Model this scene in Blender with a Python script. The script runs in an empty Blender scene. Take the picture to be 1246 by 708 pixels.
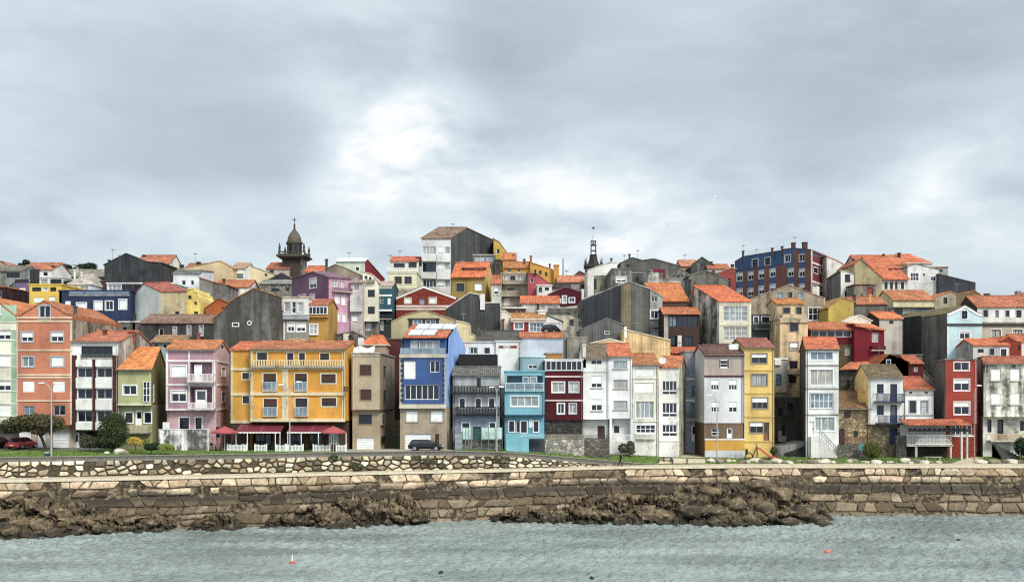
import bpy, math, random, re
import numpy as np
from mathutils import Vector
random.seed(7); RNG = np.random.default_rng(7)
SC = bpy.context.scene; COL = SC.collection
F, CX, HY, ZC = 1200.0, 623.0, 480.0, 15.0      # focal length and image centre of the photograph, eye height above the sea

def X_(px, D): return (px - CX) * D / F
def Z_(py, D): return ZC - (py - HY) * D / F
def V(x, y, z): return Vector((x, y, z))

# ------------------------------------------------------------------ materials
def lin(h, k=1.0):
    h = h.lstrip('#'); c = [int(h[i:i+2], 16) / 255 for i in (0, 2, 4)]
    c = [x / 12.92 if x <= .04045 else ((x + .055) / 1.055) ** 2.4 for x in c]; g = .3 * c[0] + .6 * c[1] + .1 * c[2]
    a = .30 if c[2] > c[0] else .15
    return tuple(min(.82, k * (x * (1 - a) + g * a)) for x in c) + (1,)

class N:
    """small helper round a node tree"""
    def __init__(s, name):
        s.m = bpy.data.materials.new(name); s.m.use_nodes = True
        s.t = s.m.node_tree; s.b = s.t.nodes['Principled BSDF']
    def n(s, ty, **kw):
        nd = s.t.nodes.new(ty)
        for k, v in kw.items():
            if k[0] == '_': setattr(nd, k[1:], v)
            else: nd.inputs[k.replace('__', ' ')].default_value = v
        return nd
    def l(s, a, b): s.t.links.new(a, b)
    def coord(s, sc, src='pos'):
        if src == 'pos': o = s.n('ShaderNodeNewGeometry').outputs['Position']
        else: o = s.n('ShaderNodeUVMap').outputs[0]
        mp = s.n('ShaderNodeMapping'); mp.inputs['Scale'].default_value = sc
        s.l(o, mp.inputs[0]); return mp.outputs[0]
    def noise(s, sc, scale=1.0, det=4.0, src='pos', rough=.6):
        nd = s.n('ShaderNodeTexNoise', Scale=scale, Detail=det, Roughness=rough)
        s.l(s.coord(sc, src), nd.inputs['Vector']); return nd.outputs['Fac']
    def ramp(s, v, a, b, lo=0.0, hi=1.0):
        nd = s.n('ShaderNodeMapRange'); nd.inputs[1].default_value = a; nd.inputs[2].default_value = b
        nd.inputs[3].default_value = lo; nd.inputs[4].default_value = hi
        s.l(v, nd.inputs[0]); return nd.outputs[0]
    def math(s, op, a, b=0.0):
        nd = s.n('ShaderNodeMath', _operation=op)
        for i, v in enumerate((a, b)):
            if isinstance(v, (int, float)): nd.inputs[i].default_value = v
            else: s.l(v, nd.inputs[i])
        return nd.outputs[0]
    def mix(s, f, a, b, mode='MIX'):
        nd = s.n('ShaderNodeMix', _data_type='RGBA', _blend_type=mode)
        for i, v in ((0, f), (6, a), (7, b)):
            if isinstance(v, (int, float, tuple)): nd.inputs[i].default_value = v
            else: s.l(v, nd.inputs[i])
        return nd.outputs[2]
    def bump(s, h, st, dist=.05):
        nd = s.n('ShaderNodeBump', Strength=st, Distance=dist); s.l(h, nd.inputs['Height'])
        s.l(nd.outputs[0], s.b.inputs['Normal'])
    def done(s, col, rough=.85, spec=.3):
        if isinstance(col, tuple): s.b.inputs['Base Color'].default_value = col
        else: s.l(col, s.b.inputs['Base Color'])
        s.b.inputs['Roughness'].default_value = rough
        s.b.inputs['Specular IOR Level'].default_value = spec
        return s.m

_M = {}
def mat(key):
    """'type:hex:dirt'  p plaster  c corrugated sheet  s stone rubble  b brick  t roof tile  w planks  f flat paint  m metal"""
    if key in _M: return _M[key]
    ty, hx, *r = key.split(':'); dirt = float(r[0]) if r else .25
    n = N({'p': 'plaster', 'c': 'corrugated_sheet', 's': 'rubble_stone', 'b': 'brick', 't': 'roof_tile', 'w': 'planks', 'f': 'paint', 'm': 'metal'}[ty] + '_' + hx)
    base = lin(hx)
    if ty == 't': base = tuple(x * .68 + y * .32 for x, y in zip(base, (.42, .20, .085, 1))) if base[0] > .35 else base
    if ty == 'p':
        big = n.noise((.22, .22, .22), 1, 5); st = n.noise((.9, .9, .07), 1, 5); fine = n.noise((5, 5, 5), 1, 4)
        pat = n.noise((.5, .5, .5), 1.3, 7, rough=.75)
        c = n.mix(1.0, base, n.ramp(big, .36, .64, .76, 1.10), 'MULTIPLY')
        c = n.mix(1.0, c, n.ramp(fine, .35, .65, .93, 1.04), 'MULTIPLY')
        if dirt >= .4:           # bare, weathered cement: pale and dark patches and long streaks
            k = min(1, (dirt - .3) * 1.7); q = n.noise((.55, .55, .3), 1, 8, rough=.75)
            c = n.mix(1.0, c, n.ramp(q, .38, .62, 1 - .45 * k, 1 + .75 * k), 'MULTIPLY'); c = n.mix(1.0, c, n.ramp(st, .38, .62, 1 + .35 * k, 1 - .3 * k), 'MULTIPLY')
        d = n.math('MULTIPLY', n.ramp(st, .44, .62), n.ramp(pat, .38, .58))
        d = n.math('ADD', d, n.math('MULTIPLY', n.ramp(pat, .54, .68), .55))
        c = n.mix(n.math('MINIMUM', n.math('MULTIPLY', d, dirt * 1.6), .9), c, (.06, .056, .048, 1))
        n.bump(fine, .12, .03); _M[key] = n.done(c, .9, .2)
    elif ty == 'c':
        st = n.noise((1.1, 1.1, .05), 1, 6); big = n.noise((.3, .3, .2), 1, 6, rough=.7)
        uv = n.n('ShaderNodeSeparateXYZ'); n.l(n.coord((1, 1, 1), 'uv'), uv.inputs[0])
        wv = n.math('SINE', n.math('MULTIPLY', uv.outputs[0], 2 * math.pi / .45))
        sh = n.math('FRACT', n.math('MULTIPLY', uv.outputs[1], 1 / 2.4))
        c = n.mix(1.0, base, n.ramp(st, .36, .64, .70, 1.22), 'MULTIPLY')
        c = n.mix(1.0, c, n.ramp(big, .36, .64, .62, 1.3), 'MULTIPLY')
        c = n.mix(n.ramp(sh, .0, .06, .35, 0), c, (.02, .02, .02, 1))
        c = n.mix(n.math('MULTIPLY', n.ramp(st, .58, .75), dirt), c, (.17, .15, .10, 1))
        n.bump(wv, .5, .05); _M[key] = n.done(c, .75, .3)
    elif ty == 't':
        uv = n.n('ShaderNodeSeparateXYZ'); n.l(n.coord((1, 1, 1), 'uv'), uv.inputs[0])
        u = n.math('MULTIPLY', uv.outputs[0], 1 / .26); v = n.math('MULTIPLY', uv.outputs[1], 1 / .42)
        wv = n.math('ABSOLUTE', n.math('SINE', n.math('MULTIPLY', u, math.pi)))
        fv = n.math('FRACT', v)
        cb = n.n('ShaderNodeCombineXYZ'); n.l(n.math('FLOOR', u), cb.inputs[0]); n.l(n.math('FLOOR', v), cb.inputs[1])
        wn = n.n('ShaderNodeTexWhiteNoise', _noise_dimensions='2D'); n.l(cb.outputs[0], wn.inputs['Vector'])
        big = n.noise((.45, .45, .45), 1, 6, rough=.7); moss = n.noise((1.1, 1.1, 1.1), 1, 5, rough=.7)
        c = n.mix(1.0, base, n.ramp(wn.outputs['Value'], 0, 1, .66, 1.25), 'MULTIPLY')
        c = n.mix(1.0, c, n.ramp(big, .36, .64, .70, 1.18), 'MULTIPLY')
        c = n.mix(n.ramp(wv, 0, .30, .55, 0), c, lin(hx, .22))
        c = n.mix(n.math('MULTIPLY', n.ramp(moss, .52, .72), dirt * 1.6), c, (.06, .05, .03, 1))
        h = n.math('ADD', wv, n.math('MULTIPLY', fv, -.5)); n.bump(h, .8, .07)
        _M[key] = n.done(c, .85, .2)
    elif ty in 'sb':
        sc = (1.9, 2.6, 1) if ty == 's' else (4.2, 12, 1)
        vo = n.n('ShaderNodeTexVoronoi', _feature='DISTANCE_TO_EDGE', Scale=1.0); n.l(n.coord(sc, 'uv'), vo.inputs['Vector'])
        vc = n.n('ShaderNodeTexVoronoi', Scale=1.0); n.l(n.coord(sc, 'uv'), vc.inputs['Vector'])
        g = n.n('ShaderNodeSeparateColor'); n.l(vc.outputs['Color'], g.inputs[0])
        big = n.noise((.4, .4, .4), 1, 5); pat = n.noise((.8, .8, .5), 1, 6, rough=.75)
        c = n.mix(1.0, base, n.ramp(g.outputs[0], 0, 1, .55, 1.35), 'MULTIPLY')
        c = n.mix(1.0, c, n.ramp(big, .3, .7, .8, 1.15), 'MULTIPLY')
        c = n.mix(n.ramp(vo.outputs[0], .02, .10, .75, 0), c, lin(hx, .25))
        c = n.mix(n.math('MULTIPLY', n.ramp(pat, .5, .7), dirt), c, (.06, .055, .045, 1))
        n.bump(n.ramp(vo.outputs[0], 0, .15), .7, .06); _M[key] = n.done(c, .9, .2)
    elif ty == 'w':
        uv = n.n('ShaderNodeSeparateXYZ'); n.l(n.coord((1, 1, 1), 'uv'), uv.inputs[0])
        fr = n.math('FRACT', n.math('MULTIPLY', uv.outputs[1], 1 / .22)); st = n.noise((.5, .5, .1), 1.5, 6, rough=.7)
        gr = n.noise((.6, .6, 9), 1, 4)
        c = n.mix(1.0, base, n.ramp(st, .3, .7, .6, 1.3), 'MULTIPLY'); c = n.mix(1.0, c, n.ramp(gr, .3, .7, .8, 1.15), 'MULTIPLY')
        c = n.mix(n.ramp(fr, 0, .12, .6, 0), c, (.015, .015, .015, 1)); n.bump(fr, .4, .03); _M[key] = n.done(c, .8, .25)
    else:
        big = n.noise((1.3, 1.3, 1.3), 1, 5)
        c = n.mix(1.0, base, n.ramp(big, .3, .7, .82, 1.08), 'MULTIPLY')
        _M[key] = n.done(c, .55 if ty == 'f' else .4, .4)
        if ty == 'm': n.b.inputs['Metallic'].default_value = .6
    return _M[key]

def glass_mat(name, c, rough=.06, stripes=None):
    n = N(name); v = n.noise((.8, .8, .8), 1, 3)
    col = n.mix(1.0, c, n.ramp(v, .3, .7, .5, 1.5), 'MULTIPLY')
    if stripes:
        s_ = n.noise((7, 7, .2), 1, 2); col = n.mix(n.ramp(s_, .4, .6), col, tuple(x * .62 for x in c[:3]) + (1,))
    m = n.done(col, rough, .5); return m
GL = {'dark': [glass_mat('window_glass', c) for c in ((.012, .014, .018, 1), (.02, .024, .03, 1), (.028, .026, .026, 1), (.010, .013, .022, 1), (.05, .06, .065, 1), (.085, .09, .09, 1), (.035, .04, .05, 1))],
      'blue': [glass_mat('bluish_glass', c) for c in ((.10, .16, .22, 1), (.16, .21, .25, 1))],
      'curtain': [glass_mat('curtained_glass', c, .25, True) for c in ((.48, .50, .49, 1), (.34, .38, .38, 1), (.42, .40, .36, 1))]}
COLS = {'w': 'f:eeeeea', 'b': 'f:4a2a20', 'k': 'f:23252a', 'a': 'f:a9adb0', 'u': 'f:1d3566', 't': 'f:8f8472', 'g': 'f:1c5f55', 'r': 'f:8d2a20',
        'y': 'f:d8cfb4', 'c': 'f:e6dfc6', 'p': 'f:e8cfd0', 's': 'p:a39a8a', 'm': 'f:5b1a2a', 'l': 'f:a9c6c0', 'o': 'f:d7a03a', 'd': 'f:3a3a3c', 'n': 'f:7a5a3c'}

# ------------------------------------------------------------------ mesh building
class MB:
    def __init__(s, off=None): s.v = []; s.f = []; s.uv = []; s.mi = []; s.ms = []; s.off = off or Vector((0, 0, 0))
    def m(s, k):
        mt = mat(k) if isinstance(k, str) else k
        if mt not in s.ms: s.ms.append(mt)
        return s.ms.index(mt)
    def poly(s, pts, k, U=None):
        i = len(s.v); pts = [Vector(p) for p in pts]; s.v += pts; s.f.append(tuple(range(i, i + len(pts)))); s.mi.append(s.m(k))
        if U is None: U = pts[1] - pts[0]
        U = U.normalized() if U.length > 1e-9 else V(1, 0, 0)
        nn = Vector((0, 0, 0))
        for a in range(1, len(pts) - 1): nn += (pts[a] - pts[0]).cross(pts[a + 1] - pts[0])
        W = nn.cross(U); W = W.normalized() if W.length > 1e-9 else V(0, 0, 1)
        s.uv += [(p.dot(U), p.dot(W)) for p in pts]
    def hexa(s, b, t, k):          # bottom ring, top ring of four, both counter-clockwise seen from above
        s.poly(t, k); s.poly(b[::-1], k)
        for i in range(4):
            j = (i + 1) % 4; s.poly([b[i], b[j], t[j], t[i]], k)
    def box(s, x0, x1, y0, y1, z0, z1, k):
        b = [V(x0, y0, z0), V(x1, y0, z0), V(x1, y1, z0), V(x0, y1, z0)]
        s.hexa(b, [p + V(0, 0, z1 - z0) for p in b], k)
    def slab(s, pts, th, k): s.hexa([p - V(0, 0, th) for p in pts], pts, k)
    def tube(s, p0, p1, r0, r1, k, n=8, cap=True):
        p0, p1 = Vector(p0), Vector(p1); d = (p1 - p0).normalized()
        a = d.cross(V(0, 0, 1) if abs(d.z) < .9 else V(1, 0, 0)).normalized(); b = d.cross(a)
        R = [[p + (a * math.cos(2 * math.pi * i / n) + b * math.sin(2 * math.pi * i / n)) * r for i in range(n)] for p, r in ((p0, r0), (p1, r1))]
        for i in range(n):
            j = (i + 1) % n; s.poly([R[0][i], R[0][j], R[1][j], R[1][i]][::-1], k)
        if cap: s.poly(R[0], k); s.poly(R[1][::-1], k)
    def lathe(s, c, prof, k, n=12):
        c = Vector(c)
        rings = [[c + V(r * math.cos(2 * math.pi * i / n), r * math.sin(2 * math.pi * i / n), z) for i in range(n)] for r, z in prof]
        for a, b in zip(rings, rings[1:]):
            for i in range(n):
                j = (i + 1) % n; s.poly([a[i], a[j], b[j], b[i]], k)
    def build(s, name, parent=None, smooth=False):
        if not s.f: return None
        me = bpy.data.meshes.new(name); o = s.off
        me.from_pydata([tuple(p - o) for p in s.v], [], s.f)
        for m_ in s.ms: me.materials.append(m_)
        me.polygons.foreach_set('material_index', s.mi)
        ul = me.uv_layers.new(name='UVMap'); ul.data.foreach_set('uv', np.array(s.uv, dtype=np.float32).ravel())
        if smooth: me.polygons.foreach_set('use_smooth', [True] * len(s.f))
        me.update(); ob = bpy.data.objects.new(name, me); COL.objects.link(ob)
        if parent: ob.parent = parent
        return ob

def tag(o, label=None, cat=None, group=None, kind=None):
    if label: o['label'] = label
    if cat: o['category'] = cat
    if group: o['group'] = group
    if kind: o['kind'] = kind
    return o
def thing(name, loc, label, cat, group=None):
    o = bpy.data.objects.new(name, None); COL.objects.link(o); o.location = loc; o.empty_display_size = .5
    return tag(o, label, cat, group)

# ------------------------------------------------------------------ the lie of the land
def line(pts):
    D = np.array([p[1] for p in pts], float); x = np.array([(p[0] - CX) * p[1] / F for p in pts]); 
    return x, D, np.array([p[2] for p in pts], float)
SEA = line([(-1900, 96, 5.5), (-600, 100, 5.55), (0, 107.4, 5.6), (150, 110.3, 5.62), (300, 113.3, 5.65), (450, 116.9, 5.7), (620, 120.6, 5.75), (755, 124.1, 5.85), (900, 124.8, 5.9), (1246, 124.8, 5.9), (3300, 126, 5.9)])
LAWN = line([(-1900, 100, 7.7), (-600, 104, 7.8), (0, 111.3, 7.85), (150, 114.2, 7.86), (300, 117.2, 7.88), (450, 120.6, 7.95), (545, 122.6, 7.95), (620, 124.3, 7.65), (700, 126, 6.86), (785, 128, 5.96), (900, 129.3, 5.92), (1246, 129.6, 5.92), (3300, 131, 5.92)])
HOUSE = line([(-1900, 118, 8.6), (0, 122, 8.5), (200, 124, 8.2), (350, 126, 7.97), (540, 127.5, 7.92), (640, 129.5, 7.7), (720, 130.5, 7.2), (800, 132, 6.75), (890, 134, 6.4), (1246, 137, 6.3), (3300, 140, 6.3)])
def at(L, x, i): return np.interp(x, L[0], L[i])
def ground(x, y):
    yl, zl, yf, zf = at(LAWN, x, 1), at(LAWN, x, 2), at(HOUSE, x, 1) - 1.5, at(HOUSE, x, 2)
    if y < yf: return zl + (zf - zl) * max(0, (y - yl) / (yf - yl))
    sl = np.interp(x, [-70, 0, 70], [.36, .40, .33])
    return zf + sl * min(max(0, y - yf - 9), 67) - .02 * max(0, y - yf - 110)

# ------------------------------------------------------------------ houses
class Facade:
    def __init__(s, A, B, k, prof, z0):
        s.A, s.B, s.k, s.prof, s.z0 = A, B, k, prof, z0
        d = B - A; s.W = d.length; s.u = d / s.W; s.n = V(s.u.y, -s.u.x, 0); s.op = []
    def loc(s, px, py):
        kx = (px - CX) / F; Y = s.A.dot(s.n) / (kx * s.n.x + s.n.y); P = V(kx * Y, Y, 0)
        return (P - s.A).dot(s.u), Z_(py, Y)
    def P(s, u, z, d=0): return s.A + s.u * u + s.n * d + V(0, 0, z)
    def top(s, u):
        p = s.prof
        for (a, za), (b, zb) in zip(p, p[1:]):
            if a - 1e-6 <= u <= b + 1e-6: return za if b == a else za + (zb - za) * (u - a) / (b - a)
        return p[0][1] if u < p[0][0] else p[-1][1]
    def bx(s, mb, u0, u1, z0, z1, d0, d1, k):
        b = [s.P(u0, z0, d1), s.P(u1, z0, d1), s.P(u1, z0, d0), s.P(u0, z0, d0)]
        mb.hexa(b, [p + V(0, 0, z1 - z0) for p in b], k)
    def fits(s, u0, u1, z0, z1):
        if u0 < .12 or u1 > s.W - .12 or z0 < s.z0 + .02: return False
        if min(s.top(u0), s.top(u1), s.top((u0 + u1) / 2)) < z1 + .1: return False
        for (a, b, c, d, *_r) in s.op:
            if u0 < b + .04 and u1 > a - .04 and z0 < d + .04 and z1 > c - .04: return False
        return True
    def mesh(s, mb):
        br = sorted(set([0.0, s.W] + [p[0] for p in s.prof] + [x for o in s.op for x in o[:2]]))
        for a, b in zip(br, br[1:]):
            if b - a < 1e-5: continue
            m = (a + b) / 2; z = s.z0
            for o in sorted([o for o in s.op if o[0] < m < o[1]], key=lambda o: o[2]):
                if o[2] > z + 1e-5: mb.poly([s.P(a, z), s.P(b, z), s.P(b, o[2]), s.P(a, o[2])], s.k, s.u)
                z = o[3]
            ta = s.top(a + 1e-4); tb = s.top(b - 1e-4)
            mb.poly([s.P(a, z), s.P(b, z), s.P(b, tb), s.P(a, ta)], s.k, s.u)
        for (a, b, c, d, r, bk) in s.op:
            k = s.k
            for q in ([(a, c), (a, d)], [(a, d), (b, d)], [(b, d), (b, c)], [(b, c), (a, c)]):
                (ua, za), (ub, zb) = q; mb.poly([s.P(ua, za), s.P(ub, zb), s.P(ub, zb, -r), s.P(ua, za, -r)], k)
            if bk: mb.poly([s.P(a, c, -r), s.P(b, c, -r), s.P(b, d, -r), s.P(a, d, -r)], bk, s.u)

NWIN = 0
def roof_key(k):
    """no two roofs weather alike: shift the tile colour and the lichen a little"""
    if not (isinstance(k, str) and k.startswith('t:')): return k
    _, hx, *r = k.split(':'); c = [int(hx[i:i + 2], 16) for i in (0, 2, 4)]
    if c[0] < 0xb0 or r: return k
    v = random.choice((0, .1, .22, .34, .45)); b = (0x92, 0x64, 0x46); q = [int(x + (y - x) * v) for x, y in zip(c, b)]
    return 't:%02x%02x%02x:%.2f' % (*q, random.choice((.15, .3, .5)))
class H:
    count = 0
    def __init__(s, label, x0, x1, yb, top, D, D1=None, L=11, xs=None, lower=None, wall='p:eeeeea', sw=None, swl=None, roof='t:d0693f', rt='flat',
                 ridge=None, over=.25, name='house', cat='house', group=None, trim='p:e6e2d6:.2', bx=None, endf=None):
        D1 = D1 or D
        s.A = V(X_(x0, D), D, 0); s.B = V(X_(x1, D1), D1, 0)
        b = V(0, L, 0)
        if xs is not None:
            c = s.B if xs > x1 else s.A
            b = V(X_(xs, c.y + L) - c.x, L, 0)
        s.b = b; s.L = b.length; s.C = s.B + b; s.E = s.A + b; s.over = over; s.trim = trim; s.wallk = wall
        zb = Z_(yb, D); g = min(ground(p.x, p.y) for p in (s.A, s.B, s.C, s.E)); s.zb = min(zb, g) - 1.0
        s.root = thing(name, ((s.A.x + s.B.x) / 2, (s.A.y + s.B.y) / 2, zb), label, cat, group); s.off = Vector(s.root.location)
        sw = sw or wall; W = (s.B - s.A).length
        f0 = Facade(s.A, s.B, wall, [(0, 0), (W, 0)], s.zb)
        s.rt = rt; s.roofk = roof_key(roof)
        if rt == 'prof': pr = [f0.loc(x, y) for x, y in top]; pr[0] = (0, pr[0][1]); pr[-1] = (W, pr[-1][1]); zl, zr = pr[0][1], pr[-1][1]; pl = [(0, zl), (s.L, zl)]; prr = [(0, zr), (s.L, zr)]; pk = [(W - u, z) for u, z in pr[::-1]]
        else:
            z = Z_(top, D); pr = [(0, z), (W, z)]; pk = pr; s.ze = z
            if rt == 'gs':
                yr, fr = ridge; Dr = D + fr * b.y; s.zr = Z_(yr, Dr); s.fr = fr
                zbk = s.zr if fr >= .99 else z if not endf else Z_(endf, D + b.y)
                s.zbk = zbk
                prr = [(0, z), (fr * s.L, s.zr)] + ([(s.L, zbk)] if fr < .99 else []); pl = [(s.L - u, q) for u, q in prr[::-1]]; pk = [(0, zbk), (W, zbk)]
            else: prr = pl = [(0, z), (s.L, z)]
            if rt == 'hip': s.zr = Z_(ridge[0], D + .5 * b.y); s.ins = ridge[1]
        s.lower = lower
        z0 = s.zb
        if lower:
            yo, ins, lk = lower; z0 = Z_(yo, D); iv = b.normalized() * ins
            s.G = Facade(s.A + iv, s.B + iv, lk or wall, [(0, z0), (W, z0)], s.zb)
        s.F = Facade(s.A, s.B, wall, pr, z0)
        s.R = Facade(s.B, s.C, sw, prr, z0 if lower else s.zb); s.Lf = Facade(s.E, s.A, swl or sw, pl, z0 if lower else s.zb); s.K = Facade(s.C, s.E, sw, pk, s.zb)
        s.tr = {}; s.defer = []
    def fac(s, q, py=None):
        if q == 'R': return s.R
        if q == 'L': return s.Lf
        if s.lower and py is not None and py > s.lower[0] + .5: return s.G
        return s.F
    def tm(s, name, k):
        if (name, k) not in s.tr: s.tr[(name, k)] = MB(s.off)
        return s.tr[(name, k)]
    def rect(s, f, x0, x1, y0, y1):
        u0, z1 = f.loc(x0, y0); u1, z0 = f.loc(x1, y1)
        return min(u0, u1), max(u0, u1), min(z0, z1), max(z0, z1)
    def w(s, spec, q='F'):
        for it in spec.split(';'):
            it = it.split()
            if not it: continue
            x0, x1, y0, y1 = map(float, it[:4]); s.win(x0, x1, y0, y1, it[4], q)
        return s
    def rows(s, xs, ys, code, q='F'):
        for y0, y1 in ys:
            for x0, x1 in xs: s.win(x0, x1, y0, y1, code, q)
        return s
    def win(s, *a, **k): s._win(*a, **k); return s
    def _win(s, x0, x1, y0, y1, code, q='F'):
        global NWIN; NWIN += 1
        f = s.fac(q, (y0 + y1) / 2); u0, u1, z0, z1 = s.rect(f, x0, x1, y0, y1)
        ty, nx, ny, rest = re.match(r'([A-Za-z])(\d?)(?:x(\d))?(.*)$', code).groups(); nx = int(nx or 1); ny = int(ny or 1)
        proud = not f.fits(u0, u1, z0, z1); o = .28 if proud else 0.0
        if ty == 'O':
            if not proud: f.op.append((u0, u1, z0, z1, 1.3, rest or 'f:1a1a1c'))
            return
        if not proud: f.op.append((u0, u1, z0, z1, .26, None))
        if ty in 'DG':
            k = COLS[(rest or 'w')[0]]; mb = MB(s.off)
            f.bx(mb, u0, u1, z0, z1, -.25 + o, -.18 + o, k)
            if ty == 'G':
                for i in range(1, 6): f.bx(mb, u0 + .05, u1 - .05, z0 + (z1 - z0) * i / 6 - .02, z0 + (z1 - z0) * i / 6 + .02, -.18 + o, -.15 + o, k)
                mb.build('garage_door', s.root); return
            for uu in ((u0, u0 + .07), (u1 - .07, u1)): f.bx(mb, *uu, z0, z1, -.18 + o, -.1 + o, k)
            f.bx(mb, u0 + .07, u1 - .07, z1 - .08, z1, -.18 + o, -.1 + o, k)
            if nx > 1: f.bx(mb, (u0 + u1) / 2 - .04, (u0 + u1) / 2 + .04, z0, z1 - .08, -.18 + o, -.12 + o, k)
            d = mb.build('door', s.root)
            if 'g' in rest[1:]:
                gm = MB(s.off); f.bx(gm, u0 + .18, u1 - .18, z0 + (z1 - z0) * .45, z1 - .2, -.18 + o, -.165 + o, GL['dark'][NWIN % 7]); gm.build('pane', d)
            hm = MB(s.off); f.bx(hm, u1 - .2, u1 - .12, z0 + .95, z0 + 1.1, -.18 + o, -.1 + o, 'm:8a8a8a'); hm.build('handle', d)
            return
        k = COLS[ty]; mb = MB(s.off); t = min(.075, (u1 - u0) * .12, (z1 - z0) * .14); d0, d1 = -.2 + o, -.10 + o
        f.bx(mb, u0, u1, z0, z0 + t, d0, d1, k); f.bx(mb, u0, u1, z1 - t, z1, d0, d1, k)
        f.bx(mb, u0, u0 + t, z0 + t, z1 - t, d0, d1, k); f.bx(mb, u1 - t, u1, z0 + t, z1 - t, d0, d1, k)
        for i in range(1, nx):
            c = u0 + (u1 - u0) * i / nx; f.bx(mb, c - t * .55, c + t * .55, z0 + t, z1 - t, d0 + .01, d1 - .01, k)
        for j in range(1, ny):
            c = z0 + (z1 - z0) * j / ny; f.bx(mb, u0 + t, u1 - t, c - t * .45, c + t * .45, d0 + .015, d1 - .015, k)
        wo = mb.build('window', s.root)
        g = GL['curtain' if 'c' in rest else 'blue' if 'v' in rest else 'dark']; pm = MB(s.off)
        e = d0 + .035; pm.poly([f.P(u0 + t, z0 + t, e), f.P(u1 - t, z0 + t, e), f.P(u1 - t, z1 - t, e), f.P(u0 + t, z1 - t, e)], g[(NWIN * 7 + 3) % len(g)], f.u); pm.build('pane', wo)
        hs = re.search(r'h(\d+)', rest)
        if hs:
            fr = min(1, int(hs.group(1)) / 10); fr = min(1, max(.1, fr + random.uniform(-.05, .05))) if fr < 1 else 1; sm = MB(s.off); zc = z1 - t - (z1 - z0 - 2 * t) * fr
            sk = COLS['y'] if 'Y' in rest else COLS['b'] if 'B' in rest else 'f:e9e9e4'
            f.bx(sm, u0 + t * .6, u1 - t * .6, zc, z1 - t * .5, d1 - .02, d1 + .035, sk)
            nb = max(2, int((z1 - zc) / .28))
            for i in range(1, nb): f.bx(sm, u0 + t * .6, u1 - t * .6, zc + (z1 - zc) * i / nb - .012, zc + (z1 - zc) * i / nb + .012, d1 + .035, d1 + .045, sk)
            sm.build('roller_shutter', wo)
        tm = re.search(r'T(\w)', rest)
        if tm:
            kk = COLS[tm.group(1)]; a = .13; sm = MB(s.off); e0, e1 = (0, .05) if not proud else (.005, o - .02)
            f.bx(sm, u0 - a, u0, z0 - a, z1 + a, e0, e1, kk); f.bx(sm, u1, u1 + a, z0 - a, z1 + a, e0, e1, kk)
            f.bx(sm, u0, u1, z1, z1 + a, e0, e1 + .004, kk); f.bx(sm, u0, u1, z0 - a, z0, e0, e1 + .004, kk); sm.build('surround', wo)
        elif 'S' in rest:
            sm = MB(s.off); f.bx(sm, u0 - .12, u1 + .12, z0 - .12, z0, -.05, .14 + o, 'p:b9b2a4:.2'); sm.build('sill', wo)
    def band(s, x0, x1, ys, k=None, h=.18, d=.09, q='F', name='string_course'):
        for y in (ys if isinstance(ys, (list, tuple)) else [ys]):
            f = s.fac(q, y); u0, z = f.loc(x0, y); u1, _ = f.loc(x1, y)
            if u1 < u0: u0, u1 = u1, u0
            mb = MB(s.off); f.bx(mb, u0, u1, z - h / 2, z + h / 2, -.05, d, k or s.trim); mb.build(name, s.root)
        return s
    def panel(s, x0, x1, y0, y1, k, d=.05, q='F', name='wall_panel'):
        f = s.fac(q, (y0 + y1) / 2); s.defer.append((f, s.rect(f, x0, x1, y0, y1), d, k, name)); return s
    def bal(s, x0, x1, y0, y1, style='rail', k='f:23252a', dep=.9, q='F', slab='p:b9b2a4:.4'):
        f = s.fac(q, (y0 + y1) / 2); u0, u1, z0, z1 = s.rect(f, x0, x1, y0, y1); mb = MB(s.off)
        f.bx(mb, u0, u1, z0, z0 + .16, -.02, dep, slab); o = mb.build('balcony', s.root); r = MB(s.off); z0 += .16
        if style == 'solid':
            f.bx(r, u0, u1, z0, z1, dep - .12, dep, k); f.bx(r, u0, u0 + .12, z0, z1, .0, dep - .12, k); f.bx(r, u1 - .12, u1, z0, z1, .0, dep - .12, k); r.build('parapet', o)
        else:
            for zz in ((z1 - .07, z1), (z0 + .06, z0 + .11)):
                f.bx(r, u0, u1, *zz, dep - .08, dep - .02, k); f.bx(r, u0, u0 + .06, *zz, 0, dep - .08, k); f.bx(r, u1 - .06, u1, *zz, 0, dep - .08, k)
            n = max(3, int((u1 - u0) / (.16 if style == 'rail' else .19 if style == 'dense' else .32 if style == 'bal' else 1.2))); wd = .16 if style == 'bal' else .13 if style == 'dense' else .06
            for i in range(n + 1):
                c = u0 + .05 + (u1 - u0 - .1) * i / n; f.bx(r, c - wd / 2, c + wd / 2, z0, z1 - .07, dep - .075, dep - .075 + wd, k)
            r.build('railing', o)
            if style == 'glass':
                g = MB(s.off); f.bx(g, u0 + .05, u1 - .05, z0 + .12, z1 - .08, dep - .06, dep - .045, GL['blue'][1]); g.build('glass_screen', o)
        return s
    def chim(s, x, yt, yb, w=4, dep=2.0, k='p:8d8578:.8', cap=True):
        D = s.A.y + dep; m = w / 2; x0, x1 = X_(x - m, D), X_(x + m, D); z1, z0 = Z_(yt, D), Z_(yb, D); mb = MB(s.off); t = x1 - x0
        mb.box(x0, x1, D, D + max(.35, min(t, .9)), z0 - .8, z1 - (.18 if cap else 0), k)
        if cap: mb.box(x0 - .08, x1 + .08, D - .08, D + max(.35, min(t, .9)) + .08, z1 - .18, z1, k)
        mb.build('chimney', s.root); return s
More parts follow.
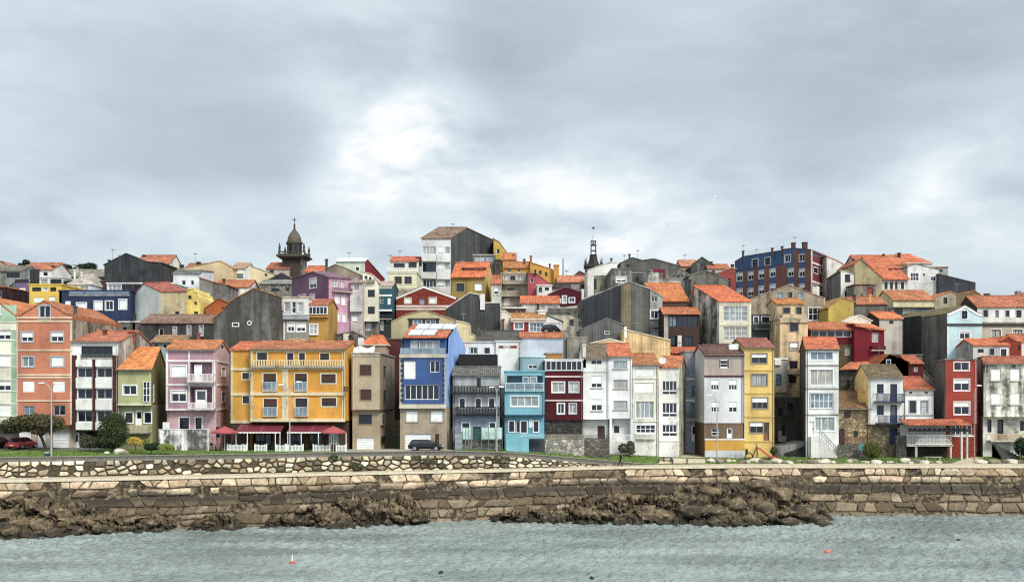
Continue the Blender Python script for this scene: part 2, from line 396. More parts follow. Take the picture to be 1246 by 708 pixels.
    def ant(s, x, yt, yb, dep=3.0):
        D = s.A.y + dep; mb = MB(s.off); X = X_(x, D); z1, z0 = Z_(yt, D), Z_(yb, D); k = 'm:8f9398'
        mb.tube((X, D, z0 - .5), (X, D, z1), .035, .03, k, 5)
        mb.tube((X - .1, D - .6, z1 - .15), (X + .1, D + .7, z1 - .15), .025, .025, k, 5)
        for i in range(5):
            y = D - .5 + i * .27; mb.tube((X - .45 + i * .04, y, z1 - .15), (X + .45 - i * .04, y, z1 - .15), .018, .018, k, 4)
        mb.build('antenna', s.root); return s
    def _panel(s, f, R, d, k, name):
        u0, u1, z0, z1 = R; ops = [o for o in f.op if o[0] < u1 - .01 and o[1] > u0 + .01 and o[2] < z1 - .01 and o[3] > z0 + .01]; mb = MB(s.off)
        if not ops: f.bx(mb, u0, u1, z0, z1, -.05, d, k); mb.build(name, s.root); return
        cl = lambda v, a, b: min(max(v, a), b)
        us = sorted(set([u0, u1] + [cl(x, u0, u1) for o in ops for x in o[:2]])); zs = sorted(set([z0, z1] + [cl(x, z0, z1) for o in ops for x in o[2:4]]))
        full = lambda i, j: 0 <= i < len(us) - 1 and 0 <= j < len(zs) - 1 and not any(o[0] < (us[i] + us[i + 1]) / 2 < o[1] and o[2] < (zs[j] + zs[j + 1]) / 2 < o[3] for o in ops)
        for i in range(len(us) - 1):
            for j in range(len(zs) - 1):
                if not full(i, j): continue
                a, b, c, e = us[i], us[i + 1], zs[j], zs[j + 1]
                mb.poly([f.P(a, c, d), f.P(b, c, d), f.P(b, e, d), f.P(a, e, d)], k, f.u)
                for (di, dj, p, q) in ((-1, 0, (a, e), (a, c)), (1, 0, (b, c), (b, e)), (0, -1, (a, c), (b, c)), (0, 1, (b, e), (a, e))):
                    if not full(i + di, j + dj): mb.poly([f.P(*p, d), f.P(*p, -.03), f.P(*q, -.03), f.P(*q, d)], k)
        o = mb.build(name, s.root)
        import bmesh
        bm = bmesh.new(); bm.from_mesh(o.data); bmesh.ops.remove_doubles(bm, verts=bm.verts, dist=1e-4); bm.to_mesh(o.data); bm.free()
    def done(s):
        for q in s.defer: s._panel(*q)
        mb = MB(s.off)
        for f in (s.F, s.R, s.Lf, s.K): f.mesh(mb)
        if s.lower:
            s.G.mesh(mb); z0 = s.F.z0
            lk = s.lower[2] or s.wallk
            mb.poly([s.A + V(0, 0, z0), s.E + V(0, 0, z0), s.C + V(0, 0, z0), s.B + V(0, 0, z0)], s.wallk)
            for P, Q in ((s.G.B, s.C), (s.E, s.G.A)):
                mb.poly([P + V(0, 0, s.zb), Q + V(0, 0, s.zb), Q + V(0, 0, z0), P + V(0, 0, z0)], lk)
        mb.build('wall', s.root)
        if s.A.y < 140 and s.F.W > 3:
            pm = MB(s.off); u = s.F.W - .18 if NWIN % 2 else .2; p0, p1 = s.F.P(u, s.F.z0, .08), s.F.P(u, s.F.top(u) - .05, .08); pm.tube(p0, p1, .05, .05, ('f:8a8a86', 'f:b9b6ae', 'f:6a5a50')[NWIN % 3], 6); pm.build('downpipe', s.root)
            if s.rt == 'gs':
                gm = MB(s.off); z = s.ze - .12; o = s.over + .06; f = s.F
                f.bx(gm, -.1, f.W + .1, z, z + .1, o - .02, o + .1, 'f:7a726a'); gm.build('gutter', s.root)
        rb = MB(s.off); o = s.over; u = s.F.u; bd = s.b.normalized(); k = s.roofk; th = .16
        if s.rt == 'flat':
            e = .12
            P = [s.A - u * e - bd * e, s.B + u * e - bd * e, s.C + u * e + bd * e, s.E - u * e + bd * e]
            rb.slab([p + V(0, 0, s.ze + .16) for p in P], .2, k or s.trim)
        elif s.rt == 'prof':
            for (ua, za), (ub, zb_) in zip(s.F.prof, s.F.prof[1:]):
                if ub - ua < .02: continue
                a, b = s.F.P(ua, za), s.F.P(ub, zb_); d = (b - a).normalized()
                if ua < .01: a = a - d * o
                if ub > s.F.W - .01: b = b + d * o
                q = .10; rb.slab([p + V(0, 0, th * .8) for p in (b - bd * q, b + s.b, a + s.b, a - bd * q)], th, k)
        elif s.rt == 'gs':
            m = s.b * s.fr; sl = (s.zr - s.ze) / (s.fr * s.L)
            lo = V(0, 0, -sl * o) - bd * o; e = .14
            a, b = s.A + V(0, 0, s.ze) + lo - u * e, s.B + V(0, 0, s.ze) + lo + u * e
            c, d = s.B + m + V(0, 0, s.zr) + u * e, s.A + m + V(0, 0, s.zr) - u * e
            up = V(0, 0, th * .9)
            rb.slab([p + up for p in (a, b, c, d)], th, k)
            if s.fr < .99:
                rb.slab([p + up for p in (d, c, s.C + V(0, 0, s.zbk) + u * e, s.E + V(0, 0, s.zbk) - u * e)], th, k)
                rb.tube(d + up, c + up, .13, .13, k, 6)
        elif s.rt == 'hip':
            e = o; z = s.ze; P = [p + V(0, 0, z) for p in (s.A - u * e - bd * e, s.B + u * e - bd * e, s.C + u * e + bd * e, s.E - u * e + bd * e)]
            i = s.ins * s.F.W; h = s.b * .5; r0 = s.A + u * i + h + V(0, 0, s.zr); r1 = s.B - u * i + h + V(0, 0, s.zr)
            rb.poly([P[0], P[1], r1, r0], k); rb.poly([P[1], P[2], r1], k); rb.poly([P[2], P[3], r0, r1], k); rb.poly([P[3], P[0], r0], k)
            q = [p - V(0, 0, .14) for p in P]; rb.poly(q[::-1], k)
            for a in range(4): rb.poly([q[a], q[(a + 1) % 4], P[(a + 1) % 4], P[a]], s.trim)
            rb.tube(r0, r1, .12, .12, k, 6)
        rb.build('roof', s.root)
        H.count += 1
        if s.A.y > 141 and H.count % 4 == 0 and s.rt in ('gs', 'prof') and s.F.W > 3:
            px = CX + F * (s.A.x + s.F.W * .3) / (s.A.y + 2); zt = max(z for u, z in s.F.prof) + (0 if s.rt == 'prof' else (s.zr - s.ze) * .5); py = HY - (zt - ZC) * F / (s.A.y + 2); s.ant(px, py - 11, py + 3, 2)
        for (name, k), m_ in s.tr.items(): m_.build(name, s.root)
        return s
# ------------------------------------------------------------------ the front row, left to right
AP = dict(name='apartment_block', cat='apartment block')
h = H('mint green and cream apartment block cut off at the left edge', -40, 20, 545, [(-40, 385), (-10, 362), (20, 385)], 122, L=14, wall='p:ece6cf:.15', rt='prof', roof='t:e27a35', lower=(516, 1.2, 'p:6b665e'), **AP)
h.panel(-40, 20, 371, 392.5, 'p:a9c4a6:.2').panel(14, 20, 402, 516, 'p:9dbd9c:.2').band(-40, 20, [392, 401, 414, 431, 446, 462, 476, 491, 506], h=.12)
h.rows([(-28, -14), (-2, 13)], [(403, 413), (464, 475)], 'w2h5').rows([(-28, -14), (-2, 13)], [(433, 445), (493, 505)], 'w2h10')
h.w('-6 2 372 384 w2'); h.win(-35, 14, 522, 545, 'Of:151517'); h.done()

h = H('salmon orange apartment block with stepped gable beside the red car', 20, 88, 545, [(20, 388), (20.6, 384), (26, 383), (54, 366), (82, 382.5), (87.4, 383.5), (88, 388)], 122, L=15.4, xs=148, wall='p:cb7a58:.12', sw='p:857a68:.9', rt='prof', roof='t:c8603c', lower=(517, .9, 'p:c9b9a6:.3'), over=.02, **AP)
h.band(20, 88, [386.5, 391, 426, 456, 459, 487.5], 'p:e0c9a4:.15', h=.2).panel(85.5, 88, 392, 516, 'p:d9c6a8:.2').panel(20, 22, 392, 516, 'p:d9c6a8:.2')
h.w('47.5 61 372 388.5 w2Ta;26 40 404 415.5 w2h5Ta;62 77 404 415.5 w2h5Ta;27 41 434 446 w2vTa;62.5 77.5 434 445.5 w2h10Ta;27.5 42 463.5 477 w2h10;64 79 463.5 477 w2h10;28.5 42 494 505 a2v;65 79.5 493 505 a2;45 56 525 545 Gw;64 84 525 545 Gw;24 38 525 545 Gw')
h.chim(91, 372, 384, 3.4, 1.2, 'p:6d665c:.8').done()

h = H('white apartment block with dark brown brick piers and reddish roof', 88, 144, 546, 415.5, 122, L=13, xs=186, wall='p:e9e8e2:.15', sw='p:8b857a:.9', rt='gs', ridge=(404, .55), roof='t:c66a52', lower=(523, 1.2, 'p:55504c:.4'), **AP)
for x0, x1 in ((88, 93.6), (113, 117.4), (137.4, 143.6)): h.panel(x0, x1, 432, 522.5, 'b:5f332f:.1', .12)
h.win(99, 137, 421, 435.5, 'k4').bal(99, 137, 431, 437, 'rail', 'f:55595c', .25)
for y0, y1 in ((437.5, 446), (459.5, 472), (485.5, 498.5), (513.5, 522.5)): h.panel(93.7, 112.9, y0, y1, 'p:e6e4dc:.2', .35, name='spandrel').panel(117.5, 137.2, y0, y1, 'p:e6e4dc:.2', .35, name='spandrel')
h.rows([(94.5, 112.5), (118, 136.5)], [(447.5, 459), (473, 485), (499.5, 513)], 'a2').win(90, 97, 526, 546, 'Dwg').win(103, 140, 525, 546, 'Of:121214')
h.chim(127, 401, 407, 4, 4, 'p:7a4538').chim(159, 403, 410, 6, 5, 'p:8c4a38:.4').done()

h = H('olive green house with bright orange roof and a corner window', 143.5, 184, 545, 449, 121.9, L=14, xs=203, wall='p:aeae78:.12', sw='p:77743f:.25', rt='gs', ridge=(424, .5), roof='t:f08a33:.05', over=.35, lower=(493, .8, 'p:a0a070:.2'))
h.w('150 166 469 480 w2Tw;174.5 183.5 464 489 w2x3;153 161.5 502 514 k1Tw;164.5 173 499 517 Dwg;176 184 502 514 k1Tw').band(143.5, 184, 491.8, 'p:d6d3b4:.2', .25)
h.w('184.6 188.5 464 489 w1x3', 'R'); h.bal(155, 184, 517, 527, 'rail', 'f:c9b9a0', 1.3, slab='p:9a9080:.4').done()

h = H('pink and mauve house with white bands and balconies over a yard', 202, 262, 547, 425, 124, L=11.5, wall='p:b58b98:.12', sw='p:dcb4b6:.12', rt='gs', ridge=(415.5, .5), roof='t:ea7d38', lower=(499, .7, 'p:dcb0b4:.25'), trim='p:eadfdc:.1', xs=279)
h.win(231.5, 258, 438, 466, 'Op:c39aa8:.1').win(231.5, 258, 471, 498, 'Op:c39aa8:.1')
h.band(202, 262, [425.7, 439, 468, 498], h=.25).panel(202, 204.4, 426, 499, 'p:ecdfdd:.1').panel(229, 231, 426, 499, 'p:ecdfdd:.1').panel(258.6, 262, 439, 499, 'p:ecdfdd:.1')
h.w('208.5 226.5 445 457.5 w2h10Tw;208.5 226.5 475 488.5 w2h3Tw;218.5 230 508 523 k1Tw;238 245.5 508 523 k1x2Tw;263.5 268 519 532 k1')
h.w('237 246 444 466 Dw;238.5 252 474 496 Dwg')
h.bal(230, 262, 455, 466, 'rail', 'f:e8e0de').bal(231, 262, 489.5, 499, 'rail', 'f:e8e0de')
h.w('269.5 274.6 447 458 w1h10Tw;269.5 274.6 477 489 w1Tw;269 272.6 419.5 425 k1', 'R').band(264, 278, [439, 468, 498], q='R', h=.25).done()

h = H('large mustard yellow restaurant building with stone trim and orange roof', 305, 420, 548, 424.5, 124.5, L=12, wall='p:d99512:.12', rt='gs', ridge=(416.5, .5), roof='t:d9683a', over=.3, lower=(512, 2.2, 'p:4f3a26:.3'), trim='p:d9c8a0:.2', name='restaurant', cat='restaurant')
h.band(305, 420, [447.5, 479, 511], h=.4, d=.2).panel(343, 351, 448, 511, 'p:cdbb96:.4', .12).panel(305, 308.4, 425, 511, 'p:cdbb96:.4', .12).panel(416, 420, 425, 511, 'p:d3bd8a:.2', .1).panel(305, 420, 425, 427.5, 'p:d9c8a0:.2')
h.w('313 325 429 445 b2Ty;349.5 357 429.5 445 b1Ty;364 371 429.5 445 b1Ty;389.5 400.5 430 438.5 b2TyS;320.5 336 454.5 475 b2TySh4B;359 373.5 454.5 475 b2TySh3B;391 408.5 455 466 b2TySh9B;321 337 485 505.5 b2TySh4B;359.5 374 484.5 505.5 b2TyS;391.5 409 484 494 b2TySh5B')
h.bal(307, 419, 438, 447, 'bal', 'p:dcc38c:.2', .6).bal(320, 337, 464.5, 476, 'glass', 'f:b8bcc0', .35).bal(358.6, 374, 464.5, 476, 'glass', 'f:b8bcc0', .35).bal(320.5, 337.5, 495, 506.5, 'glass', 'f:b8bcc0', .35).bal(359, 374.5, 495, 506.5, 'glass', 'f:b8bcc0', .35)
h.w('311 330 528 546 k3;352 368 528 546 k2;376 392 528 546 k2;334 342 528 547 Db;400 412 526 540 wc;395 399 527 547 Db').done()
h = H('narrow mustard wing between the pink house and the yellow restaurant', 281, 304.6, 548, 425.5, 125.6, L=9, wall='p:d4991f:.15', rt='gs', ridge=(417.5, .5), roof='t:d56238', trim='p:d9c8a0:.2')
h.band(281, 304.6, [449, 479.5, 513], h=.35, d=.15).panel(281, 284, 426, 513, 'p:cfb98a:.2', .1).w('295 303 453.5 461 k1TyS;295.5 303 482 490.5 k1TyS').panel(281, 304.4, 514, 547, 'p:4a3524:.3', .06, name='ground_floor').done()

h = H('beige house with rounded corner, brown shutters and white garage door', 428, 462, 549.5, 430, 126.5, L=13, xs=480, wall='p:b5a386:.15', sw='p:a89577:.2', rt='flat', roof=None, lower=(499, .5, 'p:ac9878:.2'), trim='p:b0a48e:.4')
h.w('438 451.5 444 456.5 bh10BTtS;438.5 451.5 474 486.5 bh10BTtS;436.5 452.5 504 516 b2TtS;434 455.5 532 549.5 Gw').band(428, 462, 499, 'p:5c4a42:.3', .2).band(428, 462, 432.5, h=.2)
h.w('466 469.6 445 458 bh10BTt;466 469.8 475 488 bh10BTt;463 466.5 504.5 515 b1Tt;463 468 531 538 b1', 'R').band(462, 479, 499.5, 'p:5c4a42:.3', .2, q='R')
h.w('420 424 470 476 k1', 'L').done()

h = H('royal blue house with white window gallery and solar panels above garage', 486, 543, 549, 434, 126, L=14, xs=566.5, wall='p:b7aa90:.15', sw='p:7fabf0:.12', rt='none', lower=(495, .35, 'p:a3937a:.3'))
zf = Z_(412, 128.5)
h.ze, h.zr, h.fr, h.zbk = Z_(431, 126), Z_(396, 132.5), .46, Z_(424, 140)
h.R.prof = [(0, h.ze), (1.2, h.ze + .2), (1.5, Z_(411, 127.6)), (h.fr * h.L, h.zr), (h.L, h.zbk)]
h.Lf.prof = [(h.L - u, z) for u, z in h.R.prof[::-1]]
h.F.prof = [(0, h.ze), (h.F.W, h.ze)]; h.K.prof = [(0, h.zbk), (h.K.W, h.zbk)]
h.panel(489.5, 540, 435, 491, 'p:2f5898:.15', .06)
for i in range(9):
    y = 437 + i * 6; h.panel(487.6 + (i % 2) * .8, 490.6 + (i % 2) * .6, y, y + 3.2, 'p:2a3560:.1', .09, name='quoin').panel(538.8 - (i % 2) * .6, 541.8 - (i % 2) * .8, y, y + 3.2, 'p:2a3560:.1', .09, name='quoin')
h.w('491.5 506 439 461 wh10TaS;523.5 535 439 453 w2TwS;492.5 534.5 468 486 w6Tw;494 508.5 500 513 w2h10TtS;524 539 500 513 w2h10TtS;492.5 525 527.5 549 Gw;529.5 534 528 546 Db').band(486, 543, [433, 494.5], 'p:c6bca6:.2', .45, .2)
h.bal(487, 542, 423.5, 432.5, 'glass', 'f:a9adb0', .1, slab='p:b7aa90:.3')
tm_ = h.tm('attic_wall', 'p:2f5590:.2'); fr_ = Facade(h.A + V(.4, 1.4, 0), h.B + V(0, 1.4, 0), 'p:2f5590:.2', [(0, zf), ((h.B - h.A).x - .4, zf)], h.ze - .3); old = h.F; lw = h.lower; h.lower = None
h.F = fr_; h.w('499.5 509 414 430.5 wc;510 535 414 430.5 w3c'); h.F = old; h.lower = lw; fr_.mesh(tm_)
rf = MB(h.off); bd = h.b.normalized()
e0, e1, r1, r0 = h.A + bd * .9 + V(.2, 0, zf), h.B + bd * .9 + V(-.1, 0, zf), h.B + h.b * h.fr + V(-.1, 0, h.zr), h.A + h.b * h.fr + V(.2, 0, h.zr)
rf.slab([p + V(0, 0, .15) for p in (e0, e1, r1, r0)], .16, 't:c9603c'); rf.slab([p + V(0, 0, .15) for p in (r0, r1, h.C + V(0, 0, h.zbk), h.E + V(0, 0, h.zbk))], .16, 't:c9603c')
sp = []
for row in (0, 1):
    for i in range(3 if row else 2):
        a, b_ = (.10 + i * .31 + .06 * row, .39 + i * .31 + .06 * row); v0, v1 = (.08, .46) if row == 0 else (.55, .93)
        q = lambda u, v: (e0 * (1 - u) + e1 * u) * (1 - v) + (r0 * (1 - u) + r1 * u) * v + V(0, 0, .34)
        m_ = MB(h.off); m_.slab([q(a, v0), q(b_, v0), q(b_, v1), q(a, v1)], .1, 'f:c3ccd6'); o_ = m_.build('solar_panel', None); sp.append((m_, o_)); o_.parent = h.root
ro_ = rf.build('roof', h.root)
h.rt = 'none'; h.chim(552.5, 393, 399, 3, 6, 'p:6a6058').done()

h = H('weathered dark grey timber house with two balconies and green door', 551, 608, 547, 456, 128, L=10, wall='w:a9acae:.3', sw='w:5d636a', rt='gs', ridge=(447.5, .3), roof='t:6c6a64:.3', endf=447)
h.panel(551, 608, 496, 547, 'w:8794a8', .03)
mb = h.tm('slate_dormer', 'f:0b0b0d'); d_ = 131; mb.box(X_(558, d_), X_(605, d_), d_, d_ + 6, Z_(450, d_), Z_(431, d_), 'f:0b0b0d')
h.w('580 585 459.5 471 k1;559.5 565.5 485 496 k1x2Tw;579 585 485 496 k1x2Tw;595 601.5 485 496 k1x2Tw;562.5 571 514.5 524 k1Tw;596 602.5 514.5 521 k1Tw;575.5 585 519 536 Dg')
h.bal(549, 609.5, 469.5, 479, 'dense', 'f:101012', 1.0, slab='f:161618').bal(555, 607.5, 494.5, 505.5, 'dense', 'f:101012', 1.0, slab='f:161618')
h.panel(553, 610, 535, 547, 's:6a675f:.3', .9, name='plinth').done()
for x0, x1 in ((563, 573.5), (586, 611)):
    mb = MB(); D = 126.6; mb.box(X_(x0, D), X_(x1, D), D, D + .05, Z_(534, D), Z_(520, D), glass_mat('frosted_glass', (.42, .56, .50, 1), .4))
    for i in range(4): xx = X_(x0 + (x1 - x0) * i / 3, D); mb.box(xx - .03, xx + .03, D - .04, D - .002, Z_(547, D), Z_(519.5, D), 'f:7a8a84')
    tag(mb.build('glass_fence'), 'pale green glass screen ' + ('left of the green door' if x0 < 570 else 'right of the green door') + ' of the timber house', 'fence')

h = H('turquoise blue house with roof terrace and glass balcony rail', 614, 662.5, 546, 452, 129, L=9, wall='p:68b6cb:.12', rt='flat', roof='p:68b6cb:.2', lower=(505, .6, 'p:5aa3ba:.2'), trim='p:8cc9d8:.2', swl='p:5aaac2:.2')
h.win(617, 660, 457, 474, 'Op:62b0c6:.1').w('618.5 624.5 459 470 k1;636 643 458 474 w1v;644.5 653.5 458 474 w1v;621.5 655 482 494 w4cTwS;619.5 625.5 512.5 525 k1Tw;628 632.5 512.5 526 w1;634 641 512.5 526 k1Tw;649.5 655 512.5 525 k1Tw')
h.bal(614.5, 662, 465.5, 476, 'glass', 'f:d8ecf0', .35, slab='p:9ad4e2').band(614, 662.5, 505, 'p:2d5d6e', .15).panel(643.5, 648, 510, 520, 'f:cfe3ea', .04, 'F', 'sign_panel').done()
h = H('grey blue upper storey house behind the turquoise roof terrace', 633, 663, 470, 434, 138.4, L=6, wall='p:86aab4:.2', rt='flat', roof='p:c8d8dc:.2')
h.w('643 653.6 442.5 448.5 w2h3').done()

h = H('dark maroon house with white glazed gallery on its top floor', 663, 709, 549, 438, 130, L=9.5, wall='p:54131f:.12', rt='flat', roof='p:d8d6d2:.2', trim='p:d9c3c0:.1', lower=(511, .25, 's:4a4744:.2'))
h.panel(663, 709, 437.5, 451.5, 'p:d5d6d6:.15', .04).w('664 708 439 450.5 w7T').band(663, 709, [458, 487], h=.2)
h.w('672 686.5 465 477 w2cTwS;692.5 704 465 477 w2cTa;678.6 686.4 491 503 w2Tw;692.8 701 491 503 w2cTa').done()

WHT = dict(cat='town house', name='town_house')
h = H('white town house with mossy brown tile roof beside the maroon house', 709.5, 740.5, 553, 436, 130.5, L=9, wall='p:e9e9e4:.1', rt='gs', ridge=(419.5, .5), roof='t:7d6a52:.5', lower=(510, 1.1, 'p:d8d6ce:.2'), **WHT)
h.w('719 732.5 437.8 443.5 w2;719.4 732.4 457 471.5 w2h7S;719.6 732.6 485.5 499.5 w2h5S;727 736 518 536 Db').band(709.5, 740.5, 452, h=.12).chim(711, 418, 440, 4, -.0, 'p:e2e0d8:.3').done()
h = H('white town house with red orange roof and silver three-light windows', 740.8, 769, 553, 433.5, 130.9, L=9, wall='p:ebecea:.08', rt='gs', ridge=(419, .5), roof='t:d8613f', lower=(509, 1.1, 'p:dcdcd8:.2'), **WHT)
h.rows([(746.5, 763.5)], [(439, 448.5), (462, 472.5), (487.5, 498)], 'a3cS').w('747 753.5 518 526.5 k2').panel(740.8, 743.5, 509, 553, 'p:ebecea:.1', 1.1).panel(766, 769, 509, 553, 'p:ebecea:.1', 1.1).panel(743.6, 765.9, 536, 553, 'p:e4e2da:.2', 1.05).done()
h = H('cream white town house with closed shutters and small-paned ground window', 769.6, 801, 554, 443.5, 131.2, L=9, wall='p:e6e3d6:.25', rt='gs', ridge=(431.5, .45), roof='t:a9683f:.4', **WHT)
h.w('773 796 449 458 c2h10;772.6 795.8 465.5 477 c2h10TcS;773.5 795.5 488 508.5 w4cTc;774 797 517 526.5 w4x2Tw').band(769.6, 801, [446, 460, 512], h=.2).bal(774, 797, 527.5, 535, 'rail', 'f:e0ded6', .25).done()
h = H('white town house with four rows of slim dark panes and orange roof', 801.6, 826.5, 555.5, 447, 131.6, L=10, xs=835, wall='p:e8e6da:.25', sw='p:a39b88:.9', rt='gs', ridge=(434.5, .5), roof='t:dd6a40', **WHT)
for y0, y1 in ((463.5, 480), (490, 507), (516.5, 530.5)): h.w(f'806 823.6 {y0} {y1 - 4.6} w4;806 823.6 {y1 - 4} {y1} w2')
h.band(801.6, 826.5, [448.5, 536], h=.15)
mb = MB(h.off); D = 131.2; c = V(X_(806.5, D), D, Z_(439, D)); mb.lathe((0, 0, 0), [(0, 0), (.25, .04), (.45, .14), (.47, .16), (.42, .16), (.2, .06), (0, .02)], 'f:dcdcda', 14)
R_ = Vector((0, 0, 1)).rotation_difference(V(-.3, -1, .35)); mb.v = [R_ @ p + c for p in mb.v]; mb.tube(c + V(.05, .1, 0), c + V(.1, .5, -1.3), .04, .04, 'm:8f9398', 6); mb.tube(c, c + V(-.15, -.55, .1), .02, .02, 'm:8f9398', 5); mb.build('satellite_dish', h.root)
h.done()

h = H('narrow blue grey house set back in the gap over dark steps', 833, 858, 556, 428, 141, L=8, wall='p:9aa1aa:.35', rt='flat', roof='p:8a8f94:.4', **WHT)
h.w('840 855 444 456.5 a2v;840.5 856 468.5 483.5 a2v;840.5 856 491 508.5 k2v;841.5 849 517 537 Dwg;850.5 856.5 514 538 Du').band(833, 858, [461, 487, 511], h=.3).bal(833.5, 858, 501, 510, 'rail', 'f:6c7278', .6).done()

h = H('white and pale grey house with pinkish top floor and ochre parapet', 857, 904.5, 557.5, 431.5, 134, L=9, wall='p:d3d2d4:.1', rt='gs', ridge=(421.5, .45), roof='t:6b4a40:.3', over=.3, lower=(514.5, .1, 'p:78604c:.3'), trim='p:5b2a2c:.1')
h.panel(857, 904.5, 433, 456.5, 'p:bcaaa0:.15', .05).band(857, 904.5, [432.5, 457.5], h=.22, d=.12)
h.w('876.5 885.3 438.5 446.8 w1x2Tw;865 874.8 462 474.3 w3h5;886.7 896.7 462 474.3 w3h5;865.3 875 489 501.3 w3h5;886.8 896.8 489 501.3 w2h5;866 875 521 530 w1x2;884.5 891.5 520 533 Dwg')
h.panel(856.8, 904.7, 533.5, 535, 'p:dedcd8:.1', .75).panel(857, 904.5, 535, 547.5, 'p:cd961d:.15', .7, name='parapet').panel(857, 904.5, 547.6, 557.5, 'p:c6c7cb:.25', .72, name='base_wall').chim(893, 418.5, 422.5, 11, 2, 'f:e8e8e6', False).done()

h = H('slim yellow town house with taupe windows and tiled roof edge', 905.5, 942, 557, 422.5, 134.5, L=11, wall='p:e2be5e:.12', rt='gs', ridge=(413, .4), roof='t:9c5a48:.3', trim='p:cda650:.1', **WHT)
h.w('914.5 933 430.5 442 t2h4Tt;914.5 933.5 455 469 t3cTt;915 934 483.7 497 t3h4Tt;912.5 928.5 513.6 526.5 t2h4Tt;929 936 513.6 536 Dng').band(905.5, 942, [424, 450.5, 478.6, 507, 537], h=.16).panel(905.5, 907.3, 423, 537, 'p:cfc4a0:.2').win(907, 910, 546, 553, 'k1').done()

h = H('near black block painting the shaded gap beside the slim yellow house', 941, 981, 558, 484, 142, L=6, wall='p:2b2e2c:.9', rt='flat', roof='p:3a3c3a:.8')  # added block; its near black walls paint the darkness of the gap
h.w('946 953 496 506 k1;958 966 490 500 k2;951 956 518 530 k1').panel(947, 956.5, 524, 537, 'p:8a8a86:.3', .1, name='door_panel').done()
mb = MB(); D = 136.5; w0, w1 = X_(943, D), X_(981, D)
mb.hexa([V(w0, D, 5), V(w1, D, 5), V(w1, D + 5, 5), V(w0, D + 5, 5)], [V(w0, D, Z_(545, D)), V(w1, D, Z_(537, D)), V(w1, D + 5, Z_(537, D)), V(w0, D + 5, Z_(545, D))], 'p:7d7d78:.6')
mb.hexa([V(X_(955, D), D - .4, 5), V(X_(980, D), D - .4, 5), V(X_(980, D), D - .003, 5), V(X_(955, D), D - .003, 5)], [V(X_(955, D), D - .4, Z_(551, D)), V(X_(980, D), D - .4, Z_(542, D)), V(X_(980, D), D - .003, Z_(542, D)), V(X_(955, D), D - .003, Z_(551, D))], 's:3a3a38:.3')
tag(mb.build('entrance_ramp'), 'grey concrete ramp wall between slim yellow house and white stair house', 'ramp')
h = H('narrow grey balcony house seen behind the slim yellow house', 942.5, 958, 500, 437, 146, L=8, wall='p:a8a6a0:.4', rt='flat', roof='f:e9e9e6')
h.panel(942.5, 950, 437, 444, 'f:e8e8e4', .3).w('944 951 455 469 k1v').bal(942.5, 956, 470, 477, 'solid', 'p:b5a48e:.3', .6).done()

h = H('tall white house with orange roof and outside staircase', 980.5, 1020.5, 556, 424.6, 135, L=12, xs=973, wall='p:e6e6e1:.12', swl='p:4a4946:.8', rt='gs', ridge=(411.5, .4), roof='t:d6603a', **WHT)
h.w('986 1013.5 427.8 437.8 w3vTw;986 1013.5 449.5 468.5 w3cTwS;986 1013.7 478.6 496.4 w5x2vTaS;991.8 1015.5 507.2 524 w3cTw;984.5 990.8 512.5 530.5 Dw').band(980.5, 1020.5, [426, 444.5, 472.7, 504.5], 'p:8f8d88:.3', h=.16)
mb = MB(h.off); D = 135
for i in range(13):
    x0 = X_(993 + i * 1.75, D); z = Z_(531 + i * 1.85, D); mb.box(x0, x0 + .2, D - 1.1, D - .02, Z_(556.5, D), z, 'p:c9c7c0:.3')
mb.box(X_(984, D), X_(993, D), D - 1.1, D - .02, Z_(556.5, D), Z_(530.6, D), 'p:dad9d2:.2'); st = mb.build('staircase', h.root)
mb = MB(h.off); p0, p1 = V(X_(994, D), D - 1.12, Z_(521.5, D)), V(X_(1016, D), D - 1.12, Z_(545, D))
mb.tube(p0, p1, .05, .05, 'f:7a7c80', 6); mb.tube(p0 - V(0, 0, .45), p1 - V(0, 0, .45), .03, .03, 'f:7a7c80', 5)
for i in range(9): q = p0.lerp(p1, i / 8); mb.tube(q, q - V(0, 0, 1.05), .03, .03, 'f:7a7c80', 5)
mb.build('handrail', st); h.done()

h = H('low old stone cottage with brown tiles and yellow chimney', 1021, 1058, 548, 497, 138, L=9, wall='s:a08a62:.2', rt='gs', ridge=(477, .55), roof='t:7c5c3a:.5', over=.4, name='cottage', cat='cottage')
h.w('1026.6 1035 500 508.5 b2;1021.5 1027 521 541 Db;1038.5 1044 524 531 b1').chim(1050.5, 474.5, 492, 9, 1.5, 'p:e0b45c:.2').done()
h = H('white house with dark blue doors, blue balconies and mossy roof', 1057, 1098.5, 548, 459, 137.5, L=9, xs=1039.5, wall='p:e4e5e0:.12', swl='p:e6c679:.15', rt='gs', ridge=(444.8, .5), roof='t:746448:.7', over=.3, lower=(516, .3, 's:8f8062:.2'))
h.w('1067 1075.3 467 478.6 u2;1083.3 1091.6 467 489 Dug;1067 1075.5 492.7 504.7 u2;1083.3 1091.6 492.5 514.5 Dug;1083 1092 520.5 541 Du').bal(1063, 1098, 479, 490, 'rail', 'f:1b2c52', 1.0, slab='f:1e2a44').bal(1065.5, 1097, 505, 516, 'rail', 'f:1b2c52', 1.0, slab='f:1e2a44').done()
h = H('small white house with short red roof right of the blue balconies', 1099, 1136, 548, 473.5, 138.5, L=8, wall='p:e6e5e0:.15', rt='gs', ridge=(459.5, .6), roof='t:bb4f38', trim='p:a8a49c:.2')
h.w('1106.5 1114.5 487.5 502 k1x2Ta;1120.8 1129 487.5 502 a1x2cTa').band(1099, 1136, [480, 505], h=.2).w('1106 1110 476.5 478.8 k1;1125 1129 476.5 478.8 k1').done()
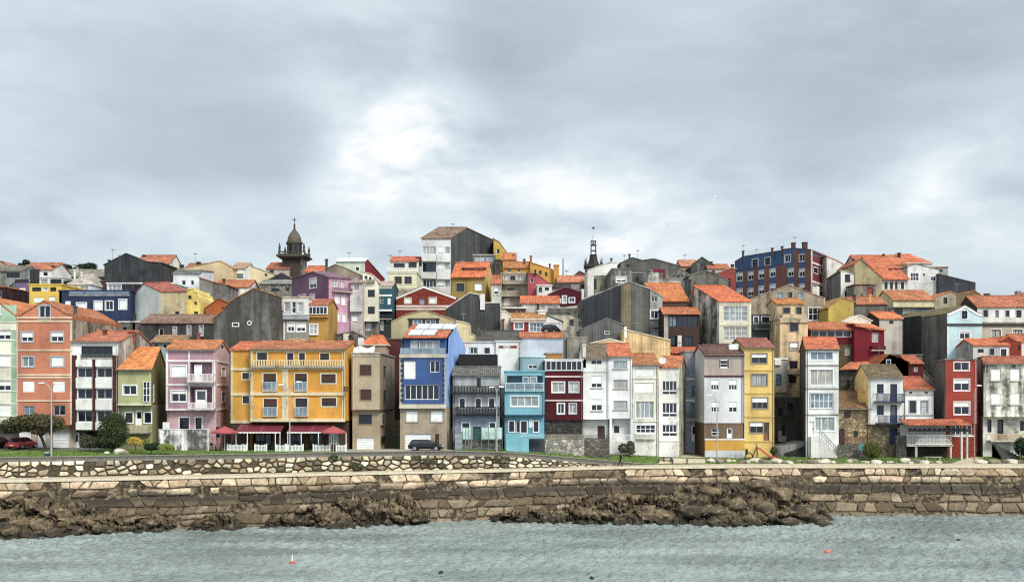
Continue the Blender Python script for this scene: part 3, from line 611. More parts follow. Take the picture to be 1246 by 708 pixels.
h = H('brick red apartment house with pale window frames and grey side wall', 1151, 1188.5, 554, 437.5, 136.5, L=10, xs=1137, wall='p:a23a28:.2', swl='c:77746c:.4', rt='flat', roof='p:8f8c84:.5', lower=(515.5, .3, 'b:a23a22:.15'))
h.w('1161 1179 440.7 450.5 w2Tp;1161 1179.3 461.4 475 w2h4Tp;1161 1179.5 489 504 w2h4Tp;1158 1168.5 517 529 w2;1171 1183 517 529 w2').band(1155, 1186, 530.3, 'f:e4e2dc', .2).done()

h = H('weathered pale grey house with white shutters at the right edge', 1197, 1290, 554, 442.4, 137, L=10, xs=1188.5, wall='p:c9c5b6:.75', swl='p:8a857b:.8', rt='gs', ridge=(435, .25), roof='t:b4553a', lower=(507, 1.2, 'p:d6d2c4:.4'), endf=436, over=.3)
h.rows([(1206, 1217.5), (1229.3, 1241), (1256, 1268)], [(449, 463), (478.6, 492)], 'w1h10S').w('1213.5 1221 510 536 Dkg;1201.5 1206.5 510 526 k1;1241 1246 512 524 k1').bal(1201, 1246, 527.5, 537, 'rail', 'f:cdb083', 1.1, slab='p:c9c4b4:.3')
mb = MB(h.off); D = 136
for i in range(8): mb.box(X_(1207, D), X_(1207 + 22 - i * 2.6, D), D - 2.6 + i * .3, D, Z_(554, D) - .4, Z_(553, D) + i * .22, 'p:4a4844:.4')
mb.build('steps', h.root); h.done()
# ------------------------------------------------------------------ the hillside, far left to far right
BL = dict(cat='building', name='building'); SH = dict(cat='shed', name='shed')
OR, SAL, BRN = 't:d9683a', 't:c56a52', 't:8a5a48:.3'
H('dark maroon house corner behind the mint green apartment block', -25, 5, 380, 349, 158, L=8, wall='p:3a1f28:.3', rt='flat').w('-12 -6 354 362 w1;-3 2 354 362 w1').done()
H('violet and grey house left of the yellow terrace house', 19, 35.5, 385, 342, 166, L=12, xs=8, wall='p:6d5f86:.25', swl='p:8b8884:.7', rt='flat', roof='p:c9ccd0:.3').w('23 31 350 358 w2h5').panel(19, 35.5, 340, 342.5, 'f:2a2b30', .2).done()
H('bright yellow house with dark terrace openings above the orange gable', 35.8, 75, 385, 346.5, 160, L=8, wall='p:e2b92c:.12', rt='flat', roof='p:e2b92c:.2').w('39 50 349.5 354.5 k2;51.5 59 349.5 354.5 w1c;61 68.5 349.5 354.5 k2;41 53.8 361.8 369 a2h9;59 67 361 368 a2h8').done()
H('white and black attic house above the yellow terrace house', 36, 76, 370, 337.5, 172, L=8, wall='p:dcdad2:.2', rt='flat', roof='p:e3e1da:.2').w('61 75 339.5 347 k3;49 58 339.5 347 wc').panel(37.5, 48, 328, 348, 'c:2c2b30', .4, name='dormer').done()
H('white house with salmon roof near the left skyline', 26, 63, 360, 328, 182, L=8, wall='p:e4e0d6:.15', rt='gs', ridge=(321, .5), roof=SAL).w('28 33 331 336 w1;52 58 331 336 w1').chim(64, 323, 334, 2.6, 1, 'p:3a3634').done()
H('low dark roofed house at the left end of the skyline', -30, 25, 360, 330, 176, L=8, wall='p:8b8a84:.4', rt='gs', ridge=(324.5, .5), roof='t:7c7468:.4').w('8 24 332 338 k3').chim(3, 318, 328, 2).done()
H('pale pink gable house at the far left skyline', -22, 11, 350, [(-22, 327), (-2, 317), (11, 324)], 192, L=9, wall='p:cf9f92:.2', rt='prof', roof=SAL).w('1 5 326 330 w1').done()
H('long house with weathered grey roof on the left skyline', 65, 133, 360, 336.5, 194, L=9, wall='p:46423e:.5', rt='gs', ridge=(329, .5), roof='t:8f8a78:.5').w('98 103 339 343 k1;112 117 339 343 k1').chim(94, 325, 332, 2).done()
H('white house with pale grey hipped roof behind the navy block', 84, 110, 375, 345, 168, L=8, wall='p:d9dadb:.15', rt='hip', ridge=(333.5, .28), roof='t:b9bab6:.4').w('86 94.5 348 355 w2c;97 107 348 355 w2c').chim(90.5, 328, 340, 1.6, 2, 'f:dcdcd8').chim(99, 331, 338, 1.6, 3, 'f:dcdcd8').done()
H('dark brown flat house between the yellow house and navy block', 70, 132, 380, 342.5, 172.5, L=6, wall='c:3a2427', rt='flat', roof='p:55504c').w('120 125 347 352 w1').done()
h = H('long navy blue building with white attic and glass parapet', 72, 159.5, 400, 354, 160, L=7, wall='p:2b3a64:.2', rt='flat', roof='p:2a3870:.2', **BL)
h.w('93.5 105 368.5 377.5 w2h9Tw;115 124 366.5 376.5 w1h10Tw;128.5 137.5 366.5 377 w2Tw;145 154 364.5 376 w1h10Tw;79 86 366 374 w1h8').bal(84, 158, 353.5, 360, 'glass', 'f:4a5a90', .12).done()
h = H('white flat roofed attic storey set behind the navy parapet', 130, 212, 372, 345, 165, L=8, wall='p:d9d9d6:.2', rt='flat', roof='p:ecebe6:.2', over=.6, **BL)
h.w('131.5 147 347 358 w3c').panel(148.5, 190, 346, 358, 'c:26242a', .03).done()
h = H('black slate gable house with antennas on the left skyline', 127, 196.5, 352, [(127, 322), (153.5, 308.5), (176, 318.5), (196.5, 320)], 190, L=9, wall='c:37383b:.2', rt='prof', roof='c:3f4043')
h.chim(132.5, 316, 325, 2.2, 1, 'p:3c3a38').ant(137, 303, 318).ant(146, 310, 330, -1).w('158 162 337 341 k1;170 178 330 336 k2').done()
H('white house with salmon tiled roof behind the black gable', 165, 206, 350, 320.5, 200, L=8, wall='p:d8d4c8:.3', rt='gs', ridge=(311.5, .5), roof=SAL).chim(174.5, 310, 316, 2.6, 3, 'p:3b3632').w('199 203 326 332 w1').done()
h = H('white, beige and yellow patched house with reddish roof', 195.5, 227, 392, 355, 153, D1=152, L=10, xs=159.6, wall='p:cdb88c:.35', swl='p:e8e6de:.12', rt='gs', ridge=(345.5, .55), roof='t:a55a48:.2')
h.w('213 218 379 382 k1').done()
h = H('bright yellow stepped house against the patched beige house', 227.2, 243.5, 392, [(227.2, 352.5), (235.5, 351.5), (236, 354.5), (239.6, 356), (240, 359), (242.5, 363), (243.5, 367)], 152.5, L=8, wall='p:ecce5a:.15', rt='prof', roof='p:e8cf6a:.2', over=.05)
h.w('219 224 360 364 k1;236 241 379 382 k1;229 233 359.5 364 k1;236.5 239.5 367 371 k1').done()
H('pale white block with small grey gable behind the yellow stepped house', 211, 243, 372, 333, 174, L=8, wall='p:dadcdc:.3', rt='gs', ridge=(330, .2), roof='t:6f6f6c', endf=331).w('221 226 341 347 w1;232 236 341 347 w1').done()
H('grey rendered house with red roof edge and one white window', 242.5, 277, 400, [(242.5, 338), (258, 343), (277, 347)], 166, L=9, wall='p:807c76:.5', rt='prof', roof='t:b4543c').w('247.5 254.5 358 365.5 w2Tw').chim(272, 339, 349, 2.6, 1, 'p:5a4a40').done()
H('small white house with orange roof and round window', 259, 303, 380, 349, 172, L=8, wall='p:d6d0c2:.45', rt='gs', ridge=(342, .5), roof='t:df6a3c').w('272 277 359 364 k1Tw;283 288 357 364 bw').done()
h = H('large beige gable house left of the church tower', 213, 283, 365, [(213, 331), (221, 327), (268, 317.5), (283, 326)], 200, L=12, wall='p:d6b98a:.12', rt='prof', roof='t:c9a888')
h.w('281.5 281.8 330 331 k1').done()
H('white terrace house with green glazed band beside the beige gable', 281, 298, 360, 326.5, 203, L=9, wall='p:e2dfd4:.15', rt='gs', ridge=(321, .5), roof='t:cbb79a').w('283 296 333 339 g3v').chim(280, 327, 336, 2, -1).done()
H('red brown roofed house behind the beige gable', 225, 255, 340, 327, 214, L=8, wall='p:a8603f:.2', rt='gs', ridge=(321.5, .4), roof='t:b45a3a').chim(221, 322, 330, 3.4, -8, 'p:3a3330').chim(241, 318.5, 324, 4, 2, 'p:4a3a34').done()
H('plain cream gable house left of the church dome', 288, 334, 365, [(288, 329.5), (304, 323.5), (334, 334)], 208, L=10, wall='p:dcc79c:.12', rt='prof', roof='t:cdb494').w('322 325 333 336 k1').done()
H('dark purple gabled house under the church tower', 321, 364, 365, [(321, 343), (342.5, 332), (364, 342.5)], 184, L=9, wall='c:38303a:.1', rt='prof', roof='t:a8a49c:.3').done()
H('low stone house with rubble walls below the dark purple gable', 315, 357, 375, 345.5, 176, L=7, wall='s:8f897c:.3', rt='gs', ridge=(342, .5), roof='t:8d8a84:.4').w('330 340 351 354.5 k2;348 352 349 354 k1').done()
H('church nave with red tiled roof attached behind the dome', 324, 352, 352, 327, 222, L=9, wall='p:b8b0a0:.4', rt='gs', ridge=(320.5, .5), roof='t:b5563c', name='church_nave', cat='church').w('328 333 329 334 k1').done()
H('cream house with red roofs right of the church tower', 371, 392, 352, 331, 205, L=8, wall='p:dcd2bc:.2', rt='gs', ridge=(324.5, .5), roof='t:c65a3e').w('376 380 333 337 w1').chim(397, 315, 335, 2.8, -2, 'p:4b4640:.8').done()
H('small rust orange hut below the grey rendered house', 250, 281, 395, [(250, 375), (265.5, 363.8), (281, 370)], 154, L=6, wall='p:b0561c:.3', rt='prof', roof='t:9c4a24', **SH).w('270 275 373.5 382 bb').done()
H('strip of red roof behind the rust orange hut', 243, 262, 395, 379, 156, L=5, wall='p:b86a50:.2', rt='gs', ridge=(375.5, .5), roof='t:c85a40', **SH).done()
h = H('large windowless house with soot black cement gable and porthole', 258.6, 343, 430, [(258.6, 388), (270, 379), (281, 366), (309, 351), (342.4, 361.5), (342.8, 377.5), (343, 377.6)], 143, L=10, wall='p:565450:.85', rt='prof', roof='t:a9853e:.35', over=.1)
mb = MB(h.off); D = 142.93; c = V(X_(303.5, D), D, Z_(393, D)); R_ = Vector((0, 0, 1)).rotation_difference(V(0, -1, 0)); mb.lathe((0, 0, 0), [(.2, 0), (.2, .06), (.36, .06), (.36, -.05)], 'f:d8d6ce', 16); mb.v = [R_ @ p + c for p in mb.v]; mb.tube(c, c + V(0, -.02, 0), .21, .21, GL['dark'][0], 14); mb.build('porthole', h.root)
h.w('283.5 290 393.5 396.5 kTw').done()
h = H('white upper bay over grey wall beside the soot black gable', 343.4, 375, 432, 362, 143.5, L=8, wall='p:e4e3de:.12', rt='flat', roof='p:c9c0a0:.4', lower=(388.5, .4, 'p:85847c:.2'))
h.w('346 353 367.5 379.5 wcTa;355 360 367 381 w1x2;361.5 368.5 368 380 wcTa;350 358 392.5 403 w2h5Tw;361 371.5 393 403 w2h6Tw').band(343.4, 375, [384, 387.5], 'p:8a98a4:.1', h=.25).panel(343.4, 347, 390, 414, 'p:dcdad2:.3').done()
h = H('mustard house with white glazed balcony and red roof', 375.2, 399, 432, 371, 144, L=8, wall='p:b98a34:.25', rt='gs', ridge=(365.5, .5), roof='t:bb4e42', lower=(386, .5, 'p:b88a30:.25'))
h.panel(375.2, 399, 371.5, 382, 'p:e6e4de:.1', .05).w('376 398.4 373 382.4 w5;377 386.5 395 406.5 w2x2cTw').done()
h = H('long soot stained ruin with brown roof and four doorways', 171, 258.4, 430, 393, 142.5, L=6, wall='p:3c3b3a:.9', rt='gs', ridge=(384, .7), roof='t:8b6a5a:.5', **SH)
h.w('193 199 399.5 408 wk;211 214.5 398 409 wcTa;228 232 396.5 408 wcTa;243 247 396 408 wcTa').chim(163, 383, 405, 2.6, 1, 'p:35332f:.9').done()
H('low grey shed wall left of the soot stained ruin', 145, 171, 430, 392, 143.5, L=5, wall='p:5c5a58:.6', rt='flat', roof='p:d6d2c8:.3', **SH).w('150 154 398 405 kw').done()
H('little turquoise house with brown roof behind the pink house', 184, 224, 430, 416, 139, L=5, wall='p:6fb2c4:.2', rt='gs', ridge=(409.5, .5), roof='t:a07a54:.4').w('188 192 418 424 w1;198 203 418 424 w1').chim(241, 405, 420, 3.6, 1, 'p:9a4a3a:.3').done()
H('cream gable peeping over the yellow restaurant roof', 330, 378, 430, [(330, 418), (362, 411.5), (378, 417)], 138.5, L=5, wall='p:e2cf9c:.2', rt='prof', roof='t:d8c08a:.3', **SH).done()

h = H('purple and pink house stepping down the hill with white shutters', 400, 426.5, 430, 337.5, 160, D1=162, L=10, xs=355, wall='p:c590aa:.12', swl='p:7f5c74:.15', rt='gs', ridge=(331.5, .4), roof='t:8a6a78:.3', endf=339.5)
h.w('408 412.8 359 369 w1h10Tp;416 420.5 360 371 w1h10Tp;409 413.5 381 391 w1h10Tp;416.5 420.8 382 391.5 w1h10Tp;403.5 411 341 349 w2c;412.5 419 342 350 w2c').bal(404, 426.5, 350, 356.5, 'rail', 'f:6a4a5e', .8).w('377 385 339.5 349.5 w2h6Tw;377 382.6 358.5 367 w1h10Tp;363 371.5 359.5 366 w1h10Tp;386 390 380 390 w1h10', 'L').done()
h = H('pale grey house with hanging white glazed gallery beside the pink house', 426.7, 441.5, 420, 344, 161.5, L=9, wall='p:c8b8b4:.3', rt='gs', ridge=(339, .4), roof='t:9c8a80:.3')
h.w('430 437 346 354 wc').panel(426.7, 441, 360, 379.5, 'p:d4d2cc:.25', .6, name='gallery').w('427.5 434 361 371 w2c;434.6 440.8 361 371 w2c;428 435 384 393 w1h9').done()
H('corrugated brown gable behind the purple house', 397, 441, 380, [(397, 327), (408, 322), (420, 326), (441, 336)], 176, L=9, wall='c:8a7c64:.4', rt='prof', roof='c:877a66').done()
h = H('tall cream house on posts with dark square windows', 441.5, 460, 402, [(441.5, 331), (453, 334), (460, 343)], 163, L=9, wall='p:ece5cb:.12', rt='prof', roof='t:c9bfa8:.3', lower=(391, .9, 'p:7a746a:.4'))
h.w('447.5 456 352.5 361.5 k2;447.5 456 373 382 k2;443.5 447 335.5 339.5 k1;449 452 336.8 340.8 k1').bal(446, 456, 340, 344, 'rail', 'f:3a3a3c', .5).win(445, 452, 393, 402, 'w2c').done()
h = H('teal panelled slim house with white bands on dark posts', 460.7, 477, 420, 348.5, 164.5, L=9, wall='p:1f5a6c:.15', rt='gs', ridge=(344, .4), roof='t:b9b4a8:.3', lower=(378.5, .7, 'p:2a3338:.4'))
h.band(460.7, 477, [350, 359.5, 377.5], 'p:e6e6e2:.1', h=.3).w('462.5 466.5 362 369 w1x2;471.5 475.5 362.5 370.5 w1h10;463 467 390 402 wc;469 475 387 392 k1').bal(461, 477, 383, 389, 'rail', 'f:1b2c34', .6).done()
h = H('pale green house with dark red end wall on the skyline', 409, 444, 360, 318, 196, L=14, xs=468, wall='p:c3cfb8:.15', sw='p:8e1f30:.1', rt='gs', ridge=(315.5, .1), roof='p:cfd4c8:.2', endf=340)
h.w('433 437 325 329 k1Tw').ant(425, 307, 318).done()
h = H('cream villa with red roof and white balustrade terrace', 471.5, 507, 365, 331.5, 186, L=9, wall='p:e4dcb4:.12', rt='flat', roof='p:e2dcc4:.2')
h.w('480 489 336.5 345.5 n2Ty;492 501 336.5 345.5 n2Ty').band(471.5, 507, [350, 332.5], 'p:ece6d0:.1').bal(471.5, 507, 325.5, 332, 'bal', 'p:e8e2d0:.1', .1).panel(472, 507, 352, 364, 's:a89c84:.2', .04, name='plinth').done()
H('set back upper storey of the cream villa under red roof', 475, 508.5, 345, 318, 189, L=7, wall='p:d9d6cc:.15', rt='gs', ridge=(313.5, .5), roof='t:cc5848').w('479 492.5 320.5 327 k3;497 507 319 327 k2').chim(509, 312.5, 318, 7, 2, 'p:2c2a2a', False).ant(475, 310, 318).done()
h = H('big white and grey apartment block with charcoal corrugated end wall', 513, 548.5, 375, 290, 196, L=22, xs=601, wall='p:d3d4d2:.15', sw='c:46484a:.3', rt='gs', ridge=(277.5, .34), roof='t:8a6e5a:.3', endf=293, **AP)
h.rows([(514.5, 530.5)], [(300, 309.5)], 'w4vc').rows([(532.5, 540)], [(300.5, 308.5), (320.5, 327.5), (341, 349)], 'w2h9').rows([(541.5, 547.5)], [(300.5, 308.5), (320.5, 328), (341, 349)], 'a1c').w('514.5 530.5 319 331 k3;514.5 531 339.5 349.5 w4')
h.rows([], [], 'w').panel(513, 531, 310, 318, 'p:d9d9d5:.2', .45, name='spandrel').panel(531.5, 548.3, 309.5, 319, 'p:dadad6:.2', .5, name='spandrel').panel(513, 531, 332, 339, 'p:d9d9d5:.2', .45, name='spandrel').panel(531.5, 548.3, 329, 340, 'p:dadad6:.2', .5, name='spandrel').ant(551, 272, 281, 6).done()
H('yellow ochre tall house at the end of the charcoal wall', 600.5, 616, 360, [(600.5, 290.5), (608, 295), (616, 306)], 212, L=9, wall='p:c9a634:.25', rt='prof', roof='t:b89a4a').w('604 608 303 309 w1;610 613 312 317 w1').done()
H('low grey extension with pale glazing under the charcoal wall', 576, 602, 350, 310.5, 193, L=5, wall='p:777a78:.3', rt='flat', roof='p:b9b5a8:.3', **SH).w('578 590 312 318 a3c;591.5 600 312 318 a2c').done()
h = H('mustard house with orange roof and dormer below the charcoal wall', 549.5, 590.5, 375, 336, 178, L=9, xs=600.5, wall='p:9f8430:.2', sw='p:cdb06a:.2', rt='gs', ridge=(320.5, .5), roof='t:dd6432:.1', over=.5)
h.w('555.5 565 345 354.6 k2Tt;577.5 586.5 344.8 353.6 w2h10Tt').panel(567, 568, 337, 362, 'p:8a7028:.2')
D = 180; mb = h.tm('dormer', 'p:c9b890:.3'); mb.box(X_(566, D), X_(588, D), D, D + 4, Z_(335, D), Z_(325, D), 'p:c9b890:.3'); m2 = h.tm('dormer_roof', 't:d86434'); m2.slab([V(X_(562, D), D - .6, Z_(325.5, D)), V(X_(592, D), D - .6, Z_(325.5, D)), V(X_(591, D), D + 5, Z_(320, D)), V(X_(563, D), D + 5, Z_(320, D))], .15, 't:d86434')
m3 = h.tm('dormer_window', GL['dark'][1]); m3.box(X_(569, D), X_(577, D), D - .05, D - .01, Z_(332, D), Z_(327, D), GL['dark'][1]); h.done()
h = H('red brick gabled house with white trim and three small windows', 482, 555, 400, [(482, 362), (515.3, 348), (555, 362)], 168, L=11, wall='b:9c3a26:.15', rt='prof', roof='t:8a7a6e:.4', over=.1)
for a, b_ in (((482, 362), (515.3, 348)), ((515.3, 348), (555, 362))):
    m_ = h.tm('verge', 'p:e9dfd4:.1'); ua, za = h.F.loc(*a); ub, zb_ = h.F.loc(*b_); m_.hexa([h.F.P(ua, za - .35, .12), h.F.P(ub, zb_ - .35, .12), h.F.P(ub, zb_ - .35, 0), h.F.P(ua, za - .35, 0)], [h.F.P(ua, za, .12), h.F.P(ub, zb_, .12), h.F.P(ub, zb_, 0), h.F.P(ua, za, 0)], 'p:e9dfd4:.1')
h.w('492.5 500 362.7 370 y2h9Ty;510.5 516.5 363.5 370 a1v;522.5 530.6 362.5 370 y2h9Ty').band(482, 555, [372.5, 376], 'p:e6d2c4:.1', h=.3).band(482, 555, 370.7, 'p:7c2f22:.1', h=.2).done()
h = H('huge dark slate clad gable wall with white edge', 542, 608, 425, [(542, 376), (571.5, 356.5), (583, 358.7), (584.5, 369), (590, 370), (590.5, 368.5), (608, 368.6)], 158, L=10, wall='c:3f4142:.15', rt='prof', roof='p:d6d4cc:.3', over=.02)
h.panel(584.3, 590, 358, 377, 'p:dcdcd6:.2', .3, name='light_shaft').done()
h = H('khaki gable house with wide dark framed attic window', 476, 555, 440, [(476, 392), (494, 383), (516.5, 377.5), (555, 390)], 148, L=9, wall='p:b3a77c:.12', rt='prof', roof='t:a89c80:.3', over=.05)
h.w('497 502 389 402 k1;502.5 513 389 402.5 w2v;514 517.5 389 402 k1;518 530 389 402.5 w2v;530.5 534 389 402 k1').band(496, 535, 388, 'f:2c2628', h=.2).done()
H('cream stepped party wall between the blue house and slate gable', 555.3, 581.5, 440, [(555.3, 390.5), (571, 394), (571.5, 405), (581.5, 410.5)], 147, L=6, wall='p:e3cf9e:.12', rt='prof', roof='p:d9c89a:.2', over=.02).done()
H('grey hipped roof house behind the long white house', 580, 634, 440, 416, 143, L=7, wall='p:75716a:.5', rt='gs', ridge=(403.5, .6), roof='t:57544e:.5').chim(583, 396, 408, 3, 2, 'p:5a544c:.8').w('587 591 404 405 k1').done()
h = H('low white house with two square windows behind the timber house', 562, 603, 465, 416.5, 140, L=7, wall='p:e8e8e4:.1', rt='flat', roof='p:d9d8d2:.2').w('572 580.6 423 430.5 w2Ta;589.5 596 423 430 k2').done()
H('tall white house wall with red tile vents beside it', 603.3, 633.5, 465, 415.5, 139.6, L=7, wall='p:eae8e2:.1', rt='flat', roof='p:d9d8d2:.2').panel(607, 612.5, 420.5, 423.5, 'b:a8433a', .03, name='tile_vent').panel(612.6, 621, 420.5, 423.5, 'b:d9c8bc', .03, name='tile_vent').panel(621.2, 629, 420.5, 423.5, 'b:a8433a', .03, name='tile_vent').done()
H('pale blue rendered house with thin orange roof edge', 633, 685, 465, 410.5, 144, L=8, wall='p:b2bccb:.15', rt='gs', ridge=(406, .3), roof='t:dd6c3e').chim(681, 407, 414, 2, 2).done()
H('ochre brown low wall building behind the maroon gallery', 663.5, 684, 465, 430.5, 142, L=5, wall='p:b07a32:.4', rt='flat', roof='p:8a8478:.5', **SH).done()
h = H('small red house with white framed windows and mossy roof', 621.5, 663, 430, 389.5, 151, L=7, wall='p:8f2230:.15', rt='gs', ridge=(382, .45), roof='t:a9783e:.3', trim='p:e3e1d8:.1')
h.w('626 636.6 392.7 400.3 w2vTw;644.6 661.5 393 403.6 w4x2vTw').band(621.5, 663, 389.8, h=.5, d=.2).panel(643, 663, 389, 406, 'p:cfcbbd:.2', .02).done()
H('cream pier wall left of the small red house', 609, 621.3, 430, [(609, 379.5), (614, 378), (621.3, 383)], 152, L=5, wall='p:d9d2c0:.3', rt='prof', roof='p:e2ddcf:.2', over=.02, **SH).chim(612, 388, 402, 3, -.6, 'p:6a4436:.4').done()
H('cream pier wall right of the small red house', 654.5, 663.8, 430, 378.5, 153.5, L=5, wall='p:dcd6c8:.25', rt='flat', roof='p:e2ddcf:.2', **SH).done()
H('white garage with dark sloping roof behind the parked jeep', 664, 684, 425, [(664, 388), (666, 384), (684, 391)], 155, L=6, wall='p:dcdad4:.2', rt='prof', roof='c:3a3a3c', name='garage', cat='garage').w('667 681 393 404 Gw').done()
h = H('cream house with sloping top and single dark window', 666, 708.5, 430, [(666, 380), (689, 380), (708.5, 389)], 158, L=7, wall='p:cfc4aa:.35', rt='prof', roof='p:8a8378:.5', over=.05).w('693 697.8 389 396 kTt;704 706.5 391 395 k1').panel(667, 702, 375, 381, 'p:6a655e:.5', .3, name='parapet').done()
mb = MB(); 
for x0, x1, y, D in ((684, 690, 402, 150), (690, 696, 398, 151), (690, 714, 411, 147), (702, 716, 400, 150)):
    mb.box(X_(x0, D), X_(x1, D), D, D + .4, Z_(445, D), Z_(y, D), 'p:8f8b80:.5'); mb.box(X_(x0, D), X_(x1, D), D - .1, D + .5, Z_(y, D), Z_(y, D) + .12, 'p:a8a498:.4')
tag(mb.build('retaining_wall'), 'grey concrete terrace walls stepping down beside the pale blue house', 'wall')
h = H('deep maroon gabled house with white framed windows on the hill', 667, 707.5, 400, [(667, 358.5), (688, 349), (707.5, 355.5)], 168, L=9, wall='p:4f1326:.1', rt='prof', roof='t:8a6a64:.3', over=.1)
h.w('677 682 364 368 w2Tw;684.6 689 360.3 368.5 wcTw;692.7 699 362.5 367.8 w2Tw').chim(709, 352, 372, 3, .2, 'p:e3dccb:.2').done()
H('white lean-to with maroon edge below the deep maroon gable', 664, 708, 395, [(664, 373.5), (690, 372.5), (708, 370)], 166, L=4, wall='p:cfc9bc:.25', rt='prof', roof='p:5a1a2a:.1', **SH).w('673 678 374.5 378 w1').done()
h = H('ochre yellow building with long orange roof on the skyline', 613, 645, 360, 326, 196, L=10, wall='p:cf952f:.15', rt='gs', ridge=(319.5, .4), roof='t:e0813c', **BL)
h.w('617 622 327.5 331 w1;629 633 327.5 331 w1').chim(638, 315, 324, 2.6, 2, 'p:6a3a2c').chim(646, 311, 324, 2.6, 3, 'p:a8662c').done()
h = H('ochre yellow stepped building with tower-like end on the skyline', 645.3, 675, 365, [(645.3, 319.5), (655, 322.5), (672, 328), (675, 332)], 195, L=10, wall='p:d59a2c:.2', rt='prof', roof='t:c98a38:.2', **BL)
h.w('650 652.5 328 333 k1;656 659 329 334 k1;663 666 331 336 k1').chim(677, 322, 348, 6.4, -1, 'p:c98f2e:.2').chim(669, 321, 332, 2, 3, 'p:3f3430').done()
H('upper orange roofed house above the long ochre building', 612, 628, 345, 316, 206, L=8, wall='p:c99a3a:.2', rt='gs', ridge=(309, .5), roof='t:dd7a38').chim(625, 309, 318, 2).done()
h = H('beige apartment house with two long balconies below the ochre roof', 609.5, 642, 395, 333, 182, L=9, wall='p:a99a80:.4', rt='flat', roof='p:b5aa96:.3', **AP)
h.bal(609.5, 642, 341.5, 346, 'solid', 'p:9a8d74:.4', .9).bal(609.5, 642, 354, 361, 'solid', 'p:a3967e:.4', .9).w('612 620 335 341 w2c;621 627 335.5 342 k1;628.5 638 335.5 341 w2c;617 625 351 357 k2;630 636 352 355 w1;613 620 363.5 371.5 w1h10;632 638 363 371 w1h10').done()
H('narrow dark brick house beside the mustard house', 602, 609.3, 370, 316.5, 190, L=8, wall='p:4c4038:.5', rt='flat', roof='p:5a5048:.4').w('604 607.5 322 328 k1;604 607.5 336 342 k1').done()
H('small white house with red roof tucked under the dark brick house', 598, 610, 385, 345, 176, L=6, wall='p:cfd0c4:.3', rt='gs', ridge=(336, .5), roof='t:c85a3e').w('601 606 350 358 w1h6').done()
H('rose red gabled house right of the beige balconies', 642.2, 669, 380, [(642.2, 332), (654, 334), (669, 345.5)], 178, L=9, wall='p:a84a52:.2', rt='prof', roof='t:a85a50:.2').w('649 653 332.8 335.5 k1;645 649 338 344 w1').done()
H('small white house with two dark windows by the rose red gable', 653.5, 671.5, 380, 347.5, 173, L=6, wall='p:d6d2c6:.25', rt='flat', roof='p:dedacd:.3').w('655.5 659.5 349.5 355.5 k1;663 668 349.5 353.5 k2').done()
H('low house with dark roof strip under the salmon roof', 670, 694, 380, 350.5, 176, L=6, wall='p:b9b2a4:.3', rt='gs', ridge=(346, .5), roof='t:3c3230').w('675 680 353 357 w1').done()
H('white rendered house with orange roof below the rose red gable', 634, 681, 410, 369, 163, L=7, wall='p:bdbab0:.4', rt='gs', ridge=(361.5, .5), roof='t:d2653e').w('657 663 371.5 378 wc;672 678 372 376 wcTa').panel(653.5, 656, 369, 386, 'p:3a3836:.4').done()
H('dark brown box house with white roof edge above the red house', 612.5, 639.5, 405, 375, 161, L=6, wall='p:5a3a34:.3', rt='flat', roof='f:e6e4de').w('628 634 378 382 w1').done()
H('grey house with long salmon roof left of the clock tower', 679, 716, 380, 343.5, 190, L=9, wall='p:b5b0a8:.3', rt='gs', ridge=(336.5, .5), roof='t:cf7a58').w('684 690 346 351 w1;706 711 346 354 k1').done()
H('small dark roofed house behind the salmon roof and clock tower', 696.5, 714, 350, [(696.5, 337), (705, 330), (714, 334.5)], 202, L=7, wall='p:6a4a48:.3', rt='prof', roof='t:6a4c44').w('701 706 336 339 k1').done()

h = H('white walled house with sloping parapet below the clock tower', 715, 751, 372, [(715, 329), (741, 319.5), (751, 318.8)], 182, L=9, wall='p:e6e2d8:.12', rt='prof', roof='p:d8d4ca:.3', over=.02)
h.panel(722.6, 741, 335, 358, 'p:85846f:.6', .03).panel(722.6, 726, 339, 352, 'f:2a2a2a', .06).chim(744, 314, 320, 2, 2, 'p:4a4440').done()
h = H('grey cement house with one white shuttered window', 742, 769, 378, [(742, 331), (744, 327), (769, 328)], 176, L=9, wall='p:7d7c78:.5', rt='prof', roof='t:8a7a70:.3').w('750 761.5 337 343.3 w2h6Tw').done()
H('wide grey gable house on the skyline right of the clock tower', 755, 830, 360, [(755, 320), (769, 313.5), (782, 317), (795, 315), (830, 324.5)], 204, L=10, wall='c:66645e:.4', rt='prof', roof='c:6f6c66').chim(766, 309, 316, 2, 1, 'p:3c3a38').ant(760, 310, 318).w('762 766 322 325 k1').done()
H('grey terraced house with red parapet edge on the upper slope', 768, 789, 370, 332.5, 184, L=8, wall='p:55544f:.6', rt='flat', roof='p:7f7d76:.5').w('772 777 337 342 k1').done()
h = H('pale concrete house with maroon parapet and stepped side', 788, 838, 372, [(788, 329), (805, 329.5), (806, 339), (838, 341)], 176, L=7, wall='p:b9b3a8:.5', rt='prof', roof='p:a8a298:.4', over=.02)
h.panel(795, 809.5, 327.5, 330.5, 'p:7a2030:.1', .2, name='parapet').panel(806.5, 809.5, 330.5, 338, 'p:7a2030:.1', .15, name='parapet').done()
H('stone gable house with three dark vents on the upper slope', 812, 842, 370, [(812, 337.5), (829, 327.5), (842, 337)], 186, L=8, wall='s:86827a:.4', rt='prof', roof='t:9a9488:.5').w('824 827 334.5 337 k1;829 832 334.5 337 k1;833.5 836 334.5 337 k1').done()
H('salmon roofed house on the skyline left of the dark gable', 829, 850, 350, 324, 208, L=8, wall='p:b98a70:.3', rt='gs', ridge=(317.5, .5), roof='t:d98a62').w('835 838 326 329 w1').done()
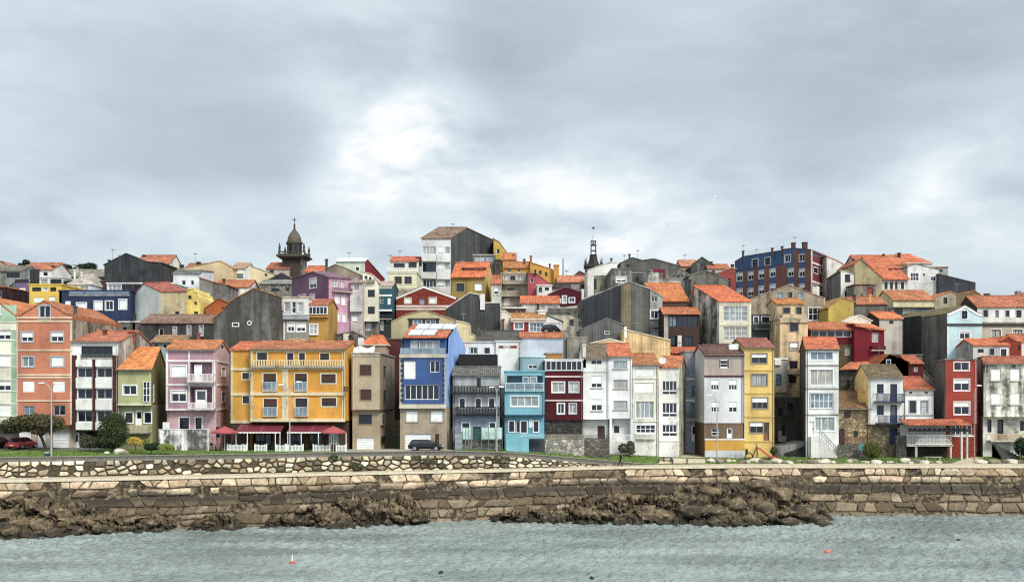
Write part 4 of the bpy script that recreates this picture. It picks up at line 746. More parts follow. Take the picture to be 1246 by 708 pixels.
H('dark gable house at the skyline left of the blue apartments', 841, 868, 360, [(841, 324.5), (854, 313), (868, 322)], 198, L=9, wall='p:4a4844:.6', rt='prof', roof='t:5c5852:.4').w('852 855 320 324 k1').chim(866, 318, 325, 2, 1, 'p:3a3836').done()
H('low house with flat orange roof in front of the blue apartments', 862, 888, 365, 326.8, 196, L=7, wall='p:c9bfae:.3', rt='gs', ridge=(322.5, .4), roof='t:bb5a40').w('866 870 329 332 k1;878 882 329 332 k1').done()
h = H('brick red rendered house left of the blue apartments', 874, 895, 370, [(874, 332), (889, 326), (895, 327)], 186, L=8, wall='p:9c4238:.2', rt='prof', roof='t:c7a894:.3').chim(891.5, 321.5, 330, 3, 1, 'p:3a302c').w('886 889 339 349 k1').done()
H('mossy grey gable above the big orange roof', 838, 886, 375, [(838, 335.5), (858, 329.8), (870, 332), (886, 342)], 172, L=7, wall='p:6c6a60:.6', rt='prof', roof='t:8d8878:.5').chim(840, 340, 352, 2.4, -.5, 'p:4a463e:.6').done()
h = H('great corrugated dark gable house with navy and brown panels', 708.5, 790.5, 445, [(708.5, 364.8), (765, 342.8), (790.5, 351.5)], 156, L=10, wall='c:5a5854:.6', rt='prof', roof='p:a8a69e:.4', over=.05)
u0, z1 = h.F.loc(708.8, 367); f = h.F
mb = h.tm('navy_cladding', 'c:2b2f37:.1'); a, b_ = f.loc(709, 366)[0], f.loc(755.5, 366)[0]; zb = Z_(430, 156)
mb.hexa([f.P(a, zb, .06), f.P(b_, zb, .06), f.P(b_, zb, 0), f.P(a, zb, 0)], [f.P(a, f.top(a) - .1, .06), f.P(b_, f.top(b_) - .1, .06), f.P(b_, f.top(b_) - .1, 0), f.P(a, f.top(a) - .1, 0)], 'c:2b2f37:.1')
mb = h.tm('brown_cladding', 'c:75664c:.5'); a, b_ = f.loc(756, 366)[0], f.loc(767, 366)[0]
mb.hexa([f.P(a, zb, .05), f.P(b_, zb, .05), f.P(b_, zb, 0), f.P(a, zb, 0)], [f.P(a, f.top(a) - .1, .05), f.P(b_, f.top(b_) - .15, .05), f.P(b_, f.top(b_) - .15, 0), f.P(a, f.top(a) - .1, 0)], 'c:75664c:.5')
h.done()
H('lower corrugated grey gable in front of the great dark gable', 705, 758.5, 445, [(705, 402), (738.5, 387.5), (758.5, 395.5)], 149, L=5, wall='c:605f5c:.4', rt='prof', roof='c:6a6966').w('736 741 403.5 406 wTa').done()
h = H('white balcony front with small windows beside the great dark gable', 791, 806, 445, [(791, 352), (806, 361)], 157, L=9, wall='p:9a9a96:.4', rt='prof', roof='p:9a9890:.4').w('792.5 800 360.5 367 w2;791.5 800.5 378 387.5 w2Tw;792 804 398 401 a3;792 804 402 407 a3c').done()
h = H('ochre cream corrugated gable behind the white town houses', 759, 815.8, 450, [(759, 402), (761, 401.5), (815.8, 414)], 143.5, L=5, wall='c:d8b679:.15', rt='prof', roof='p:e2d6b8:.2', over=.02).chim(761, 397.5, 404, 3.4, -.05, 'p:e6e2d8:.2', False).done()
H('cream low gable behind the mossy and orange roofs', 709, 758.8, 450, [(709, 420), (742, 412.5), (758.8, 417)], 142.2, L=4, wall='p:dcc690:.25', rt='prof', roof='p:e3dcc4:.2').done()
h = H('house with broad orange roof above dark brown shuttered floors', 807, 851, 445, 381.5, 152, L=8, wall='p:473430:.3', rt='gs', ridge=(375.5, .3), roof='t:d5623a', over=.4)
h.w('814 823.5 384.5 397.5 k2v;824 849 384.5 397.5 k4').panel(808, 813, 382, 440, 'p:b5aaa0:.4', .1).w('815 824 409 420 k1x2;833 843 409 420 k2').chim(827, 408, 432, 4.6, -1.2, 'p:d8d6d0:.2', False).done()
H('upper block with large mottled orange roof and skylight', 795, 838, 420, 366.5, 161, L=12, wall='p:5a4238:.3', rt='gs', ridge=(345.5, .8), roof='t:cf6a2e:.1', over=.2).done()
H('orange lean-to roof below the dark brown shuttered floors', 818, 856, 445, 429.5, 145, L=5, wall='p:8a5a48:.3', rt='gs', ridge=(424, .6), roof='t:c4532f', **SH).done()
h = H('big white house with bright orange roof and two wide glazed bays', 875, 914, 440, 367, 151, L=12, xs=838, wall='p:ddd6b8:.15', swl='p:bdb6a6:.75', rt='gs', ridge=(348.5, .8), roof='t:dc5f2e:.1', over=.25)
h.w('880 909.5 372.5 391 w4x3c;880 909.5 397.5 414.5 w4x3c').band(875, 914, [394.5, 369], 'p:e8e2c8:.15', h=.3).panel(911, 914, 368, 430, 'p:e6dfc4:.2').done()
H('dark rubble roofed shed below the big white house', 858, 905, 440, 424, 143, L=4, wall='s:55483e:.4', rt='gs', ridge=(420, .4), roof='t:5a4a40:.4', **SH).done()

# blue apartments: the front runs back to the left
h = H('blue apartment block with brick pillars on the skyline', 891, 987, 395, [(891, 330), (904, 327.8), (952, 321.5), (952.3, 303.8), (965, 302.3), (987, 304)], 216, D1=196, L=9, xs=1006, wall='p:4a669a:.15', sw='p:7a3034:.2', rt='prof', roof='p:5a5a60:.3', over=.02, **AP)
for x0, x1, y in ((891, 896, 331), (904.5, 910, 328.5), (917.5, 922.8, 326.5), (930.5, 936.5, 325), (944.5, 958.5, 324), (966.5, 972, 305.5), (980, 987, 305.5)): h.panel(x0, x1, y, 375, 'p:84584c:.25', .15, name='brick_pillar')
for c, y in ((900, 337), (913.5, 335.8), (926.5, 334), (940.3, 332), (962.3, 331.5), (976, 332)): h.win(c - 3.4, c + 3.4, y - 4, y + 4, 'w2h4Tw')
for c, y in ((900, 356), (913.5, 355.5), (926.5, 353), (940.3, 350.5), (962.3, 350.5), (976, 350.5)): h.win(c - 3.4, c + 3.4, y - 4, y + 4, 'w2h5Tw')
for c, y in ((958.5, 314.5), (976, 313.8)): h.win(c - 3.4, c + 3.4, y - 3.6, y + 3.6, 'w2Tw')
h.w('988.5 1004.5 306.5 317 k4;990 995 325 333.3 k1Tw;998 1003.5 326 334 k1Tw;990 995 346.5 354 k1Tw;998 1003.5 347.5 355 k1Tw', 'R').band(987, 1006, [319, 342], 'p:e6d8d0:.1', q='R', h=.4)
h.panel(987, 988.2, 304, 372, 'p:d9d0c8:.1', .06, 'R').chim(966, 295, 304, 4.4, -14, 'p:5a3c34').chim(980, 294.5, 305, 5.4, -16, 'p:5a3c34').chim(952, 299.5, 306, 2.2, -12, 'p:5a3c34').chim(940, 301.5, 308, 2.2, -8, 'p:4a3834').done()
h = H('set back blue attic storey of the skyline apartments with roof rail', 904, 952, 370, [(904, 312.5), (952, 304.8)], 217, D1=207, L=8, wall='p:3c5f8c:.15', rt='prof', roof='p:4a4a50:.3', over=.02, **AP)
h.w('915.5 922.5 316 324.5 k1Tw;931 937.5 314 322 k1Tw')
mb = MB(h.off)
for i in range(13):
    p = h.F.P(h.F.W * i / 12, 0, -.3); z = h.F.top(h.F.W * i / 12 * .999); mb.tube((p.x, p.y, z), (p.x, p.y, z + 1.0), .03, .03, 'f:d8dadc', 5)
for dz in (.5, 1.0): mb.tube(h.F.P(0, h.F.top(.01) + dz, -.3), h.F.P(h.F.W, h.F.top(h.F.W - .01) + dz, -.3), .03, .03, 'f:d8dadc', 5)
mb.build('roof_railing', h.root); h.chim(904.5, 305, 316, 2.2, .2, 'p:3c302c').ant(904.5, 298, 306, .5).ant(967, 288, 300, -9).done()
h = H('brownish stone gabled house below the blue apartments', 913, 1002, 450, [(913, 364), (959.5, 347), (1002, 362.5)], 167, L=11, wall='p:a09078:.4', rt='prof', roof='t:a89a88:.3', over=.15)
h.w('945 953 355.5 363 w2v;959.3 963.6 355.5 363.5 kTt;969.6 977.5 356 363 w2v;984 1000 374.5 389.5 w3x2Tw').panel(1002, 1004, 362, 420, 'p:c9b8a4:.3').chim(993, 348.5, 360, 8, .5, 'p:d8d2c4:.3', False).done()
h = H('dark slate blue low house with balcony left of the tan house', 915.5, 949, 470, 383.5, 155, L=6, wall='p:4a5058:.4', rt='flat', roof='p:55565a:.4')
h.w('917.5 922.5 385.5 393 k1Tw;927 936 385.5 393 k2Tw;918 924 407 414 k2;934 940 407 414 k2').bal(916, 948, 391.5, 401.5, 'rail', 'f:3a4148', .9, slab='p:6a727a:.3').done()
h = H('tall narrow tan house with peeling walls and heavy cornice', 949, 983, 520, 388, 149, L=9, wall='p:cdb083:.45', rt='flat', roof='p:a89a80:.6', trim='p:b9a888:.4')
h.w('961 971 393 403 b2Tt;961 971 416.5 426 t2h7cTt;961 970.5 439 448.5 k2;960 969 457 466 k2').band(949, 983, [389.5, 391.5], h=.25, d=.25).bal(958, 975, 449.5, 455, 'solid', 'p:c9b08a:.4', .5).done()
h = H('small tan attic storey with orange roof on the tan house', 945, 978.5, 420, 369.5, 151, L=6, wall='p:d8bb8d:.4', rt='gs', ridge=(364.5, .5), roof='t:c97a34:.2')
h.w('953 961 374.5 381 k2Tt;969 975 374 382 k1Tt').bal(949.5, 980, 383, 388.5, 'solid', 'p:bfa984:.5', 1.0).done()

h = H('slim white house with grey side wall right of the blue apartments', 1023, 1039, 400, [(1023, 329.5), (1030, 330), (1039, 334)], 184, L=14, xs=1006, wall='p:e2ddd0:.25', swl='p:85837e:.5', rt='prof', roof='t:d9d0c2:.4')
h.w('1028 1034.5 333.8 343.5 k2;1028 1034.5 354 361 k2').done()
H('upper white part with red roof behind the slim white house', 1006, 1034, 350, [(1006, 312), (1018, 317), (1034, 326)], 199, L=6, wall='p:d8d4ca:.3', rt='prof', roof='t:cc6a50').w('1018 1019 320 321 k1').done()
h = H('khaki gable house with long orange roof and red dormer', 1040, 1073, 400, [(1040, 321), (1046.3, 315.5), (1073, 337.5)], 186, L=10, wall='p:a89c70:.3', rt='prof', roof='t:cf5a36').w('1051 1056 346 350 k1').done()
h = H('white colonnaded house under orange roof with dormer', 1073, 1105, 395, 338.5, 187.5, L=12, wall='p:e0d4c4:.2', rt='gs', ridge=(313, .9), roof='t:d6603c', over=.7)
h.w('1076 1080 343 352 kTw;1083 1086.5 343 352 k1;1089 1092 343 352 k1;1096 1100 343 352 bTw')
D = 191; mb = h.tm('dormer', 'p:8a2a2e:.1'); mb.box(X_(1083, D), X_(1097, D), D, D + 4, Z_(338, D), Z_(326, D), 'p:8a2a2e:.1'); m3 = h.tm('dormer_window', GL['curtain'][0]); m3.box(X_(1085, D), X_(1089, D), D - .05, D - .01, Z_(334, D), Z_(328.5, D), GL['curtain'][0]); m3.box(X_(1091.5, D), X_(1095.5, D), D - .05, D - .01, Z_(334, D), Z_(328.5, D), GL['curtain'][0]); h.done()
H('long orange roofed house along the right skyline', 1046, 1104, 360, 322, 203, L=11, wall='p:d2b89c:.3', rt='gs', ridge=(311.5, .5), roof='t:d5683e').chim(1075.5, 309, 318, 2, 3, 'p:3c342f').chim(1094.5, 307.5, 317, 2.8, 4, 'p:3c342f').chim(1039, 315, 324, 2, -3, 'p:4a4038').done()
h = H('white house with grey gable top at the right end of the orange roofs', 1104.5, 1142, 395, [(1104.5, 324), (1115, 321.5), (1142, 328)], 191, L=9, wall='p:d9d7d2:.2', rt='prof', roof='t:9a958c:.3')
h.w('1108 1117.8 332.2 341.5 w3x2Tw;1132.5 1138.8 336.5 342 w2Tw;1123 1125.5 333 335.5 k1').done()
H('orange hipped roof above the white house on the right', 1083, 1134, 350, 320, 206, L=9, wall='p:d8d2c8:.2', rt='hip', ridge=(309.5, .3), roof='t:d9683e').done()
H('grey box house behind the dark slate wall on the right', 1134, 1153.5, 360, 325.5, 202, L=8, wall='p:a2a29c:.3', rt='flat').w('1143 1147 328 331 k1').done()
H('long charcoal slate clad wall falling to the right', 1142, 1187, 400, [(1142, 333.5), (1187, 344.5)], 190, D1=192, L=9, wall='c:33363c:.1', rt='prof', roof='p:5a5c60', over=.02).done()
h = H('long pale yellow house under orange roof on the right slope', 1087, 1137, 420, 365, 166, L=9, wall='p:ddd0a0:.15', rt='gs', ridge=(354.5, .5), roof='t:e0703a', lower=(373.5, .6, 'p:9a988e:.4'))
h.w('1088 1098 375.5 383 k2;1113 1134 375.5 383 k3v').done()
H('beige gable end with a small dark window on the right slope', 1137.3, 1163, 420, [(1137.3, 362), (1157, 354.5), (1163, 358)], 166.5, L=9, wall='p:b9a88c:.35', rt='prof', roof='t:cf7444:.2').w('1148 1152.5 362 369.5 k1').done()
H('small house with red roof and white verge on the right slope', 1062, 1093, 400, [(1062, 364), (1092, 355.5), (1093, 356)], 174, L=7, wall='p:6a6660:.5', rt='prof', roof='t:cf5638').w('1068 1072 368 373 k1;1080 1085 366 372 w1').done()
H('stone shed with maroon door below the khaki gable', 1039, 1066, 390, 347, 180, L=6, wall='p:8a8170:.5', rt='flat', roof='p:6a2a30:.2', **SH).w('1055 1062 349.5 359 Dr;1047 1050 358 360 k1').done()
h = H('olive yellow gable house right of the stone gabled house', 1008, 1039, 440, [(1008, 374), (1023.6, 362), (1039, 367)], 162, L=8, wall='p:c2a440:.12', rt='prof', roof='t:b98a58:.2').done()
H('grey block house with red roof beside the olive yellow gable', 1039.3, 1080, 420, 370, 163, L=7, wall='p:6f6d68:.4', rt='gs', ridge=(362.5, .5), roof='t:cb5840').chim(1040, 358, 366, 3, -.5, 'p:4a4640:.5').chim(1059, 358, 368, 2, 1, 'p:d9b44a:.2').w('1077 1079 372 380 w1').done()
H('little house with orange roof and dark gable side', 1070, 1098, 420, 387.5, 158, L=6, xs=1052, wall='p:c9beb0:.3', swl='p:3a3a3c:.3', rt='gs', ridge=(380.5, .6), roof='t:e2753e').w('1082 1087 390 394 k1').done()
H('cream white gable behind the maroon house', 1029, 1060, 420, [(1029, 393), (1046.5, 383.5), (1060, 390)], 154, L=5, wall='p:dcd3c0:.2', rt='prof', roof='p:e3dccb:.2').done()
h = H('maroon house with orange roof and one white shuttered window', 1039.5, 1076, 470, [(1039.5, 394.5), (1058, 402), (1076, 401.8)], 149, L=7, wall='p:741626:.12', rt='prof', roof='t:dd6a40').w('1061 1069 405 416 wc').bal(1059, 1076, 421, 427, 'solid', 'p:5a1020:.2', .6).done()
D = 149; mb = MB(); mb.slab([V(X_(1040, D), D - .3, Z_(396, D)), V(X_(1076, D), D - .3, Z_(401.3, D)), V(X_(1077, D), D + 5, Z_(391.5, D)), V(X_(1043, D), D + 5, Z_(389.5, D))], .15, 't:d9683e'); ob = mb.build('canopy_roof', h.root); ob.location = -h.off
h = H('dark glazed gallery house with orange roof joined to the maroon house', 985, 1039.2, 475, 400.5, 150, L=7, wall='p:5c1620:.15', rt='gs', ridge=(393.5, .6), roof='t:dd6a3e', over=.5)
h.w('987 1036 402 410 w5').panel(985, 1039, 419, 460, 'p:57472c:.6', .04, name='ground_floor').w('1028 1034 423 432 wc').done()
h = H('pale blue gabled house with white stepped trim and long grey side', 1152.5, 1195, 470, [(1152.5, 382), (1156, 381), (1174.3, 372), (1190, 381.5), (1195, 382.3)], 151, L=17, xs=1077, wall='p:b3d6da:.1', swl='c:68665f:.6', rt='prof', roof='t:7c6a4a:.5', over=.06, trim='p:4a4444:.2')
for a, b_ in (((1152.5, 382), (1156, 381)), ((1156, 381), (1174.3, 372)), ((1174.3, 372), (1190, 381.5)), ((1190, 381.5), (1195, 382.3))):
    m_ = h.tm('verge', 'p:eae9e4:.1'); ua, za = h.F.loc(*a); ub, zb_ = h.F.loc(*b_); ua, ub = max(ua, 0), min(ub, h.F.W); m_.hexa([h.F.P(ua, za - .3, .1), h.F.P(ub, zb_ - .3, .1), h.F.P(ub, zb_ - .3, 0), h.F.P(ua, za - .3, 0)], [h.F.P(ua, za + .03, .1), h.F.P(ub, zb_ + .03, .1), h.F.P(ub, zb_ + .03, 0), h.F.P(ua, za + .03, 0)], 'p:eae9e4:.1')
h.w('1170 1177 378 388 k2Tw;1168 1180 403.5 412.3 w2h2Tw').band(1152.5, 1195, 395, h=.35, d=.15).panel(1152.5, 1154, 396, 430, 'p:e8e8e4:.1').panel(1100, 1121, 386.5, 470, 'c:2b3038:.2', .06, 'L', 'navy_cladding').done()
h = H('white terrace house with red orange roof and row of tall windows', 1189, 1262, 470, 373.5, 158.5, L=10, wall='p:e6e2da:.1', rt='gs', ridge=(361, .5), roof='t:c95c42', trim='p:5a4e48:.2', xs=1164, swl='p:3c3a30:.7', lower=(395.5, .15, 'p:b9ad98:.2'))
h.w('1196.5 1202 377 385.5 k2Ta;1211 1215.6 377.5 388 a1v;1223.6 1228 378 385 k1Ta;1236.6 1242.5 377.5 386.5 k2Ta;1206 1217.8 401 410.5 k2TcS;1232 1244 401 410.5 k3Tc').band(1189, 1262, 395.3, h=.3).bal(1191, 1262, 386.5, 393, 'solid', 'p:dedad2:.2', .4).done()
H('low flat grey house behind the red orange terrace roof', 1200, 1227, 400, 360.5, 192, L=8, wall='p:a8a49a:.4', rt='flat').w('1206 1210 363 366 k1').chim(1202, 357, 362, 5, -1, 'p:4a4440').done()
H('gabled house with salmon roof cut by the right edge of the skyline', 1228, 1272, 410, [(1228, 367), (1248, 356), (1272, 366)], 188, L=9, wall='p:dcd2c4:.2', rt='prof', roof='t:cb6648').chim(1240, 354, 364, 5, 1, 'p:9a8d80:.3').w('1240 1244 366 371 k1').done()
H('orange roof ridge with mossy gable behind the pale blue house', 1160, 1195, 410, [(1160, 359), (1186, 354), (1195, 360)], 176, L=7, wall='p:7a6a4e:.4', rt='prof', roof='t:cf7a4a:.3').w('1178 1182 362 365 k1').done()
h = H('small grey white house with orange roof above the red house', 1184, 1228, 470, 420, 145, L=6, xs=1164, wall='p:cfcdc6:.3', swl='p:a9a59c:.4', rt='gs', ridge=(413.5, .5), roof='t:dd643a')
h.w('1189.5 1197 424.5 429 k2;1204 1209.5 424 432 kTa;1217.5 1224.5 424.5 433.5 k1Tw').done()
H('brick red stepped house with orange roof left of the right edge', 1219, 1243, 470, [(1219, 414), (1226, 409.3), (1235, 415), (1243, 416)], 146, L=6, wall='b:a3402c:.15', rt='prof', roof='t:d6603c').w('1238 1241 420 426 k1').done()
H('low white house with orange roof at the right edge above grey house', 1238, 1280, 470, 415, 147.5, L=6, wall='p:dedad2:.2', rt='gs', ridge=(408, .5), roof='t:d55d3a').w('1246 1252 418 424 k1').done()
h = H('wide house with big orange roof behind the blue balcony house', 1063, 1105, 480, [(1063, 449), (1082, 432), (1105, 441)], 146, L=7, xs=1021, wall='p:7a766c:.5', swl='s:4a4844:.5', rt='prof', roof='t:d8734a:.15').w('1079 1083 438 443 kTa').done()
D = 145.9; mb = MB(h.off); mb.slab([V(X_(1022, D), D - .2, Z_(448.5, D)), V(X_(1064, D), D - .2, Z_(447.5, D)), V(X_(1081, D), D + 5, Z_(433, D)), V(X_(1052, D), D + 5, Z_(436, D))], .16, 't:d8734a:.15'); mb.build('lean_to_roof', h.root); h.done()
H('rubble stone wall house under the big orange roof', 1021, 1062, 500, 450, 146.5, L=4, wall='s:55534d:.4', rt='flat', roof='p:6a665e:.5', **SH).w('1030 1034 462 472 k1').done()
H('maroon corner house with red roof above the small white house', 1105.5, 1123, 490, 442, 147, L=6, wall='p:651c22:.2', rt='gs', ridge=(434, .5), roof='t:c0553e').w('1112 1117 446 452 wc').done()
H('grey rendered gable house behind the small white house', 1108, 1140, 520, [(1108, 472), (1121, 448), (1140, 468)], 149, L=6, wall='p:84806f:.5', rt='prof', roof='p:8a867a:.5').done()
H('dark boundary house between the orange roof and light blue house', 1076, 1122, 470, 432, 152, L=4, wall='p:5a5852:.6', rt='flat', roof='p:6a665e:.5', **SH).done()
h = H('small house with orange hipped roof behind the beige rounded house', 440, 470, 450, 419, 140, L=7, wall='p:b5a084:.3', rt='hip', ridge=(408, .25), roof='t:e0682e').panel(436, 443, 411, 420, 'p:e6e4de:.2', .3).done()
H('ruined stone house with pale patches below the purple house', 398, 446, 470, [(398, 404), (412, 407), (430, 403), (446, 411)], 150, L=7, wall='s:7a7064:.5', rt='prof', roof='p:8a8174:.6').w('403 408 412 419 k1;424 429 408 415 k1;436 441 413 420 k1').panel(418, 425, 406, 414, 'p:dcd6c8:.3', .2).done()
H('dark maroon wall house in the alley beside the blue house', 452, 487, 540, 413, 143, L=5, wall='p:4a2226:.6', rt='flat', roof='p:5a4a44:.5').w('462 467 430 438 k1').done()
BLOBS = [(498, 148, 46, .07), (525, 168, 64, .05), (465, 185, 60, .06), (550, 195, 70, .10), (415, 200, 60, .06), (430, 215, 110, .10), (300, 300, 190, .10), (660, 250, 130, .16), (760, 255, 110, .10), (1165, 222, 80, .22), (60, 320, 170, .10), (470, 60, 120, .08), (800, 310, 200, .08), (60, 40, 120, .05), (1030, 280, 120, .08),
         (110, 165, 130, -.10), (270, 165, 120, -.13), (355, 195, 70, -.14), (600, 75, 80, -.14), (700, 130, 120, -.14), (1060, 70, 150, -.14), (860, 160, 140, -.05), (1230, 30, 140, -.05)]
SKYK, SKYG, SUNE, EXPO = 9.4, 14.0, 2.5, 0.24
# ------------------------------------------------------------------ noise on arrays
def _hash(i, j, k):
    n = (i * 374761393 + j * 668265263 + k * 2147483647 + 12345).astype(np.int64) & 0xffffffff
    n = ((n ^ (n >> 13)) * 1274126177) & 0xffffffff; return ((n ^ (n >> 16)) & 0xffff) / 65535.0
def vnoise(x, y, seed=0):
    x, y = np.asarray(x, float), np.asarray(y, float); i, j = np.floor(x).astype(np.int64), np.floor(y).astype(np.int64); u, v = x - i, y - j
    u, v = u * u * (3 - 2 * u), v * v * (3 - 2 * v); h = lambda a, b: _hash(a, b, np.int64(seed))
    return (h(i, j) * (1 - u) + h(i + 1, j) * u) * (1 - v) + (h(i, j + 1) * (1 - u) + h(i + 1, j + 1) * u) * v
def fbm(x, y, o=5, seed=0, ridge=False):
    s = 0; a = .5; t = 0
    for k in range(o):
        n = vnoise(x * 2 ** k + 17.3 * k, y * 2 ** k + 9.1 * k, seed + k)
        if ridge: n = 1 - np.abs(2 * n - 1)
        s = s + a * n; t += a; a *= .5
    return s / t
def grid_mesh(name, P, m, smooth=True):
    nr, nc = P.shape[:2]; me = bpy.data.meshes.new(name); idx = np.arange(nr * nc).reshape(nr, nc)
    q = np.stack([idx[:-1, :-1], idx[:-1, 1:], idx[1:, 1:], idx[1:, :-1]], -1).reshape(-1, 4)
    me.vertices.add(nr * nc); me.vertices.foreach_set('co', P.reshape(-1).astype(np.float32))
    me.loops.add(q.size); me.loops.foreach_set('vertex_index', q.reshape(-1).astype(np.int32))
    me.polygons.add(len(q)); me.polygons.foreach_set('loop_start', np.arange(0, q.size, 4, dtype=np.int32))
    if smooth: me.polygons.foreach_set('use_smooth', np.ones(len(q), bool))
    me.materials.append(m); me.update(calc_edges=True); me.validate(); o = bpy.data.objects.new(name, me); COL.objects.link(o); return o

# ------------------------------------------------------------------ ground
def mottled(name, cols, sc, rough=.95, bump=.4):
    n = N(name); a = n.noise((sc, sc, sc), 1, 6, rough=.7); b = n.noise((sc * 6, sc * 6, sc * 6), 1, 5)
    c = n.mix(n.ramp(a, .38, .62), lin(cols[0]), lin(cols[1])); c = n.mix(n.ramp(b, .45, .65), c, lin(cols[2])); n.bump(b, bump, .06); return n.done(c, rough, .15)
M_HILL = mottled('hill_earth', ('4c4a3c', '3a4428', '5f5d48'), .25); M_LAWN = mottled('lawn_grass', ('526f28', '4a6222', '6c8034'), .5)
M_PAVE = mottled('paving', ('a09a8c', '8f897c', 'b0a898'), .5); M_PATH = mottled('promenade_paving', ('b8a88c', 'a39276', 'c6b89e'), .4)
Xs = np.concatenate([np.linspace(-1400, -80, 24)[:-1], np.linspace(-80, 90, 115), np.linspace(90, 1400, 24)[1:]])
rows = []
for t in (0, .25, .5, .75, 1.0): rows.append([(x, at(LAWN, x, 1) + t * (at(HOUSE, x, 1) - 1.5 - at(LAWN, x, 1))) for x in Xs])
nl = len(rows)
for d in (4, 9, 15, 25, 40, 55, 76, 110, 180, 400, 900, 1600): rows.append([(x, at(HOUSE, x, 1) - 1.5 + d) for x in Xs])
P = np.array([[(x, y, ground(x, y)) for x, y in r] for r in rows])
tag(grid_mesh('lawn', P[:nl], M_LAWN), kind='structure'); tag(grid_mesh('hill', P[nl - 1:], M_HILL), kind='structure')
# paved forecourt in front of the beige and blue houses, and paths across the grass
def strip(name, pts0, pts1, m, dz, n=24):
    a0, a1 = [[V(X_(px, D), D, 0) for px, D in q] for q in (pts0, pts1)]; R = []
    for i in range(n + 1):
        t = i / n * (len(a0) - 1); k = min(int(t), len(a0) - 2); f = t - k; r = []
        for j in range(7):
            p = a0[k].lerp(a0[k + 1], f).lerp(a1[k].lerp(a1[k + 1], f), j / 6); r.append((p.x, p.y, ground(p.x, p.y) + dz))
        R.append(r)
    return tag(grid_mesh(name, np.array(R), m), kind='structure')
D0 = lambda px: float(np.interp(px, [0, 300, 450, 545, 700, 785, 900, 1246], [111.3, 117.2, 120.6, 122.6, 126, 128, 129.3, 129.6]))
strip('forecourt_paving', [(421, D0(421) + .1), (550, D0(550) + .1)], [(421, 127.5), (550, 129)], M_PAVE, .03)
strip('street', [(-60, 118.2), (120, 119.8)], [(-60, 123.5), (120, 125)], mottled('street_asphalt', ('6a6a68', '5c5c5a', '787672'), .5), .02)
strip('footpath', [(-40, 113.2), (34, 117.4)], [(-40, 114.2), (38, 118)], M_PAVE, .035)
strip('alley_path', [(800, 128.3), (858, 129.2)], [(836, 140), (857, 140)], M_PATH, .03)
strip('lane_path', [(1158, 129.7), (1196, 129.7)], [(1184, 137), (1197, 137)], M_PATH, .03)

# promenade on top of the sea wall
R = []
for x in Xs:
    y0, y1, z = at(SEA, x, 1), at(LAWN, x, 1), at(SEA, x, 2); R.append([(x, y0 + (y1 + .3 - y0) * t, z + .05 * t) for t in (0, .33, .66, 1)])
tag(grid_mesh('promenade', np.array(R), M_PATH), kind='structure')

# ------------------------------------------------------------------ masonry made of separate stones
def clip(poly, nx, ny, c):          # keep nx*x + ny*y <= c
    out = []
    for i in range(len(poly)):
        p, q = poly[i], poly[(i + 1) % len(poly)]; a, b = nx * p[0] + ny * p[1] - c, nx * q[0] + ny * q[1] - c
        if a <= 0: out.append(p)
        if (a < 0 < b) or (b < 0 < a): t = a / (a - b); out.append((p[0] + (q[0] - p[0]) * t, p[1] + (q[1] - p[1]) * t))
    return out
def cells(pts, box, gap, metric=1.0):
    pts = np.array(pts); Q = pts.copy(); Q[:, 1] *= metric; res = []
    for i, p in enumerate(Q):
        d = ((Q - p) ** 2).sum(1); near = np.argsort(d)[1:15]
        poly = [(box[0], box[2] * metric), (box[1], box[2] * metric), (box[1], box[3] * metric), (box[0], box[3] * metric)]
        for j in near:
            nx, ny = Q[j] - p; L = math.hypot(nx, ny); nx /= L; ny /= L; m = (Q[j] + p) / 2
            poly = clip(poly, nx, ny, nx * m[0] + ny * m[1] - gap / 2)
            if len(poly) < 3: break
        if len(poly) >= 3: res.append([(a, b / metric) for a, b in poly])
    return res
def stone_mat(name, dark_z=None):
    n = N(name); at_ = n.n('ShaderNodeAttribute', _attribute_name='tint'); a = n.noise((2.2, 2.2, 2.2), 1, 6, rough=.7); b = n.noise((.5, .5, 1.4), 1, 6, rough=.75)
    c = n.mix(1.0, at_.outputs['Color'], n.ramp(a, .36, .64, .58, 1.2), 'MULTIPLY'); c = n.mix(n.math('MULTIPLY', n.ramp(b, .52, .66), .6), c, (.06, .05, .04, 1))
    if dark_z:       # tidal stain browning the lower courses, under a darker band
        z = n.n('ShaderNodeSeparateXYZ'); g = n.n('ShaderNodeNewGeometry'); n.l(g.outputs['Position'], z.inputs[0])
        w = n.math('ADD', z.outputs[2], n.math('MULTIPLY', n.math('SUBTRACT', n.noise((.16, .16, .3), 1, 6), .5), 2.4))
        c = n.mix(n.ramp(w, dark_z[0] + .3, dark_z[0] - .6, 0, .55), c, lin('54452f')); c = n.mix(n.math('MULTIPLY', n.ramp(w, dark_z[0] + .35, dark_z[0] - .25), n.ramp(w, dark_z[1] - .5, dark_z[1] + .3, .30, 1)), c, n.mix(.82, c, (.022, .02, .017, 1)))
    n.bump(a, .6, .08); return n.done(c, .88, .25)
